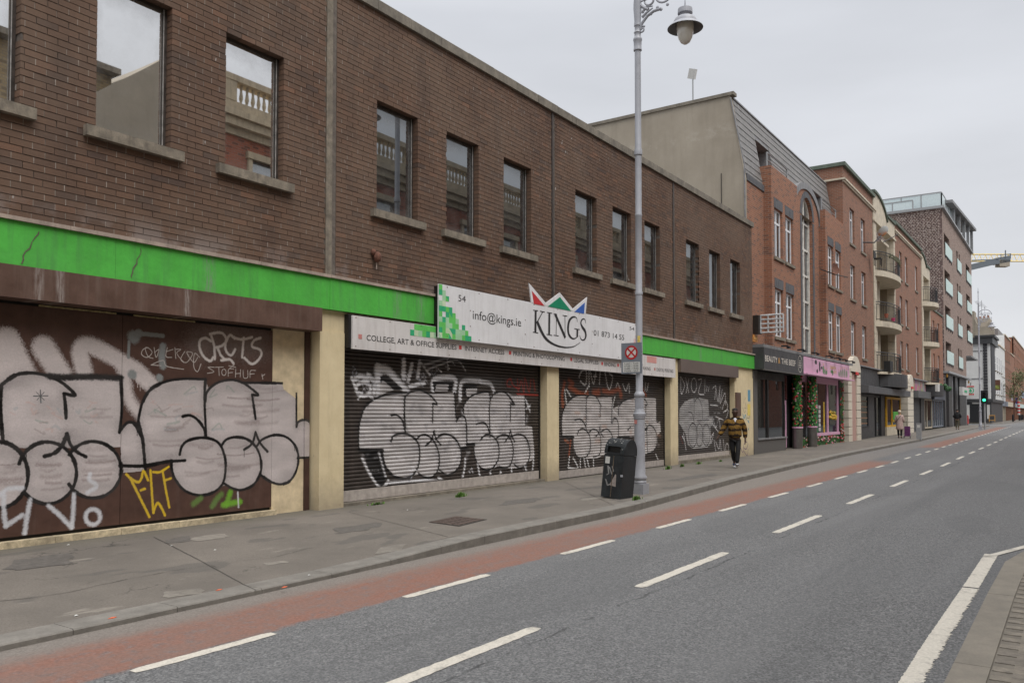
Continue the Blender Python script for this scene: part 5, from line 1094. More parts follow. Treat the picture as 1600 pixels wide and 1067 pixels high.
M_trou = mat('black trousers', (.010, .010, .011), .8, .2, 20); M_coatb = mat('black coat', (.012, .012, .014), .8, .3, 12); M_khaki = mat('khaki trousers', (.10, .09, .06), .8)
M_coatw = mat('pale pink beige coat', (.46, .34, .31), .9, .1, 8); M_shoe = mat('white trainer', (.62, .62, .64), .5); M_sole = mat('blue trainer side', (.04, .09, .25), .5); M_hairw = mat('pale blond hair', (.55, .47, .36), .8, .2, 40); M_hairb = mat('black hair', (.01, .009, .008), .7)
M_shirt = mat('white shirt', (.6, .6, .65), .7)
def skin(name, m, parent, V, E, sub=2, label=None):
    """V: list of ((x,y,z), r or (rx,ry)); E: edges; first vertex is the root"""
    me = bpy.data.meshes.new(name); me.from_pydata([v[0] for v in V], E, []); o = bpy.data.objects.new(name, me); COL.objects.link(o)
    sk = o.modifiers.new('s', 'SKIN'); sk.use_smooth_shade = True; o.modifiers.new('u', 'SUBSURF').levels = sub
    for i, v in enumerate(V):
        r = v[1] if isinstance(v[1], tuple) else (v[1], v[1]); me.skin_vertices[0].data[i].radius = r; me.skin_vertices[0].data[i].use_root = i == 0
    bpy.context.view_layer.update(); nm = bpy.data.meshes.new_from_object(o.evaluated_get(bpy.context.evaluated_depsgraph_get()))
    o.modifiers.clear(); o.data = nm; nm.materials.clear(); nm.materials.append(m); nm.name = name
    o.parent = parent; 
    if label: o['label'] = label
    return o
def hand_chain(V, E, wrist_i, w_, d, up):     # palm and five fingers at the end of the forearm
    w_ = Vector(w_); d = Vector(d).normalized(); up = Vector(up).normalized(); s = d.cross(up).normalized()
    p = w_+d*.05; V.append((tuple(p), .026)); pi = len(V)-1; E.append((wrist_i, pi)); p2 = w_+d*.09; V.append((tuple(p2), .03)); p2i = len(V)-1; E.append((pi, p2i))
    for k, (o_, ln) in enumerate(((-.03, .05), (-.01, .062), (.01, .058), (.03, .045))):
        a = p2+s*o_+d*.012; b = a+d*ln*.6+up*.006; c = b+d*ln*.35+up*.02
        V.append((tuple(a), .0095)); V.append((tuple(b), .0085)); V.append((tuple(c), .0075)); n = len(V); E += [(p2i, n-3), (n-3, n-2), (n-2, n-1)]
    a = p+s*-.035+d*.01; b = a+d*.035+up*.012; V.append((tuple(a), .010)); V.append((tuple(b), .0085)); n = len(V); E += [(pi, n-2), (n-2, n-1)]
def head(parent, m, c, hairm, hair='short', face=-1):
    pass
def person(label, x, y, z, rot, kind, sc=1.0):
    r = thing('person', label, 'person')
    H = 1.78
    if kind == 'walker': hips = (0, 0, .93); lk, la = (.075, -.12, .52), (.035, -.20, .10); rk, ra = (-.07, -.03, .50), (-.02, .22, .15); lt, rt = (.035, -.34, .13), (-.02, .10, .03)
    else: hips = (0, 0, .93); lk, la = (.09, -.06, .50), (.08, -.05, .09); rk, ra = (-.09, .02, .50), (-.085, .05, .09); lt, rt = (.085, -.19, .035), (-.09, -.09, .035)
    neck = (0, .0, 1.47); 
    if kind == 'walker': lh, rh = ((.205, .01, 1.38), (.285, .06, 1.10), (.285, -.04, .84)), ((-.205, .01, 1.38), (-.34, .02, 1.13), (-.47, -.08, .93))
    elif kind == 'woman': lh, rh = ((.17, .01, 1.36), (.24, .02, 1.10), (.25, -.20, 1.0)), ((-.17, .01, 1.36), (-.22, .02, 1.10), (-.14, -.2, 1.02))
    else: lh, rh = ((.19, .01, 1.38), (.27, .03, 1.12), (.20, -.16, 1.0)), ((-.19, .01, 1.38), (-.27, .03, 1.12), (-.20, -.16, 1.0))
    sk = M_skin if kind == 'walker' else M_skin2
    V = [(hips, (.13, .10)), ((0, -.01, 1.12), (.125, .095)), ((0, 0, 1.30), (.14, .10)), (neck, .055), ((0, -.015, 1.55), (.072, .08)), ((0, -.02, 1.625), (.088, .105)), ((0, -.01, 1.71), (.080, .095))]
    E = [(0, 1), (1, 2), (2, 3), (3, 4), (4, 5), (5, 6)]
    for sh, el, wr, s in (lh+(1,), rh+(-1,)):
        V += [(sh, .05), (el, .04), (wr, .026)]; n = len(V); E += [(2, n-3), (n-3, n-2), (n-2, n-1)]
        d = Vector(wr)-Vector(el); hand_chain(V, E, n-1, wr, d, (-s, 0, .0) if abs(d.normalized().x) < .9 else (0, -1, 0))
    for kn, an, to in ((lk, la, lt), (rk, ra, rt)):
        hx = .09 if kn[0] > 0 else -.09
        V += [((hx, 0, .86), .075), (kn, .052), (an, .034), (to, .03)]; n = len(V); E += [(0, n-4), (n-4, n-3), (n-3, n-2), (n-2, n-1)]
    skin('body', sk, r, V, E)
    # face
    mb = MB(); mb.ell((0, -.118, 1.625), (.014, .02, .022), 6, 5); mb.ell((.079, -.015, 1.63), (.012, .022, .03), 6, 5).ell((-.079, -.015, 1.63), (.012, .022, .03), 6, 5); mb.ell((0, -.098, 1.578), (.026, .012, .009), 8, 4); mb.build('face', sk, r, smooth='all')
    mb = MB(); mb.ell((.03, -.103, 1.65), (.012, .008, .008), 6, 4).ell((-.03, -.103, 1.65), (.012, .008, .008), 6, 4); mb.build('eyes', M_dark, r)
    jac = {'walker': M_jack, 'woman': M_coatw, 'man': M_coatb}[kind]
    if kind != 'woman':
        V = [((0, 0, .88), (.20, .16)), ((0, -.01, .96), (.21, .17)), ((0, -.01, 1.12), (.205, .175)), ((0, 0, 1.32), (.205, .155)), ((0, .0, 1.43), (.15, .12)), ((0, .01, 1.50), (.095, .09))]; E = [(0, 1), (1, 2), (2, 3), (3, 4), (4, 5)]
    else:
        V = [((0, 0, .52), (.25, .20)), ((0, 0, .60), (.245, .195)), ((0, .02, .90), (.215, .17)), ((0, 0, 1.12), (.19, .15)), ((0, 0, 1.32), (.175, .135)), ((0, .0, 1.46), (.08, .08))]; E = [(0, 1), (1, 2), (2, 3), (3, 4), (4, 5)]
    ci = 3 if kind != 'woman' else 4
    for sh, el, wr in (lh, rh):
        e2 = Vector(el)+(Vector(wr)-Vector(el))*.88; V += [(sh, .098), (el, .082), (tuple(e2), .066)]; n = len(V); E += [(ci, n-3), (n-3, n-2), (n-2, n-1)]
    skin('jacket' if kind != 'woman' else 'coat', jac, r, V, E)
    tr = {'walker': M_trou, 'woman': M_trou, 'man': M_khaki}[kind]
    V = [((0, 0, .93), (.145, .115))]; E = []
    for kn, an in ((lk, la), (rk, ra)):
        hx = .085 if kn[0] > 0 else -.085; V += [((hx, 0, .80), .098), (kn, .077), ((an[0], an[1], an[2]+.04), .062)]; n = len(V); E += [(0, n-3), (n-3, n-2), (n-2, n-1)]
    skin('trousers', tr, r, V, E)
    for (an, to) in ((la, lt), (ra, rt)):
        A, B = Vector(an), Vector(to); d = (B-A); dd = Vector((0, d.y, d.z)).normalized()
        V = [(tuple(A+Vector((0, .03, -.035))), (.046, .04)), (tuple(A+d*.5+Vector((0, 0, -.01))), (.05, .035)), (tuple(B), (.045, .026)), (tuple(B+dd*.04), (.034, .018))]
        sh = skin('shoe', M_shoe if kind == 'walker' else M_coatb, r, V, [(0, 1), (1, 2), (2, 3)])
        if kind == 'walker':
            c_ = A+d*.45; MB().ell((c_.x+.03, c_.y, c_.z-.0), (.022, .07, .03), 8, 5).ell((c_.x-.03, c_.y, c_.z-.0), (.022, .07, .03), 8, 5).build('shoe_side', M_sole, sh)
    if kind == 'walker':
        mb = MB(); mb.ell((0, .008, 1.70), (.083, .098, .058), 14, 7); mb.build('hair', M_hairb, r, smooth='all')
        MB().poly([(-.05, -.125, 1.44), (0, -.15, 1.34), (.05, -.125, 1.44), (0, -.10, 1.47)]).build('shirt', M_shirt, r)
        mb = MB(); 
        for s in (-1, 1): mb.prism([(s*.02, -.142, 1.36), (s*.10, -.10, 1.44), (s*.09, -.06, 1.50), (s*.045, -.09, 1.49)], (0, -.012, 0)); mb.box(s*.10-.045, s*.10+.045, -.165, -.15, 1.19, 1.20)
        mb.build('collar', M_jack, r)
    elif kind == 'woman':
        mb = MB(); mb.ell((0, .015, 1.655), (.10, .11, .105), 14, 8); mb.build('hair', M_hairw, r, smooth='all')
        MB().tube([(-.15, .0, 1.47), (-.05, .15, 1.36), (.1, .20, 1.15), (.20, .15, 1.02), (.22, .05, .98)], .012, 6).build('bag_strap', M_trou, r)
    else:
        mb = MB(); mb.ell((0, .0, 1.69), (.088, .10, .08), 12, 7); mb.build('hair', M_hairb, r, smooth='all')
        V = [((0, .07, 1.45), (.12, .06)), ((0, .05, 1.54), (.10, .05))]; skin('hood', M_coatb, r, V, [(0, 1)])
    r.location = (x, y, z); r.rotation_euler = (0, 0, rot); r.scale = (sc, sc, sc)
    return r
px_, py_, pz_ = GP(1149, 731); person('man in a mustard and black banded jacket walking past the narrowest shutter', px_, py_, pz_, R(-68), 'walker', 1.01)
wx, wy, wz = GP(1406, 684.5); person('old woman in pale pink coat seen from behind by the yellow framed window', wx, wy, wz, R(92), 'woman', .97)
mx_, my_, mz_ = GP(1496, 671); person('man in black hooded coat walking away past the modern block', mx_, my_, mz_, R(96), 'man', 1.0)
# shopping trolley the woman pulls
M_purp = mat('purple trolley bag', (.12, .03, .12), .7)
tr = thing('shopping_trolley', 'purple shopping trolley beside the old woman', 'shopping trolley', (wx+.15, wy-.40, wz))
tx, ty = wx+.15, wy-.40
MB().box(tx-.13, tx+.13, ty-.15, ty+.15, wz+.12, wz+.72).build('bag', M_purp, tr); MB().tube([(tx-.12, ty, wz+.7), (tx-.16, ty, wz+1.0), (tx-.22, ty, wz+1.02)], .012).build('handle', M_black, tr)
for s in (-1, 1): MB().tube([(tx-.1, ty+s*.17-.015, wz+.08), (tx-.1, ty+s*.17+.015, wz+.08)], .08, 12).build('wheel', M_black, tr)
# bollard
bx, by, bz = GP(1436, 686)
bo = thing('bollard', 'short square grey metal bollard near the kerb in front of the closed grey shutter', 'bollard', (bx, by, bz))
M_zinc = mat('galvanised metal', (.30, .31, .32), .5, .1, 8)
MB().box(bx-.13, bx+.13, by-.13, by+.13, bz-.05, bz+.92).build('post', M_zinc, bo); MB().box(bx-.134, bx-.1305, by-.08, by+.08, bz+.68, bz+.84).build('reflector', M_plw, bo); MB().box(bx-.14, bx+.14, by-.14, by+.14, bz+.922, bz+.94).build('cap', M_zinc, bo)
# ------------------------------------------------------------------ the red terrace beyond
def casement(root, x0, x1, z0, z1, y, **k): return win_parts(root, x0, x1, z0, z1, y, M_white, M_glass2, .085, (('h', .72), ('v', .5)), over=.12, sz=.13, sp=.07, **k)
RT = thing('mansard_house', 'three storey orange brick house with slate mansard roof, projecting bays and a tall arched window', 'building', (32.2, 0, 0))
Y1 = .32
ax, az, ar = 41.3, 11.2, .98
def arch_strip(r0, r1, y, th, m, name, rz0=None, rz1=None, a0=0, a1=180, n=22, cx_=ax, cz_=az, prt=RT):
    rz0 = rz0 or r0; rz1 = rz1 or r1; mb = MB()
    for i in range(n):
        t, u = R(a0+(a1-a0)*i/n), R(a0+(a1-a0)*(i+1)/n); p = lambda r_, z_, q: (cx_+r_*math.cos(q), cz_+z_*math.sin(q))
        A = [p(r0, rz0, t), p(r1, rz1, t), p(r1, rz1, u), p(r0, rz0, u)]; mb.xz(A, y, y+th)
    return mb.build(name, m, prt)
mb = wall(32.25, 34.46, 0, 10.95, Y1, []); wall(38.38, 43.55, 3.4, 11.2, Y1, [(ax-ar, ax+ar, 3.5, 11.2)], reveal=.3, mb=mb)
n = 20                                           # rounded brick gable round the arch head
for i in range(n):
    t, u = math.pi*i/n, math.pi*(i+1)/n; a = lambda q: (ax+ar*math.cos(q), Y1, az+ar*math.sin(q)); b = lambda q: (ax+2.4*math.cos(q), Y1, az+1.45*math.sin(q))
    mb.quad(a(t), b(t), b(u), a(u)); r3 = lambda p: (p[0], Y1+.3, p[2]); mb.quad(a(u), r3(a(u)), r3(a(t)), a(t))
mb.build('wall', M_redbr, RT)
arch_strip(ar, ar+.30, Y1-.02, .018, M_bluebr, 'arch_surround'); arch_strip(2.25, 2.65, Y1-.06, .5, M_lead, 'gable_coping', 1.35, 1.65)
mb = MB()
for s in (-1, 1):
    z = 4.3
    while z < 11.1: mb.box(ax+s*(ar+.14)-.14, ax+s*(ar+.14)+.14, Y1-.02, Y1-.002, z, z+.255); z += .262
mb.build('brick_surround', M_bluebr, RT)
M_cw = mat('cream painted frame', (.62, .60, .55), .5)
mb = MB(); zz = [3.6]; z = 10.9
while z > 4: mb.box(ax-ar+.08, ax+ar-.08, .50, .58, z, z+.10); z -= 1.28
mb.box(ax-ar, ax-ar+.14, .47, .6, 3.5, 11.2).box(ax+ar-.14, ax+ar, .47, .6, 3.5, 11.2).box(ax-.07, ax+.07, .49, .59, 3.5, 12.1)
for i in range(14): t, u = math.pi*i/14, math.pi*(i+1)/14; p = lambda r_, q: (ax+r_*math.cos(q), az+r_*math.sin(q)); mb.xz([p(ar-.14, t), p(ar, t), p(ar, u), p(ar-.14, u)], .47, .6)
aw = mb.build('arched_window', M_cw, RT)
MB().poly([(ax-ar, .56, 3.5), (ax+ar, .56, 3.5)]+[(ax+ar*math.cos(math.pi*i/14), .56, az+ar*math.sin(math.pi*i/14)) for i in range(15)]).build('pane', M_glass2, aw)
for k, (a, b, wx_) in enumerate(((34.46, 38.38, ((34.86, 36.02), (36.48, 37.68))), (43.55, 47.55, ((44.02, 45.15), (45.66, 46.85))))):
    ops = [(p, q, z0, z1) for p, q in wx_ for z0, z1 in ((4.87, 6.94), (8.26, 10.36))]
    mb = wall(a, b, 4.2, 12.05, 0, ops, reveal=.14); mb.quad((a, Y1+.6, 4.2), (a, 0, 4.2), (a, 0, 12.05), (a, Y1+.6, 12.05)); mb.quad((b, 0, 4.2), (b, Y1+.6, 4.2), (b, Y1+.6, 12.05), (b, 0, 12.05)); mb.quad((a, 0, 12.05), (b, 0, 12.05), (b, .9, 12.05), (a, .9, 12.05))
    mb.build('bay_wall', M_redbr, RT)
    for p, q, z0, z1 in ops:
        casement(RT, p, q, z0, z1, .10, sy0=-.07)
        MB().box(p-.05, q+.05, -.012, -.001, z1, z1+.42).build('lintel', M_bluebr, RT)
    mb = MB().tube([(a+.1, .2, 12.05), (a+.1, .2, 12.65), (b-.9, .2, 12.65), (b-.9, .2, 12.05)], .035, 6).tube([(a+.1, .2, 12.35), (b-.9, .2, 12.35)], .02, 6); mb.build('roof_rail', M_zinc, RT)
MB().box(32.24, 34.45, Y1-.04, Y1+.5, 10.95, 11.22).build('eaves_band', M_bluebr, RT)
MZ0, MZ1 = 11.12, 14.38; mf = lambda z: Y1+.02+(z-MZ0)/(MZ1-MZ0)*.55
dorm = [(34.55, 36.5, 11.6, 13.32), (43.55, 45.5, 11.6, 13.2), (40.1, 42.5, 11.12, 12.4)]
mb = wall(32.26, 40.1, MZ0, MZ1, 0, dorm[:1], reveal=1.1, yf=mf, back=1); wall(42.5, 47.54, MZ0, MZ1, 0, dorm[1:2], reveal=1.1, yf=mf, back=1, mb=mb); wall(40.1, 42.5, 12.4, MZ1, 0, [], yf=mf, mb=mb); mb.quad((32.26, mf(MZ1), MZ1), (47.54, mf(MZ1), MZ1), (47.54, 12, MZ1+.3), (32.26, 12, MZ1+.3)); mb.build('mansard_roof', M_lead, RT)
mb = MB(); k = 0; z = MZ0
while z < MZ1-.05:
    x = 32.28-(.25 if k % 2 else 0)
    while x < 47.5:
        a, b = max(x, 32.28)+.004, min(x+.5, 47.52)-.010; x += .5; z2 = min(z+.31, MZ1)
        pcs = [(a, b)]
        for d in dorm:
            if z2 > d[2] and z < d[3]: pcs = [q for p in pcs for q in ([(p[0], min(p[1], d[0]))] if p[0] < d[0] else [])+([(max(p[0], d[1]), p[1])] if p[1] > d[1] else [])]
        for p, q in pcs:
            if q-p < .03: continue
            o_ = .02+rng.uniform(0, .008); mb.quad((p, mf(z)-o_, z), (q, mf(z)-o_, z), (q, mf(z2)-.006, z2), (p, mf(z2)-.006, z2)); mb.quad((p, mf(z), z), (q, mf(z), z), (q, mf(z)-o_, z), (p, mf(z)-o_, z))
    z += .30; k += 1
mb.build('slates', M_slate, RT, kind='stuff')
for d in dorm[:2]: win_parts(RT, d[0]+.1, d[1]-.1, d[2]+.05, d[3]-.15, mf(12)+.75, M_white, M_glass2, .08, (('v', .5),), sill=False)
MB().box(32.24, 47.54, mf(MZ1)-.05, mf(MZ1)+.3, MZ1, MZ1+.06).build('ridge_flashing', M_lead, RT)
# party walls, rear and the tall rendered gable
GW_ = [(Y1-.02, 0), (Y1-.02, 11.0), (Y1+.08, 11.6), (.86, 14.40), (17.5, 14.40), (17.5, 0)]
MB().prism([(32.0, a, b) for a, b in GW_], (.22, 0, 0)).build('gable_wall', M_render, RT)
mb = MB(); mb.prism([(31.93, a, b) for a, b in ((.70, 14.40), (.70, 14.53), (17.5, 14.53), (17.5, 14.40))], (.38, 0, 0)); mb.build('gable_coping', M_cop, RT)
MB().tube([(31.97, .84, 14.3), (31.97, .30, 11.5), (31.97, .27, 8)], .03, 6).build('cable', M_lead, RT)
MB().box(47.3, 47.54, 1.0, 12, 0, 14).build('wall', M_redbr, RT)
MB().tube([(31.97, 1.25, 9), (31.97, 1.25, 11.3)], .015, 5).build('cable', M_dark, RT)
fl = thing('floodlight', 'square floodlight on a thin pole standing on the roof behind the rendered gable', 'floodlight', (32.15, 2.5, 14.53))
MB().tube([(32.15, 2.5, 14.5), (32.15, 2.5, 15.5)], .03, 6).build('pole', M_zinc, fl)
Mx = Matrix.Rotation(R(20), 3, 'X')@Matrix.Rotation(R(-14), 3, 'Y'); mb = MB().box(-.06, .06, -.16, .16, -.2, .2); mb.v = [tuple(Mx@Vector(v)+Vector((32.15, 2.52, 15.72))) for v in mb.v]; mb.build('head', M_plw, fl)
# lead covered shelf above the shopfronts
mb = MB().xz([(31.9, 4.20), (31.9, 4.32), (47.5, 4.34), (47.5, 4.22)], -.42, .6); mb.build('shop_canopy', M_lead, RT)
mb = MB()
for x in (34.2, 36.6, 38.9, 41.5, 43.2, 44.6, 46.2): mb.box(x, x+.08, -.7, -.42, 4.36, 4.42).box(x-.05, x+.15, -.78, -.66, 4.28, 4.37)
mb.build('spotlights', M_black, RT, kind='stuff')
MB().box(31.95, 47.5, .55, .65, 0, 4.2).build('inner_wall', M_floor, RT)
# shop one: dark fascia
s1 = thing('restaurant_sign', 'charcoal fascia sign reading BEAUTY & THE BEEF in pale capitals', 'shop sign', (31.9, -.45, 3.36))
MB().box(31.85, 37.48, -.45, .3, 3.34, 4.19).build('board', M_char, s1)
MB().box(31.8, 37.52, -.48, -.40, 3.30, 3.345).build('lower_trim', M_grayp, s1)
M_pale = mat('pale lettering', (.62, .58, .52), .5); M_gold = mat('gold lettering', (.55, .30, .08), .5)
yy = -.453
def PXs(px): return FP(px, 560, yy)[0]
text('BEAUTY', PXs(1195.5), PXs(1214.5), 3.66, .24, yy, M_pale, s1, off=.01); text('&', PXs(1215.8), PXs(1219), 3.66, .24, yy, M_gold, s1, off=.01); text('THE BEEF', PXs(1221), PXs(1243), 3.66, .24, yy, M_pale, s1, off=.01)
ex, ez = PXs(1250), 3.78; mb = MB()
for rx, rz, t_ in ((.33, .36, .03),):
    P = [(ex+rx*math.cos(2*math.pi*i/28), ez+rz*math.sin(2*math.pi*i/28)) for i in range(29)]; mb.ribbon(P, [t_]*29, yy)
for dz, wd in ((.14, .10), (.05, .17), (-.05, .20), (-.14, .13)): mb.ribbon([(ex-wd, ez+dz), (ex+wd, ez+dz)], [.035]*2, yy)
mb.build('emblem', M_pale, s1)
def box_part(x0, x1, y0, y1, z0, z1, m, name, p, **k): return MB().box(x0, x1, y0, y1, z0, z1).build(name, m, p, **k)
box_part(31.9, 32.35, -.02, .5, -.1, 3.32, M_grayp, 'pier', RT)
box_part(32.352, 36.25, .0, .5, -.1, .56, M_grayp, 'stall_riser', RT); box_part(32.35, 36.3, -.05, .1, .562, .62, M_lead, 'sill', RT)
sw = MB().box(32.36, 32.45, .03, .12, .62, 3.0).box(33.78, 33.95, .03, .12, .62, 3.0).box(36.12, 36.22, .03, .12, .62, 3.0).box(32.36, 36.22, .03, .12, 3.0, 3.3).build('shop_window', M_dark, RT)
MB().quad((32.4, .08, .62), (36.2, .08, .62), (36.2, .08, 3.0), (32.4, .08, 3.0)).build('pane', M_shopgl, sw)
dr = MB().box(36.35, 37.4, .30, .36, .1, 2.2).build('door', M_pink, RT); MB().box(36.55, 36.75, .285, .298, .9, 2.0).box(36.95, 37.15, .285, .298, .9, 2.0).build('pane', M_shopgl, dr)
MB().box(36.3, 37.45, .28, .36, 2.25, 3.3).build('transom', mat('maroon glass', (.10, .02, .03), .2), RT)
# shop two: pink with flowers
s2 = thing('florist_sign', 'pink fascia sign painted with cacti and yellow lettering', 'shop sign', (37.5, -.43, 3.4))
MB().box(37.49, 46.6, -.43, .3, 3.42, 4.17).build('board', M_pink, s2); MB().box(37.49, 46.9, -.62, -.25, 3.36, 3.415).build('ledge', M_pink, s2)
M_cact = mat('painted cactus green', (.07, .20, .07), .6, .5, 30); M_yel2 = mat('yellow lettering', (.62, .42, .06), .6); M_or2 = mat('peach blossom', (.6, .30, .18), .6)
def PX2(px): return FP(px, 580, -.433)[0]
mb = MB(); mo = MB(); mk = MB()
def cact(px, z, h, w_, M_): x = PX2(px); n = 10; M_.poly([(x+w_*math.sin(2*math.pi*i/n), -.434, z+h/2+h/2*math.cos(2*math.pi*i/n)) for i in range(n)][::-1])
for px, z, h in ((1286.5, 3.50, .42), (1289, 3.48, .30), (1291.5, 3.5, .22), (1311, 3.48, .30), (1314, 3.46, .42), (1317, 3.47, .48), (1320, 3.46, .52), (1323, 3.48, .44), (1299, 3.6, .2), (1301, 3.5, .3)): cact(px, z, h, .13, mb); cact(px, z+h, .1, .07, mo)
for px, z, h in ((1275, 3.9, .22), (1281, 3.82, .25), (1281, 3.6, .3), (1284, 3.72, .15), (1277, 3.5, .2)): cact(px, z, h, .14 if px > 1276 else .2, mk)
mb.build('cactus_painting', M_cact, s2); mo.build('blossoms', M_or2, s2); mk.build('dark_cactus_painting', M_black, s2)
text('GREEN', PX2(1297), PX2(1306), 3.83, .16, -.434, M_yel2, s2); text('GUYS', PX2(1300), PX2(1307), 3.62, .16, -.434, M_yel2, s2)
M_fl = [mat('leaf green', (.05, .20, .035), .6, .5, 12), mat('deep leaf', (.02, .08, .02), .6, .4), mat('red rose', (.45, .02, .03), .5, .3), mat('pink blossom', (.62, .32, .38), .6, .2)]
M_sunf = mat('sunflower yellow', (.62, .40, .03), .5)
def leafcloud(parent, fn, n, names=('foliage', 'dark_foliage', 'roses', 'blossoms'), sz=.08, probs=(6, 4, 2, 1), mats=None):
    for k, m in enumerate(mats or M_fl):
        mb = MB()
        for i in range(int(n*probs[k]/sum(probs))):
            p, nn = fn(); p = Vector(p); nn = Vector(nn).normalized(); a = nn.cross(Vector((rng.uniform(-1, 1), rng.uniform(-1, 1), rng.uniform(-1, 1)))).normalized(); b = nn.cross(a); s = sz*rng.uniform(.6, 1.3)
            if k >= 2: mb.ell(p+nn*.03, (s*.7, s*.7, s*.7), 6, 4)
            else: q = p+nn*rng.uniform(.0, .05); mb.poly([q-a*s, q-b*s*.5, q+a*s+nn*.02, q+b*s*.5])
        mb.build(names[k], m, parent, kind='stuff')
for i, (x, yc_) in enumerate(((37.75, 10.30), (39.95, 10.22))):
    y = yc_-YC; t_ = thing('flower_column', ('left' if i == 0 else 'right')+' one of two rose covered columns rising from steel drums outside the pink shop', 'flower column', (x, y, 0), 'flower covered columns outside the pink shop')
    MB().lathe([(.22, -.05), (.22, .95), (.2, .96), (0, .96)], x, y, 20).build('drum', mat('brushed steel drum', (.17, .16, .15), .4, .15, 5, met=.6), t_, smooth=True)
    MB().lathe([(.24, .96), (.24, 1.02), (.15, 1.03)], x, y, 20).build('collar', M_pink, t_)
    MB().lathe([(.12, 1.0), (.12, 3.36)], x, y, 12).build('core', M_black, t_)
    def fn(): t = rng.uniform(0, 6.283); return (x+(.13+.06*rng.random())*math.cos(t), y+(.13+.06*rng.random())*math.sin(t), rng.uniform(1.0, 3.34)), (math.cos(t), math.sin(t), .2)
    leafcloud(t_, fn, 1100, sz=.062, probs=(9, 6, 1.1, .6))
pf = MB().box(38.5, 38.62, .05, .15, .1, 3.3).box(38.62, 46.5, .05, .15, 3.1, 3.4).box(40.5, 40.62, .05, .15, .1, 3.1).box(43.78, 43.98, .05, .15, .6, 3.1).box(45.95, 46.15, .05, .15, .6, 3.1).box(40.62, 46.2, .0, .18, .52, .66).box(41.9, 42.1, .30, .36, .6, 3.1).build('shop_window', M_pink, RT)
MB().quad((38.6, .10, .3), (46.1, .10, .3), (46.1, .10, 3.1), (38.6, .10, 3.1)).build('pane', M_shopgl, pf)
box_part(38.6, 46.4, .06, .4, -.1, .52, mat('dark painted riser', (.06, .09, .06), .6), 'stall_riser', RT)
box_part(41.55, 42.0, .085, .095, .66, 3.08, mat('green window strip', (.01, .16, .05), .5), 'window_strip', RT)
box_part(43.1, 43.32, .085, .095, .66, 2.2, M_sunf, 'window_strip', RT)
mb = MB()
for i in range(6): mb.box(42.15, 42.5, .084, .094, .75+i*.22, .92+i*.22)
mb.box(40.9, 41.5, .084, .094, .68, 1.15); mb.build('notices', M_plw, RT)
def fn(): return (rng.uniform(38.7, 46.3), .05, rng.uniform(.0, .5)), (0, -1, 0)
leafcloud(RT, fn, 700, names=('painted_leaves', 'painted_dark_leaves', 'painted_roses', 'painted_blossoms'), sz=.06, probs=(9, 5, .8, 1))
def fn(): return (rng.uniform(46.2, 47.0), .0, rng.uniform(.05, 3.35)), (0, -1, 0)
leafcloud(RT, fn, 500, names=('painted_leaves', 'painted_dark_leaves', 'painted_roses', 'painted_blossoms'), sz=.06, probs=(8, 5, 1.2, .6)); box_part(46.16, 47.1, .02, .4, -.1, 3.4, M_black, 'pier', RT)
def fn(): return (rng.uniform(44.2, 45.6), .08, rng.uniform(1.35, 1.75)), (0, -1, 0)
leafcloud(RT, fn, 60, names=('window_leaves', 'window_dark_leaves', 'window_roses', 'sunflowers'), sz=.09, probs=(3, 1, 0, 4), mats=[M_fl[0], M_fl[1], M_fl[2], M_sunf])
# projecting sign frame, alarm boxes
pj = thing('projecting_sign', 'empty projecting sign frame with dark housing above the charcoal restaurant fascia', 'projecting sign', (33.0, 0, 6))
sx, sz0 = 33.3, 5.05
xq = 32.7; (yl, zt_), (yr, zb_) = XP(1188.5, 493, xq), XP(1224, 518, xq); yh = XP(1178.5, 500, xq)[0]
MB().box(xq-.2, xq+.2, yl+.02, yh, zb_-.05, zt_).build('housing', mat('brown black box', (.03, .024, .02), .5), pj)
mb = MB()
for z in np.linspace(zb_, zt_, 5): mb.tube([(xq, yl, z), (xq, yr, z)], .034, 5)
for f_ in (0, .33, .85, 1): mb.tube([(xq, yl+(yr-yl)*f_, zb_), (xq, yl+(yr-yl)*f_, zt_)], .034, 5)
mb.build('frame', mat('pale metal frame', (.52, .53, .54), .5), pj)
ab = thing('alarm_box', 'orange alarm box below the projecting sign frame', 'alarm box', (32.6, .2, 4.6)); x0, z0 = FP(1177.5, 533, .1); x1, z1 = FP(1184.5, 524, .1)
box_part(x0, x1, .12, .31, z0, z1, mat('orange plastic', (.62, .26, .05), .5), 'cover', ab); box_part(x0+.05, x1-.05, .10, .119, z0+.08, z1-.08, M_gold, 'face', ab)

# ------------------------------------------------------------------ red apartment block with cream balcony bays
AB = thing('balcony_apartments', 'red brown brick apartment block with cream stone bays and curved balconies', 'building', (47.6, 0, 0))
M_gcop = mat('green grey coping', (.10, .125, .10), .8, .3, 4)
bw = [(49.15, 50.35), (52.1, 53.3)]; ZF = ((4.9, 6.87), (8.13, 10.12), (11.3, 13.33))
ops = [(a, b, c, d) for a, b in bw for c, d in ZF]
mb = wall(47.56, 55.56, 4.3, 15.3, 0, ops, reveal=.16); mb.quad((47.56, 7, 4), (47.56, 0, 4), (47.56, 0, 15.3), (47.56, 7, 15.3)); mb.build('wall', M_redbr2, AB)
MB().quad((55.5, 0, 4), (55.5, 7, 4), (55.5, 7, 15.3), (55.5, 0, 15.3)).quad((47.56, 0, 15.29), (55.56, 0, 15.29), (55.56, 7, 15.29), (47.56, 7, 15.29)).build('rear_wall', M_redbr2, AB)
MB().box(47.54, 54.8, 1.25, 9, 12, 15.0).build('rendered_stack', M_render, AB)
for a, b, c, d in ops: win_parts(AB, a, b, c, d, .12, M_white, M_glass2, .08, (('h', .72), ('v', .55)), over=.1, sz=.13, sy0=-.07)
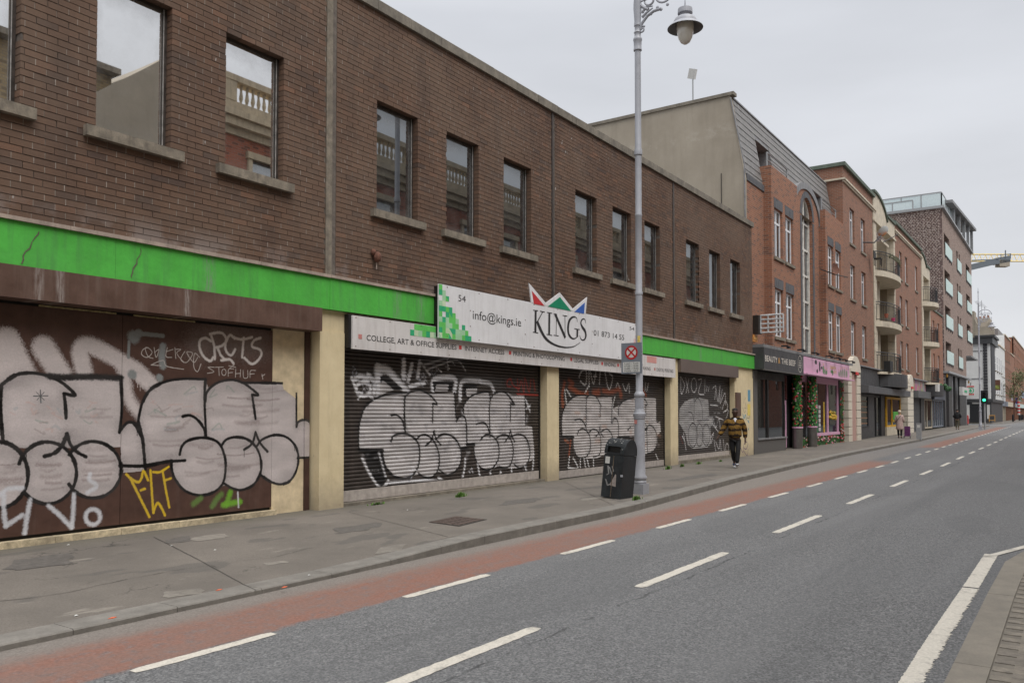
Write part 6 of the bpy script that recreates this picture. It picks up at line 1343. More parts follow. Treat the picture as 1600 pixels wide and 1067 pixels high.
def cornice(x0, x1, z, y=0, ret=True):
    mb = MB(); mb.box(x0-.08, x1, y-.14, y+.01, z, z+.10).box(x0-.05, x1, y-.08, y+.01, z-.10, z-.001)
    if ret: mb.box(x0-.14, x0-.001, y-.14, y+1.2, z, z+.10)
    mb.build('cornice', M_stone, AB)
cornice(47.56, 56.3, 14.52); mb = MB().box(47.42, 55.8, -.16, .35, 15.30, 15.50).box(47.42, 47.7, .35, 3.0, 15.30, 15.50); mb.build('coping', M_gcop, AB)
sk_ = thing('roof_lantern', 'small grey glazed roof lantern on top of the apartment block', 'roof lantern', (52, 2, 15.3)); (qx, qz) = FP(1330, 266, .9)
MB().box(qx, qx+2.6, .9, 2.6, 15.0, qz).build('frame', M_lead, sk_); MB().box(qx+.15, qx+2.45, .86, .89, 15.4, qz-.12).build('glazing', M_glass2, sk_)
def bay(x0, x1, ry0, ry1, slabs, ztop, bulge, pier=.9, first_dark=True, rail=1.22):
    # piers with block joints, recess with column, curved balconies
    zc = 3.9
    for a, b in ((x0, x0+pier), (x1-pier*.6, x1)):
        z = zc
        while z < ztop-.1: MB().box(a, b, -.06, .4, z, min(z+.55, ztop)-.02).build('stone_block', M_stone, AB); z += .55
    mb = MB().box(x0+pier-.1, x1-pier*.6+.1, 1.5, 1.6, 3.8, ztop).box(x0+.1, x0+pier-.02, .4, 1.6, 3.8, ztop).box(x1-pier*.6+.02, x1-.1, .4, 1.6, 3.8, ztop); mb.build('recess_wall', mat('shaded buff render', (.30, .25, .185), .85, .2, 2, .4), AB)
    cxx = x0+(x1-x0)*.42
    MB().lathe([(.36, 3.8), (.36, slabs[0])], cxx, .55, 16).build('column', M_stone, AB, smooth=True)
    for i, z in enumerate(slabs):
        n = 16; P = [(x0+.25+(x1-x0-.3)*k/n, -.02-bulge*math.sin(math.pi*k/n)**.6) for k in range(n+1)]; poly = P+[(x1-.05, 1.5), (x0+.25, 1.5)]
        last = z < 5
        MB().prism([(a, b, z-(.36 if not last else .15)) for a, b in poly][::-1], (0, 0, .36 if not last else .15)).build('balcony_slab', M_stone, AB, kind=None)
        mb = MB()
        for h_ in (.12, rail-.16, rail): mb.tube([(a, b+.08, z+h_) for a, b in P], .022 if h_ < rail else .03, 5, cap=False)
        m_ = 34
        for k in range(m_+1):
            t = k/m_*n; q = int(min(t, n-1)); f = t-q; a = P[q][0]+(P[q+1][0]-P[q][0])*f; b = P[q][1]+(P[q+1][1]-P[q][1])*f+.08; r_ = .02 if k % 6 == 0 else .011
            mb.box(a-r_, a+r_, b-r_, b+r_, z, z+rail-(0 if k % 6 == 0 else .16))
        mb.build('railing', M_black, AB)
        win_parts(AB, x0+pier+.1, cxx-.3, z+.05, z+2.3, 1.44, M_white, M_glass2, .08, (('v', .5),), sill=False, name='balcony_door'); win_parts(AB, cxx+.5, x1-pier*.6-.25, z+.05, z+2.2, 1.44, M_frame, M_glass2, .08, (), sill=False, name='balcony_door')
bay(55.57, 63.08, 0, 0, (10.72, 7.5, 4.28), 13.8, .85)
arcp = [(55.58, 13.8)]+[(x, 14.0+1.68*math.sqrt(max(0, 1-((x-56.4)/3.9)**2))) for x in np.linspace(55.58, 60.1, 14)]+[(60.1, 14.92), (63.08, 14.92), (63.08, 13.8)]
MB().xz(arcp, -.06, .4).build('curved_gable', M_stone, AB)
mb = MB(); q = arcp[1:-1]
for a, b in zip(q, q[1:]): mb.xz([(a[0], a[1]+.002), (b[0], b[1]+.002), (b[0], b[1]+.16), (a[0]-.0, a[1]+.16)], -.16, .5)
mb.build('coping', M_gcop, AB)
mb = MB().box(55.5, 63.15, -.14, -.061, 13.78, 13.9).box(58.0, 60.5, -.10, -.061, 12.9, 13.05); mb.build('moulding', M_stone, AB)
cw = [(65.1, 66.15), (67.55, 68.65), (72.3, 73.4)]; ops = [(a, b, c, d) for a, b in cw for c, d in ((4.9, 6.9), (8.15, 10.2), (11.45, 13.45))]
wall(63.09, 75.4, 4.2, 15.1, 0, ops, reveal=.16).build('wall', M_redbr2, AB)
for a, b, c, d in ops: win_parts(AB, a, b, c, d, .12, M_white, M_glass2, .09, (('h', .72),), over=.1, sz=.13, sy0=-.07)
cornice(63.1, 75.6, 14.55, ret=False); MB().box(63.0, 75.5, -.14, .4, 15.1, 15.28).build('coping', M_gcop, AB)
bay(75.42, 80.0, 0, 0, (10.95, 7.6, 4.2), 13.2, .95, pier=.8)
arcp = [(75.42, 13.2)]+[(x, 13.4+1.5*math.sqrt(max(0, 1-((x-75.2)/3.0)**2))) for x in np.linspace(75.42, 77.9, 10)]+[(77.9, 14.2), (80, 14.2), (80, 13.2)]
MB().xz(arcp, -.06, .4).build('curved_gable', M_stone, AB)
mb = MB(); q = arcp[1:-1]
for a, b in zip(q, q[1:]): mb.xz([(a[0], a[1]+.002), (b[0], b[1]+.002), (b[0], b[1]+.16), (a[0], a[1]+.16)], -.16, .5)
mb.build('coping', M_gcop, AB)
lw = [(81.8, 82.9), (84.9, 86.1)]; ops = [(a, b, c, d) for a, b in lw for c, d in ((4.9, 7.0), (8.0, 10.0))]
wall(80.0, 88.4, 3.9, 10.85, 0, ops, reveal=.16).build('wall', M_redbr, AB); MB().box(80, 88.38, -.08, .4, 10.86, 10.98).build('coping', M_gcop, AB); MB().box(80, 88.4, .3, 6, 10.5, 10.8).build('roof', M_slate, AB)
for a, b, c, d in ops: win_parts(AB, a, b, c, d, .12, M_white, M_glass2, .09, (('h', .72),), over=.1, sz=.13, sy0=-.07)
MB().box(55.6, 80, 1.6, 9, 4, 13.7).build('rear_block', M_redbr2, AB)
MB().box(47.6, 88.4, 1.0, 1.2, -.2, 4.2).build('inner_wall', M_floor, AB)
# rusticated pilasters between the shops, block by block
def rustic(x0, x1, zt_, pinkmid=True):
    z = g(x0)-.1; k = 0
    while z < zt_-.9:
        z2 = min(z+.46, zt_-.9)
        if pinkmid:
            for a, b, m in ((x0, x0+.9, M_stoneW), (x1-1.05, x1, M_stoneW)): MB().box(a, b, -.22, .3, z, z2-.03).build('stone_block', m, AB)
            MB().box(x0+.902, x1-1.052, -.16, .3, z, z2-.002).build('pink_panel', M_pinkp, AB)
        else: MB().box(x0, x1, -.22, .3, z, z2-.03).build('stone_block', M_stoneW, AB)
        z = z2
    n = 14; c_ = (x0+x1)/2+.3; r_ = (x1-x0)/2-.3
    P = [(x0+.5, z), (x1, z)]+[(c_+r_*math.cos(math.pi*i/n), zt_-r_*.75+r_*.75*math.sin(math.pi*i/n)) for i in range(n+1)]
    MB().xz(P, -.24, .3).build('arched_cap', M_stoneW, AB)
    bxx = (x0+x1)/2+.4; MB().xz([(bxx-.25, zt_-1.05), (bxx+.2, zt_-1.08), (bxx+.12, zt_-.92), (bxx-.2, zt_-.9)], -.34, -.245).build('alarm_box', M_redp, AB)
M_stoneW = mat('cream painted stone', (.60, .55, .46), .7, .08, 4, .2, (.3, .26, .2)); M_pinkp = mat('dusky pink paint', (.44, .28, .24), .7, .08)
rustic(47.25, 50.4, 4.85); rustic(66.5, 69.1, 4.55, False)
box_part(50.42, 66.45, -.10, .2, 3.33, 4.35, M_char, 'upper_fascia', AB); box_part(50.42, 66.45, -.25, .2, 4.352, 4.42, M_lead, 'canopy', AB)
MB().prism([(50.5, -.12, 3.32), (50.5, -.62, 3.22), (50.5, -.62, 2.82), (50.5, -.12, 2.82)], (14.6, 0, 0)).build('lower_fascia', mat('grey black awning box', (.085, .088, .095), .45, .15, 3, .3, (.2, .2, .2)), AB)
n = 14; P = [(56.6+7.4*k/n, -.12-.95*math.sin(math.pi*k/n)**.6) for k in range(n+1)]
MB().prism([(a, b, 3.34) for a, b in P][::-1], (0, 0, .86)).build('curved_fascia', M_char, AB)
def front(x0, x1, z0, z1, y, m, bars, riser=None, rm=None, name='shop_window', glass=None):
    mb = MB().box(x0, x0+.15, y, y+.1, z0, z1).box(x1-.15, x1, y, y+.1, z0, z1).box(x0+.15, x1-.15, y, y+.1, z1-.15, z1).box(x0+.15, x1-.15, y, y+.1, z0, z0+.12)
    for b in bars: mb.box(b-.09, b+.09, y+.004, y+.096, z0+.12, z1-.15)
    o = mb.build(name, m, AB); MB().quad((x0+.1, y+.05, z0+.1), (x1-.1, y+.05, z0+.1), (x1-.1, y+.05, z1-.1), (x0+.1, y+.05, z1-.1)).build('pane', glass or M_shopgl, o)
    if riser is not None: box_part(x0, x1, y, y+.3, g(x0)-.1, z0-.002, rm or m, 'stall_riser', AB)
    return o
M_yfr = mat('yellow frame', (.66, .36, .02), .5)
front(50.5, 53.7, .75, 2.8, .0, M_black, (51.2,), 1, M_char); box_part(53.72, 55.5, .02, .3, -.05, 2.8, M_char, 'pier', AB)
front(55.52, 58.1, .05, 2.8, .15, M_black, (56.8,), name='door'); box_part(58.12, 59.4, .1, .3, -.05, 2.8, M_black, 'pier', AB)
front(59.5, 64.9, .72, 2.75, .0, M_yfr, (61.5,), 1, M_stone)
MB().box(61.8, 64.5, -.012, -.002, 1.2, 1.75).build('green_poster', mat('green poster', (.09, .42, .06), .5, .3, 5), AB); MB().box(61.8, 64.5, -.012, -.002, 1.05, 1.198).build('yellow_poster', M_sunf, AB)
mb = MB()
for k in range(5): mb.box(51.45, 53.3, .02, .03, 1.0+k*.33, 1.06+k*.33)
mb.build('shelves', mat('brown goods', (.30, .17, .10), .7, .5, 9), AB)
# shop three (grey shutter), four (blue grey) and their fascias
def cfas():
    m, t, b = newmat('faded colourful fascia print'); P = pos(t); n_ = N(t, 'ShaderNodeTexVoronoi'); n_.inputs['Scale'].default_value = 1.6; t.links.new(P, n_.inputs['Vector'])
    t.links.new(mix(t, .45, mix(t, .5, n_.outputs['Color'], (.45, .12, .10)), (.22, .16, .16)), b.inputs['Base Color']); return m
box_part(69.15, 76.5, -.12, .2, 3.42, 4.25, cfas(), 'fascia', AB); box_part(69.15, 76.5, -.3, .25, 4.252, 4.34, M_lead, 'canopy', AB)
box_part(69.2, 76.0, -.55, .2, 2.85, 3.38, mat('grey shutter housing', (.11, .115, .12), .5, .1, 3, .2), 'shutter_housing', AB)
shutter(69.4, 74.4, .12, .05, 2.9, mat('charcoal shutter', (.06, .062, .068), .5, .2), None, 'plain dark grey roller shutter of the closed shop behind the square bollard', barm=M_char, pitch=.1)
box_part(74.6, 76.6, .05, .5, 0, 2.85, M_char, 'pier', AB)
n = 14; P = [(76.2+5.2*k/n, -.12-1.0*math.sin(math.pi*k/n)**.6) for k in range(n+1)]
MB().prism([(a, b, 3.1) for a, b in P][::-1], (0, 0, .92)).build('curved_fascia', M_char, AB); MB().box(75.6, 76.7, -1.1, -.9, 3.45, 4.05).build('light_box', M_plw, AB)
box_part(80.9, 88.3, -.15, .2, 2.9, 3.9, mat('slate blue fascia', (.10, .11, .14), .5), 'fascia', AB)
M_bgr = mat('blue grey frames', (.20, .23, .28), .5)
front(77, 81.4, .35, 2.9, .1, M_stone, (78.5,)); front(81.5, 88.3, .4, 2.9, .05, M_bgr, (82.9, 84.3, 85.6, 87.0))
mb = MB(); 
for x in np.linspace(81.2, 88, 14): mb.ell((x, -.3-rng.random()*.5, 3.98+rng.uniform(-.1, .15)), (.3, .2, .2), 6, 4)
mb.build('fascia_plants', M_fl[1], AB, kind='stuff')
# things on the block: satellite dishes, balcony clutter
sd_ = thing('satellite_dish', 'big rusty satellite dish beside the topmost curved balcony', 'satellite dish', (58, -.8, 13))
M_dish = bpy.data.materials.new('rusty dish'); M_dish.use_nodes = True; t = M_dish.node_tree; b = t.nodes['Principled BSDF']; sP = N(t, 'ShaderNodeSeparateXYZ'); t.links.new(pos(t), sP.inputs[0])
dc = FP(1379.5, 361, -.9); dcx, dcz = dc
t.links.new(mix(t, mrange(t, math_(t, 'ADD', sP.outputs[2], math_(t, 'MULTIPLY', noise(t, 4, 4, .6, pos(t)), .5)), dcz+.0, dcz+.22), (.42, .17, .06), (.30, .31, .30)), b.inputs['Base Color'])
Mx = Matrix.Rotation(R(-25), 3, 'Z')@Matrix.Rotation(R(-72), 3, 'Y')
mb = MB().lathe([(0, .05), (.16, .035), (.28, .01), (.35, -.025)], 0, 0, 24); mb.v = [tuple(Mx@Vector((v[0], v[1], --v[2]))*1.0+Vector((dcx, -.9, dcz))) for v in mb.v]; mb.build('dish', M_dish, sd_, smooth='all')
MB().tube([(dcx, -.85, dcz-.2), (dcx-.5, -.5, dcz-.75), (dcx-1.2, 0, dcz-.8)], .04, 6).tube([(dcx, -.9, dcz-.7), (dcx+1.0, -1.6, dcz-.1)], .025, 5).build('arm', M_black, sd_)
d2 = thing('satellite_dish', 'small dark satellite dish on the windows of the right brick bay', 'satellite dish', (46, -.6, 9.2)); dcx, dcz = FP(1305, 420, -.5)
mb = MB().lathe([(0, .06), (.15, .04), (.30, -.02)], 0, 0, 18); Mx = Matrix.Rotation(R(70), 3, 'Z')@Matrix.Rotation(R(-80), 3, 'Y'); mb.v = [tuple(Mx@Vector((v[0], v[1], -v[2]))+Vector((dcx, -.5, dcz))) for v in mb.v]; mb.build('dish', M_rust, d2, smooth='all')
MB().tube([(dcx, -.5, dcz-.3), (dcx-.9, 0, dcz-.1)], .03, 5).tube([(dcx, -.5, dcz-.3), (dcx+.9, -.9, dcz-.35)], .025, 5).build('arm', M_black, d2)
for px, py, h_, c, lb in ((1372, 404, .9, (.02, .02, .02), 'black folded chair standing on the top curved balcony'), (1374, 496, .35, (.30, .10, .06), 'terracotta flower pot on the middle balcony'), (1385, 497, .3, (.45, .05, .14), 'pink flower pot on the middle balcony'), (1388, 572, .7, (.02, .02, .02), 'black box on the lowest curved balcony')):
    x, z = FP(px, py, -.5); z = {404: 10.72, 496: 7.5, 497: 7.5, 572: 4.28}[py]
    mm = mat(lb[:14], c, .6)
    if 'pot' in lb: o = MB().lathe([(0, z), (.09, z), (.13, z+h_*.7), (0, z+h_*.7)], x, -.9, 12).build('flower_pot', mm, label=lb, cat='flower pot'); 
    elif 'chair' in lb:
        o = thing('folding_chair', lb, 'chair', (x, -.5, z)); MB().box(x-.25, x+.25, -.7, -.3, z+.42, z+.47).build('seat', mm, o); MB().box(x-.25, x+.25, -.32, -.27, z+.47, z+.95).build('backrest', mm, o)
        for a in (-.22, .22):
            for b_ in (-.66, -.32): MB().box(x+a-.02, x+a+.02, b_-.02, b_+.02, z, z+.42).build('leg', mm, o)
    else: MB().box(x-.5, x+.5, -.7, -.3, z, z+h_).build('storage_box', mm, label=lb, cat='box')
plant = MB()
for i in range(160): a = rng.uniform(57.5, 61.5); k = (a-55.8)/7.2; plant.ell((a, -.02-.85*math.sin(math.pi*k)**.6+.05, 10.72+1.1+rng.uniform(-.18, .12)), (.06, .05, .05), 5, 3)
plant.build('hanging_plants', mat('dull balcony planting', (.10, .10, .06), .8, .6, 9), label='straggly planting hung on the top curved balcony rail', cat='plants')
# ------------------------------------------------------------------ modern apartment block with green glass balconies
MD = thing('modern_apartments', 'modern six storey grey brown brick apartment block with pale green glass balcony panels', 'building', (88.4, 0, 0))
M_gg = mat('pale green balcony glass', (.47, .62, .585), .35, .05, 1.5, .15, (.5, .6, .56), spec=.6)
XD = 89.3
FZ = (17.3, 13.72, 10.15, 6.6)
ops = []; gl = []
for i, z in enumerate(FZ):
    ops += [(90.6, 94.9, z, z+2.15), (100.9, 102.3, z-.1, z+2.1), (103.2, 104.3, z-.1, z+2.1)]; gl += [(90.9, 96.3, z+.02, z+1.25, -.10), (101.2, 105.1, z+.02, z+1.25, -.08)]
    if i < 3: ops.append((110.2, 114.4, z, z+2.1)); gl.append((110.4, 115.6, z+.1, z+1.3, -.10))
M_apf = brickmat('front grey brown brick', (.30, .215, .18), (.37, .28, .24), (.18, .135, .12), (.27, .23, .20), dark=.2)
mb = wall(XD, 109.0, 5.75, 21.7, 0, [o for o in ops if o[0] < 109], reveal=.9, back=1); wall(109.0, 116.8, 8.4, 21.7, 0, [o for o in ops if o[0] > 109], reveal=.9, back=1, mb=mb)
mb.quad((109, 0, 8.4), (116.8, 0, 8.4), (116.8, 9, 8.4), (109, 9, 8.4)); mb.build('wall', M_apf, MD)
MB().box(XD+.1, 109, .95, 14, -.2, 21.6).box(109, 116.7, .95, 14, 8.45, 21.6).build('core', M_floor, MD)
MB().prism([(XD-.0, 0, 3.0), (XD, 0, 21.7), (XD, 16, 21.7), (XD, 16, 3.0)], (.09, 0, 0)).build('gable_wall', M_gabbr, MD)
# pale headers standing proud of the gable
mb = MB(); k = 0; z = 10.9
while z < 21.4:
    y = .25+(.17 if k % 2 else 0)
    while y < 6.0: mb.box(XD-.03, XD-.001, y, y+.11, z, z+.085); y += .27
    z += .17; k += 1
mb.build('projecting_headers', mat('pale header brick', (.36, .30, .265), .8, .3, 12), MD, kind='stuff')
MB().box(XD-.1, 117.0, -.25, -.001, 21.55, 21.72).build('roof_edge', M_zinc, MD); MB().box(XD-.25, XD-.11, -.25, 16, 21.6, 21.85).build('roof_edge', M_zinc, MD); MB().box(XD-.1, 109.5, -.45, .3, 5.55, 5.74).build('canopy_edge', M_zinc, MD)
MB().box(109.1, 117.2, -.5, 8, 8.2, 8.39).build('overhang_soffit', M_lead, MD)
for a, b, c, d in ops: win_parts(MD, a+.1, b-.1, c+.02, d-.08, .72, M_char, M_glass2, .12, (('v', .5),), sill=False)
for a, b, c, d, y in gl: MB().box(a, b, y, y+.03, c, d).build('balcony_panel', M_gg, MD); 
mb = MB()
for a, b, c, d, y in gl: 
    mb.box(a, b, y+.035, -.001, c-.08, c-.02)
    for x in np.linspace(a+.2, b-.3, 4): mb.box(x, x+.1, y+.04, -.001, c-.3, c-.08)
mb.build('balcony_brackets', M_char, MD, kind='stuff')
# ground floor: tall dark piers, glazing set back
for a, b in ((89.4, 90.3), (92.0, 94.9), (97.4, 99.0), (101.4, 107.9)): MB().box(a, b, -.05 if a > 90 else 0, .8, g(a)-.2, 5.54).build('pier', M_char, MD)
for a in (94.9, 98.9, 107.9): MB().box(a+.002, a+.35, -.06, .75, g(95)-.2, 5.54).build('steel_edge', M_zinc, MD)
mb = MB().box(89.5, 109, .86, .94, .2, 5.5); mb.build('glazing', M_shopgl, MD)
MB().box(90.3, 92, .6, .8, .3, 2.4).box(94.95, 97.4, .6, .8, .3, 2.4).build('window_poster', mat('pinkish poster', (.40, .25, .22), .6, .5, 3), MD)
for x in (89.5, 109.2): MB().ell((x, -.2, 5.3), (.1, .1, .2), 6, 5).build('wall_light', mat('amber wall light', (.75, .40, .08), .4), MD)
# roof terrace and penthouse
mb = MB(); gz = MB()
def railrow(y0, y1, x, z, h, n):
    for i in range(n+1): y = y0+(y1-y0)*i/n; mb.box(x-.05, x+.05, y-.05, y+.05, z, z+h)
    mb.box(x-.06, x+.06, y0, y1, z+h, z+h+.09); gz.box(x-.02, x+.02, y0+.05, y1-.05, z+.08, z+h-.04)
railrow(.3, 9.0, 90.0, 22.9, 1.7-1.0+.0, 5) if False else None
(_, zt1) = (0, 23.3)
railrow(.2, 7.5, 91.0, 21.8, 1.75, 4); railrow(2.6, 8.2, 89.7, 21.85, .95, 3)
for i in range(4): x = 91+i*2.6; mb.box(x-.05, x+.05, .15, .25, 21.8, 23.5)
mb.box(91, 99, .15, .25, 23.5, 23.6); gz.box(91.1, 98.8, .18, .21, 21.9, 23.45)
mb.build('terrace_frame', M_zinc, MD); gz.build('terrace_glass', mat('pale terrace glass', (.60, .69, .71), .3, .04), MD)
MB().prism([(93.5, -.5, 23.0), (118.2, -.5, 24.6), (118.2, 7, 24.6), (93.5, 7, 23.0)], (0, 0, .3)).build('penthouse_roof', M_lead, MD)
MB().box(97, 113, 1.2, 7, 21.7, 22.9).prism([(97, 1.2, 22.9), (113, 1.2, 22.9), (113, 1.2, 24.2), (97, 1.2, 23.2)], (0, 5.8, 0)).build('penthouse_wall', M_char, MD)
for x in (98, 103, 108, 112.5, 116.9): MB().box(x, x+.35, -.2, .1, 21.72, 23.2+(x-93.5)*.06).build('penthouse_post', M_zinc, MD)
MB().box(98.5, 111.8, 1.15, 1.19, 21.8, 23.2).build('penthouse_glass', M_glass2, MD)
sgn = thing('lit_sign', 'small white and green box sign on the modern block', 'shop sign', (108.4, -.9, 3.6)); x0, z0 = FP(1499, 617, -.6); x1, z1 = FP(1508.5, 606.5, -.6)
MB().box(x0, x1, -.9, -.6, z0, z1).build('box', M_plw, sgn); MB().box(x0+(x1-x0)*.3, x0+(x1-x0)*.7, -.92, -.905, z0+.3, z1-.3).build('emblem', G4[0], sgn)

# ------------------------------------------------------------------ beyond the side street
XF = 136.0
CB = thing('corner_building', 'white rendered corner building with charcoal quoin, dark cornice and black ground floor', 'building', (XF, 0, 0))
M_wr = mat('white render', (.62, .62, .61), .8, .06, 2, .25, (.4, .4, .38)); M_qu = mat('charcoal quoin', (.045, .045, .05), .7, .2)
(yA, zA) = (9.0, 12.3)
MB().box(XF, XF+22, -.45, 10, 3.6, 12.0).build('wall', M_wr, CB)
MB().box(XF-.02, XF+22.02, -.50, 9.98, -.2, 3.58).build('ground_floor', M_char, CB)
MB().box(XF-.2, XF+22.2, -.7, 10, 3.3, 3.75).build('fascia', M_char, CB)
MB().prism([(XF-.05, .3, 3.76), (XF+.6, -.6, 3.76), (XF+6.3, -.6, 3.76), (XF+6.3, .3, 3.76)], (0, 0, 8.3)).build('corner_pier', M_qu, CB)
k = 0; mb = MB()
for k in range(20): mb.box(XF-.12, XF+.0, -.1, .42, 3.8+k*.42, 4.15+k*.42)
mb.build('quoin_stones', M_qu, CB)
MB().box(XF-.35, XF+10, -.8, 10, 11.7, 12.6).box(XF-.5, XF+8, -1.1, 1.4, 12.6, 12.9).build('cornice', M_char, CB)
par = [(.1, 12.9), (.1, 14.6), (1.2, 14.2), (2.5, 14.2), (3.6, 14.9), (4.2, 16.0), (4.3, 16.2), (5.3, 16.2), (5.3, 12.6)]
par = [(-.9, 12.9), (-.9, 14.2), (-.3, 14.9), (.1, 14.3), (.7, 14.2), (1.2, 14.7), (1.5, 15.4), (1.52, 12.9)]
MB().prism([(XF+1, a, b) for a, b in par], (1.2, 0, 0)).build('parapet', M_render, CB); MB().box(XF+.8, XF+3, -.7, 1.5, 12.9, 13.3).build('parapet_base', M_render, CB)
MB().box(XF+1, XF+4, 1.53, 2.3, 12.6, 16.6).build('chimney', M_render, CB); mb = MB().box(XF-.05, XF, .5, 10, 6.6, 6.75).box(XF-.05, XF, .5, 10, 10.6, 10.75); mb.build('string_course', M_lead, CB)
MB().box(XF-.04, XF-.021, .5, 2.2, .35, 3.0).build('door', M_black, CB)
for y in (-.3, 2.25): MB().box(XF-.06, XF-.041, y, y+.35, .9, 2.9).build('white_panel', M_plw, CB)
MB().box(XF-.06, XF-.041, .7, 1.9, 3.05, 3.25).build('sign_strip', M_plw, CB)
for x in (XF+8, XF+12, XF+16, XF+20):
    for z in (4.6, 8.2): win_parts(CB, x, x+1.4, z, z+2.3, -.48, M_white, M_glass2, .1, (('h', .5),), sy0=-.6)
rows = [('orange_brick_shop', 'orange brick shop with a dark fascia past the white corner building', XF+22, XF+31, 12.3, M_redbr, M_char, 4), ('pale_building', 'pale grey rendered building between the orange and the brown brick buildings', XF+31, XF+46, 13.6, M_wr, M_bgr, 4), ('brown_brick_building', 'pinkish brown brick building with a tall gable in the distance', XF+46, XF+62, 16.6, M_redbr2, M_stone, 5), ('low_brick_building', 'lower red brick building in the far distance', XF+62, XF+74, 14.0, M_redbr, M_bgr, 4), ('far_brick_terrace', 'long tall red brick terrace at the far right end of the street', XF+74, XF+150, 18.4, M_redbr, M_gg, 14)]
for nm, lb, x0, x1, zt, m, mf_, nw in rows:
    T_ = thing(nm, lb, 'building', (x0, .5, 0)); ww = (x1-x0)/nw; ops = []
    for i in range(nw):
        for z in (4.9, 8.4, 11.9, 15.0):
            if z+2.4 < zt-.4: ops.append((x0+ww*(i+.3), x0+ww*(i+.7), z, z+2.1))
    wall(x0, x1, 3.9, zt, .5, ops, reveal=.2).build('wall', m, T_); MB().box(x0, x1-.01, .75, 11, -.2, zt-.02).build('block', m, T_)
    for a, b, c, d in ops: win_parts(T_, a, b, c, d, .62, M_white, M_glass2, .12, (('h', .5),), sy0=.42)
    MB().box(x0, x1, .35, .74, zt, zt+.2).build('coping', M_stone, T_); MB().box(x0+.2, x1-.2, .1, .74, 3.0, 3.88).build('fascia', mf_, T_)
    mb = MB(); n_ = nw
    for i in range(n_): mb.box(x0+ww*i+.1, x0+ww*i+.5, .3, .74, g(x0)-.1, 3.0)
    mb.build('shop_piers', m if nm != 'pale_building' else M_stone, T_); MB().box(x0+.1, x1-.1, .6, .74, .3, 3.0).build('shop_window', M_shopgl, T_)
    if zt > 16 and x0 < XF+50: MB().prism([(x0, .5, 13), (x0, .5, 16.6), (x0, 9, 16.6), (x0, 9, 13)], (-.1, 0, 0)).build('gable', M_wr, T_); MB().box(x0+2, x0+7, 3, 8.5, 16, 20.2).build('chimney', M_render, T_)
RS = thing('far_rooftops', 'grey rooftops and chimneys beyond the brick terrace', 'roof', (300, 5, 0)); MB().box(250, 300, 6, 20, 0, 24).build('roof', M_slate, RS)
# chimney pots
mb = MB()
for i in range(7): mb.lathe([(.22, 20.2), (.18, 20.8)], XF+48.6+i*.7, 3.3+i*.75, 8)
cpt = thing('chimney_pots', 'row of clay pots on the broad distant chimney', 'chimney pots', (XF+49, 5, 20.2)); mb.build('pots', M_redbr, cpt, kind='stuff')
ta = thing('television_aerial', 'television aerial on the broad distant chimney', 'aerial', (XF+50, 4, 20)); x, z = FP(1580, 515, 4.5)
mb = MB().tube([(XF+50, 4.5, 20), (XF+50, 4.5, 24)], .05, 4)
for k in range(5): mb.tube([(XF+50, 3.6+k*.2, 22.6+k*.25), (XF+50, 5.0+k*.2, 22.9+k*.25)], .035, 4)
mb.build('rods', M_zinc, ta)
# traffic light
M_lit = bpy.data.materials.new('green signal'); M_lit.use_nodes = True; b = M_lit.node_tree.nodes['Principled BSDF']; b.inputs['Base Color'].default_value = (.0, .5, .2, 1); b.inputs['Emission Color'].default_value = (.05, 1, .45, 1); b.inputs['Emission Strength'].default_value = 2.2
tx, ty, tz = GP(1539, 669); tl = thing('traffic_light', 'traffic light on a grey pole showing green', 'traffic light', (tx, ty, tz)); H_ = lambda py: CH+(646.5-py)*((tx*math.cos(YAW)+(ty+YC)*math.sin(YAW))/FPX)
MB().tube([(tx, ty, tz-.1), (tx, ty, H_(618))], .07, 8).build('pole', M_zinc, tl)
zt, zb = H_(612.5), H_(627.5); MB().box(tx-.32, tx-.1, ty-.17, ty+.17, zb, zt).build('housing', M_black, tl); MB().box(tx-.08, tx-.05, ty-.30, ty+.30, zb-.15, zt+.15).build('backing_board', M_black, tl)
for k in range(3):
    z = zt-(zt-zb)*(k+.5)/3; MB().tube([(tx-.33, ty, z), (tx-.345, ty, z)], .125, 14).build('lens', M_lit if k == 2 else M_dark, tl); MB().lathe([(.15, 0), (.15, .18)], 0, 0, 12, R(0), R(180))
    v = MB().lathe([(.15, 0), (.15, .2)], 0, 0, 12, 0, math.pi); v.v = [(tx-.33-p[2], ty+p[0], z+p[1]) for p in v.v]; v.build('visor', M_black, tl)
# red postbox, A board, white and green hanging sign
def acbox(px0, px1, py0, py1, x, th, mb=None):
    (y1, z1), (y0, z0) = XP(px0, py0, x), XP(px1, py1, x); return (mb or MB()).box(x, x+th, min(y0, y1), max(y0, y1), z0, z1)
rb = thing('postbox', 'red street box standing beyond the dark piers of the modern block', 'postbox', (111, 0, .3)); acbox(1508.5, 1513, 649.5, 662, 111, .6).build('body', M_redp, rb); acbox(1509, 1512.6, 662, 664, 111.05, .5).build('base', M_black, rb); acbox(1509.2, 1512.3, 648.6, 649.5, 111.05, .45).build('cap', M_redp, rb)
ab_ = thing('pavement_board', 'wooden framed chalkboard A frame standing outside the corner building', 'A-board', (134, -1, .3))
M_wood = mat('orange wood', (.50, .27, .08), .6, .2, 9); mb = MB()
for a, b, c, d in ((1545, 1546.2, 648.3, 659), (1553.8, 1555, 648.3, 659), (1546.2, 1553.8, 648.3, 649.6), (1546.2, 1553.8, 656, 657)): acbox(a, b, c, d, 134, .1, mb)
mb.build('frame', M_wood, ab_); acbox(1546.2, 1553.8, 649.6, 656, 134.02, .05).build('chalkboard', M_char, ab_)
hs = thing('grocery_sign', 'white hanging grocery sign with a green tree roundel and red bars', 'hanging sign', (XF-1, 8, 4)); xs_ = XF-1.0
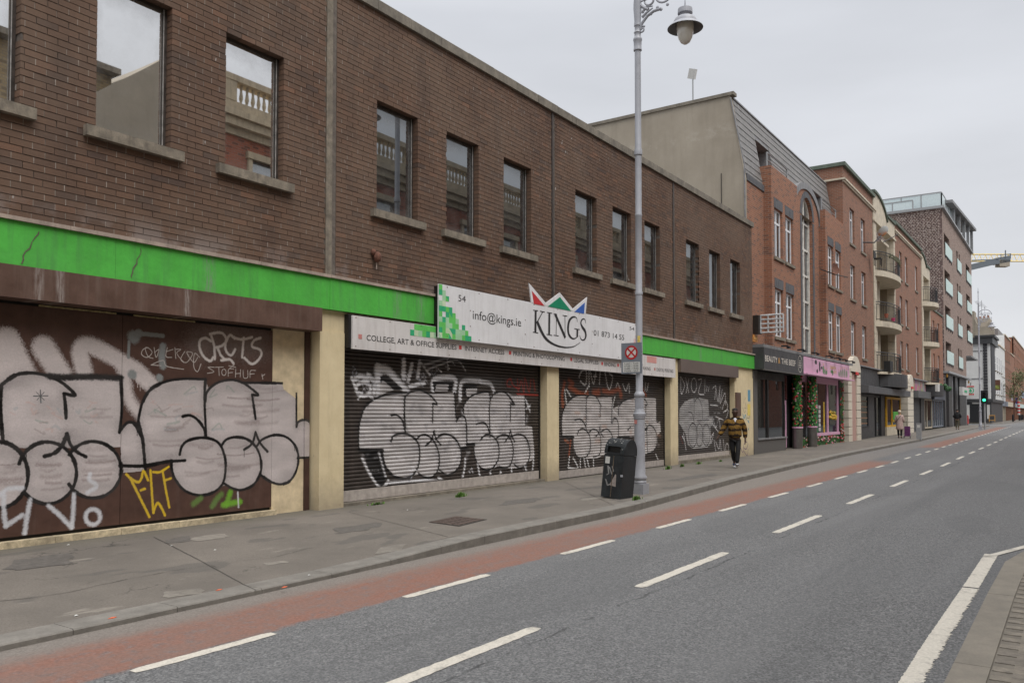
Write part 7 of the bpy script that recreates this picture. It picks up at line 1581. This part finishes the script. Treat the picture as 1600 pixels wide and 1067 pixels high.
acbox(1510.3, 1522.5, 602.5, 617.5, xs_, .3).build('box', M_plw, hs); (yc0, zc0) = XP(1516.4, 610, xs_); hh = abs(XP(1516.4, 602.5, xs_)[1]-zc0); hw = abs(XP(1510.3, 610, xs_)[0]-yc0)
acbox(1510.8, 1522, 603, 604.6, xs_-.02, .018).build('red_bar', M_redp, hs); acbox(1510.8, 1522, 615, 617.1, xs_-.02, .018).build('red_bar', M_redp, hs)
mb_ = MB()
for i in range(20):
    a0, a1 = 2*math.pi*i/20, 2*math.pi*(i+1)/20; mb_.quad(*[(xs_-.012, yc0+q*math.cos(a), zc0+q*math.sin(a)) for q, a in ((hh*.52, a0), (hh*.52, a1), (hh*.66, a1), (hh*.66, a0))])
mb_.build('ring', G4[0], hs)
mb_ = MB(); mb_.poly([(xs_-.012, yc0+a*hh, zc0+b*hh) for a, b in ((0, .42), (-.22, .1), (-.12, .1), (-.34, -.22), (-.06, -.22), (-.06, -.42), (.06, -.42), (.06, -.22), (.34, -.22), (.12, .1), (.22, .1))]); mb_.build('tree_emblem', G4[0], hs)
o = text('SPAR', 0, hw*1.3, 0, hh*.17, 0, M_plw, None)
for v in o.data.vertices: v.co = (xs_-.03-hs.location.x, yc0+hw*.65-v.co.x-hs.location.y, zc0-hh*.92+v.co.z-hs.location.z)
o.parent = hs; o.data.flip_normals()
MB().tube([(xs_+.15, yc0, zc0+hh), (xs_+.15, yc0, zc0+hh+.4), (XF, yc0, zc0+hh+.4)], .04, 5).build('bracket', M_black, hs)
xp_ = XF+7; pg = thing('pub_sign', 'dark brown painted hanging sign with a yellow green picture', 'hanging sign', (xp_, -.6, 5)); acbox(1548, 1563, 593.5, 609.5, xp_, .3).build('board', M_rust, pg); acbox(1551, 1562, 602, 607.5, xp_-.02, .018).build('picture', mat('lime picture', (.22, .25, .06), .6, .5, 2), pg)
# furled parasol against the white wall
x, y, z = XF-1.5, 6.6, 5.6
# street trees far away
def tree(x, y, z, h, r_, label, n=1400):
    T_ = thing('street_tree', label, 'tree', (x, y, z)); mb = MB().tube([(x, y, z-.1), (x+.05, y, z+h*.35), (x, y+.1, z+h*.6), (x, y, z+h*.9)], [.16, .12, .08, .03], 7); lim = []
    for i in range(14):
        a = rng.uniform(0, 6.28); q = rng.uniform(.3, .75)*h; e_ = Vector((x+math.cos(a)*r_*rng.uniform(.5, .95), y+math.sin(a)*r_*rng.uniform(.5, .95), z+q+h*rng.uniform(.12, .3))); s_ = Vector((x, y, z+q)); mb.tube([s_, (s_+e_)/2+Vector((0, 0, .2)), e_], [.06, .035, .012], 5); lim.append((s_, e_))
    mb.build('trunk', M_rust, T_); mb = MB()
    for i in range(n):
        s_, e_ = lim[rng.randrange(len(lim))]; t = rng.uniform(.4, 1.15); p = s_+(e_-s_)*t+Vector((rng.gauss(0, .28), rng.gauss(0, .28), rng.gauss(0, .28)))*r_*.5; a = Vector((rng.uniform(-1, 1), rng.uniform(-1, 1), rng.uniform(-1, 1)))*.13; b = Vector((rng.uniform(-1, 1), rng.uniform(-1, 1), rng.uniform(-1, 1)))*.10; mb.poly([p-a, p-b, p+a, p+b])
    mb.build('crown', mat('spring leaves', (.13, .15, .07), .8, .5, 2), T_, kind='stuff')
tree(176, -1.2, .3, 10.0, 2.6, 'thin leafed street tree in front of the distant brick buildings'); 
# distant small bollards, signs and shop clutter
M_cb = mat('black bollard', (.02, .02, .022), .5)
for i, (px, py, h_) in enumerate(((1583, 658.5, 11), (1593, 657, 9), (1596, 656.5, 9), (1598.5, 656.2, 9))):
    x, y, z = GP(px, py); s_ = (x*math.cos(YAW)+(y+YC)*math.sin(YAW))/FPX; MB().lathe([(.0, z+h_*s_), (.12, z+h_*s_), (.16, z+h_*s_*.9), (.16, z)], x, y, 10).build('street_post', M_cb, label=['leftmost', 'second', 'third', 'rightmost'][i]+' of the four distant black bollards on the far pavement', cat='bollard', group='black bollards on the far pavement')
for px0, px1, py0, py1, c, lb in ((1580, 1584.5, 614, 626, (.45, .42, .50), 'pale lilac projecting sign in the distance'), (1586, 1591, 613, 619, (.03, .03, .03), 'black projecting sign in the distance'), (1592, 1596, 618, 628, (.40, .42, .40), 'grey green projecting sign in the distance'), (1586.5, 1590, 621, 631, (.05, .06, .25), 'navy projecting sign in the distance'), (1596, 1600, 611, 622, (.35, .45, .60), 'light blue projecting sign at the far right')):
    acbox(px0, px1, py0, py1, FP(px0, 640, .3)[0]-1, .2).build('projecting_sign', mat('sign '+lb[:10], c, .5), label=lb, cat='projecting sign')
bp_ = GP(1592, 660); x, z = FP(1592.5, 650, -.3)
mb = MB(); (x0, z0), (x1, z1) = FP(1591, 648, -.4), FP(1593.2, 628, -.4)
bpole = thing('barber_pole', 'red and white striped barber pole in the distance', 'barber pole', (x0, -.5, 3))
for k in range(8): MB().lathe([(.28, z0+(z1-z0)*k/8), (.28, z0+(z1-z0)*(k+1)/8)], x0, -.5, 10).build('band', M_redp if k % 2 else M_plw, bpole)

# ------------------------------------------------------------------ tower cranes far off
M_cry = mat('crane yellow', (.62, .47, .16), .6, .1); M_crg = mat('crane grey', (.13, .15, .17), .6, .1)
cr1 = thing('tower_crane', 'yellow lattice crane jib crossing the sky at the right', 'tower crane', CP(1720, 646, 260))
def strut(mb, a, b, r_): mb.tube([a, b], r_, 4)
mb = MB(); z0_, z1_ = 409, 397; D_ = 260
n = 34; A = [CP(1490+i*9, 408.5, D_) for i in range(n)]; B = [CP(1490+i*9, 408.5, D_+2) for i in range(n)]; C_2 = [CP(1494.5+i*9, 397.5, D_+1) for i in range(n)]
for i in range(n-1):
    for P_ in (A, B, C_2): strut(mb, P_[i], P_[i+1], .20)
    for q in (A, B): strut(mb, q[i], C_2[i], .10); strut(mb, C_2[i], q[i+1], .10)
mb.build('jib', M_cry, cr1)
mb = MB(); 
base = CP(1720, 400, D_+1); 
for sx_ in (-1, 1):
    for sy_ in (-1, 1): strut(mb, base+Vector((sx_, sy_, 6)), Vector((base.x+sx_, base.y+sy_, -1)), .16)
for k in range(18): z = k*3.2; strut(mb, Vector((base.x-1, base.y-1, z)), Vector((base.x+1, base.y-1, z+3)), .08); strut(mb, Vector((base.x-1, base.y-1, z+3)), Vector((base.x-1, base.y+1, z)), .08)
mb.build('mast', M_cry, cr1)
cr2 = thing('luffing_crane', 'dark crane counter jib with a concrete counterweight at the right', 'tower crane', CP(1500, 646, 230)); D_ = 230
def cbox(p0, p1, h0, h1, d, mb): # beam between two pixels, depth D_, thickness in px
    pts = [CP(p0[0], p0[1]-h0, D_), CP(p1[0], p1[1]-h1, D_), CP(p1[0], p1[1]+h1, D_), CP(p0[0], p0[1]+h0, D_)]; v = Vector((math.cos(YAW), math.sin(YAW), 0))*d; mb.prism(pts, v)
mb = MB(); cbox((1490, 424), (1557, 408), 4.5, 4.5, 1.6, mb); cbox((1557, 408), (1579, 404), 5, 5, 1.8, mb); mb.build('counter_jib', M_crg, cr2)
mb = MB(); cbox((1562, 411), (1578, 411), 5, 5, 2.2, mb); mb.v = [(a, b, c) for a, b, c in mb.v]; mb.build('counterweight', M_render, cr2)
mb = MB(); cbox((1519, 407), (1560, 405.5), .8, .8, .3, mb); cbox((1564, 398), (1579, 397), .5, .5, .3, mb); strut(mb, CP(1571, 403, D_), CP(1571, 391, D_), .15); strut(mb, CP(1564, 404, D_), CP(1564, 397, D_), .1); strut(mb, CP(1579, 404, D_), CP(1579, 396, D_), .1); mb.build('handrail', M_crg, cr2)
mb = MB(); base = CP(1484, 420, D_)
for sx_ in (-1, 1):
    for sy_ in (-1, 1): strut(mb, base+Vector((sx_, sy_, 1)), Vector((base.x+sx_, base.y+sy_, -1)), .16)
mb.build('mast', M_crg, cr2)

# ------------------------------------------------------------------ the other side of the street (seen only in the window reflections)
OY = -4.0-YC
OP = thing('opposite_building', 'red brick building with stone cornice and balustrade across the street, mirrored in the windows', 'building', (17.8, OY, 0))
M_ost = mat('buff stone', (.42, .35, .25), .8, .2, 3, .4); M_obr = brickmat('opposite red brick', (.30, .10, .06), (.36, .13, .08), (.14, .06, .04), (.22, .16, .13))
M_ybr = brickmat('yellow stock brick', (.34, .25, .13), (.40, .30, .17), (.18, .13, .08), (.22, .19, .15))
ops = [(19.5+i*3.2, 20.9+i*3.2, z, z+2.0) for i in range(13) for z in (5.2, 9.0)]
wall(17.8, 62, 4.0, 11.7, OY, ops, reveal=-.2).build('wall', M_obr, OP)
mb = MB().box(17.8, 62, OY-14, OY-.3, -.2, 12.6).box(17.8, 62, OY-.25, OY+.05, -.2, 4.0); mb.build('block', M_ost, OP)
mb = MB().box(17.7, 62, OY-.3, OY+.12, 11.7, 11.95).box(17.5, 62, OY-.3, OY+.35, 11.96, 12.25).box(17.4, 62, OY-.3, OY+.5, 12.26, 12.5).box(17.8, 62, OY-.3, OY+.2, 12.51, 12.9).box(17.7, 62, OY-.3, OY+.25, 13.62, 13.85)
for i in range(9): mb.box(17.8+i*5.2, 18.7+i*5.2, OY-.3, OY+.22, 12.9, 13.62)
mb.build('cornice', M_ost, OP)
mb = MB()
for i in range(170):
    x = 18+i*.26
    if (x-17.8) % 5.2 < 1.0: continue
    mb.lathe([(.07, 12.9), (.04, 12.98), (.085, 13.15), (.045, 13.4), (.07, 13.62)], x, OY, 6)
mb.build('balusters', M_ost, OP, kind='stuff')
for a, b, c, d in ops: 
    MB().box(a-.18, a, OY-.05, OY+.1, c, d).box(b, b+.18, OY-.05, OY+.1, c, d).box(a-.25, b+.25, OY-.05, OY+.16, d, d+.25).box(a, b, OY-.16, OY-.1, c, d).build('window_surround', M_ost, OP); MB().quad((a, OY-.09, c), (b, OY-.09, c), (b, OY-.09, d), (a, OY-.09, d)).build('pane', M_glass2, OP)
OQ = thing('opposite_brick_building', 'yellow stock brick building across the street, mirrored in the left windows', 'building', (-12, OY, 0))
MB().box(-14, 14.3, OY-12, OY-.3, -.2, 12.4).build('wall', M_ybr, OQ); MB().box(-14, 14.4, OY-12, OY+.1, 12.41, 12.6).build('coping', M_conc, OQ)
OR_ = thing('opposite_low_building', 'lower rendered building in the gap across the street', 'building', (14, OY, 0)); MB().xz([(13.3, -.2), (13.3, 11.35), (16.2, 13.75), (17.78, 13.75), (17.78, -.2)], OY-12, OY+.2).build('wall', M_render, OR_)
for k, (x0, x1, hh_, m_, lb) in enumerate(((63, 84, 8.5, M_wr, 'white rendered building across the street'), (86, 112, 10.5, M_obr, 'red brick building across the street beyond the white one'), (114, 150, 7.5, M_stone, 'low cream building across the street'), (152, 260, 9, M_redbr2, 'brown brick terrace at the far end across the street'))):
    T_ = thing('opposite_terrace', lb, 'building', (x0, OY, 0)); ops = [(x0+1+i*3.4, x0+2.3+i*3.4, z, z+2) for i in range(int((x1-x0)/3.4)) for z in (4.2, )]
    wall(x0, x1, 0, hh_, OY-2, ops, reveal=-.2).build('wall', m_, T_); MB().box(x0, x1, OY-12, OY-2.3, -.2, hh_).build('block', M_conc, T_)
    for a, b, c, d in ops: MB().quad((a, OY-2.15, c), (b, OY-2.15, c), (b, OY-2.15, d), (a, OY-2.15, d)).build('window', M_glass2, T_)
op = MB().box(15.5, 260, OY-.1, OY+3.4, -.3, .0).build('opposite_pavement', M_pave, kind='structure')
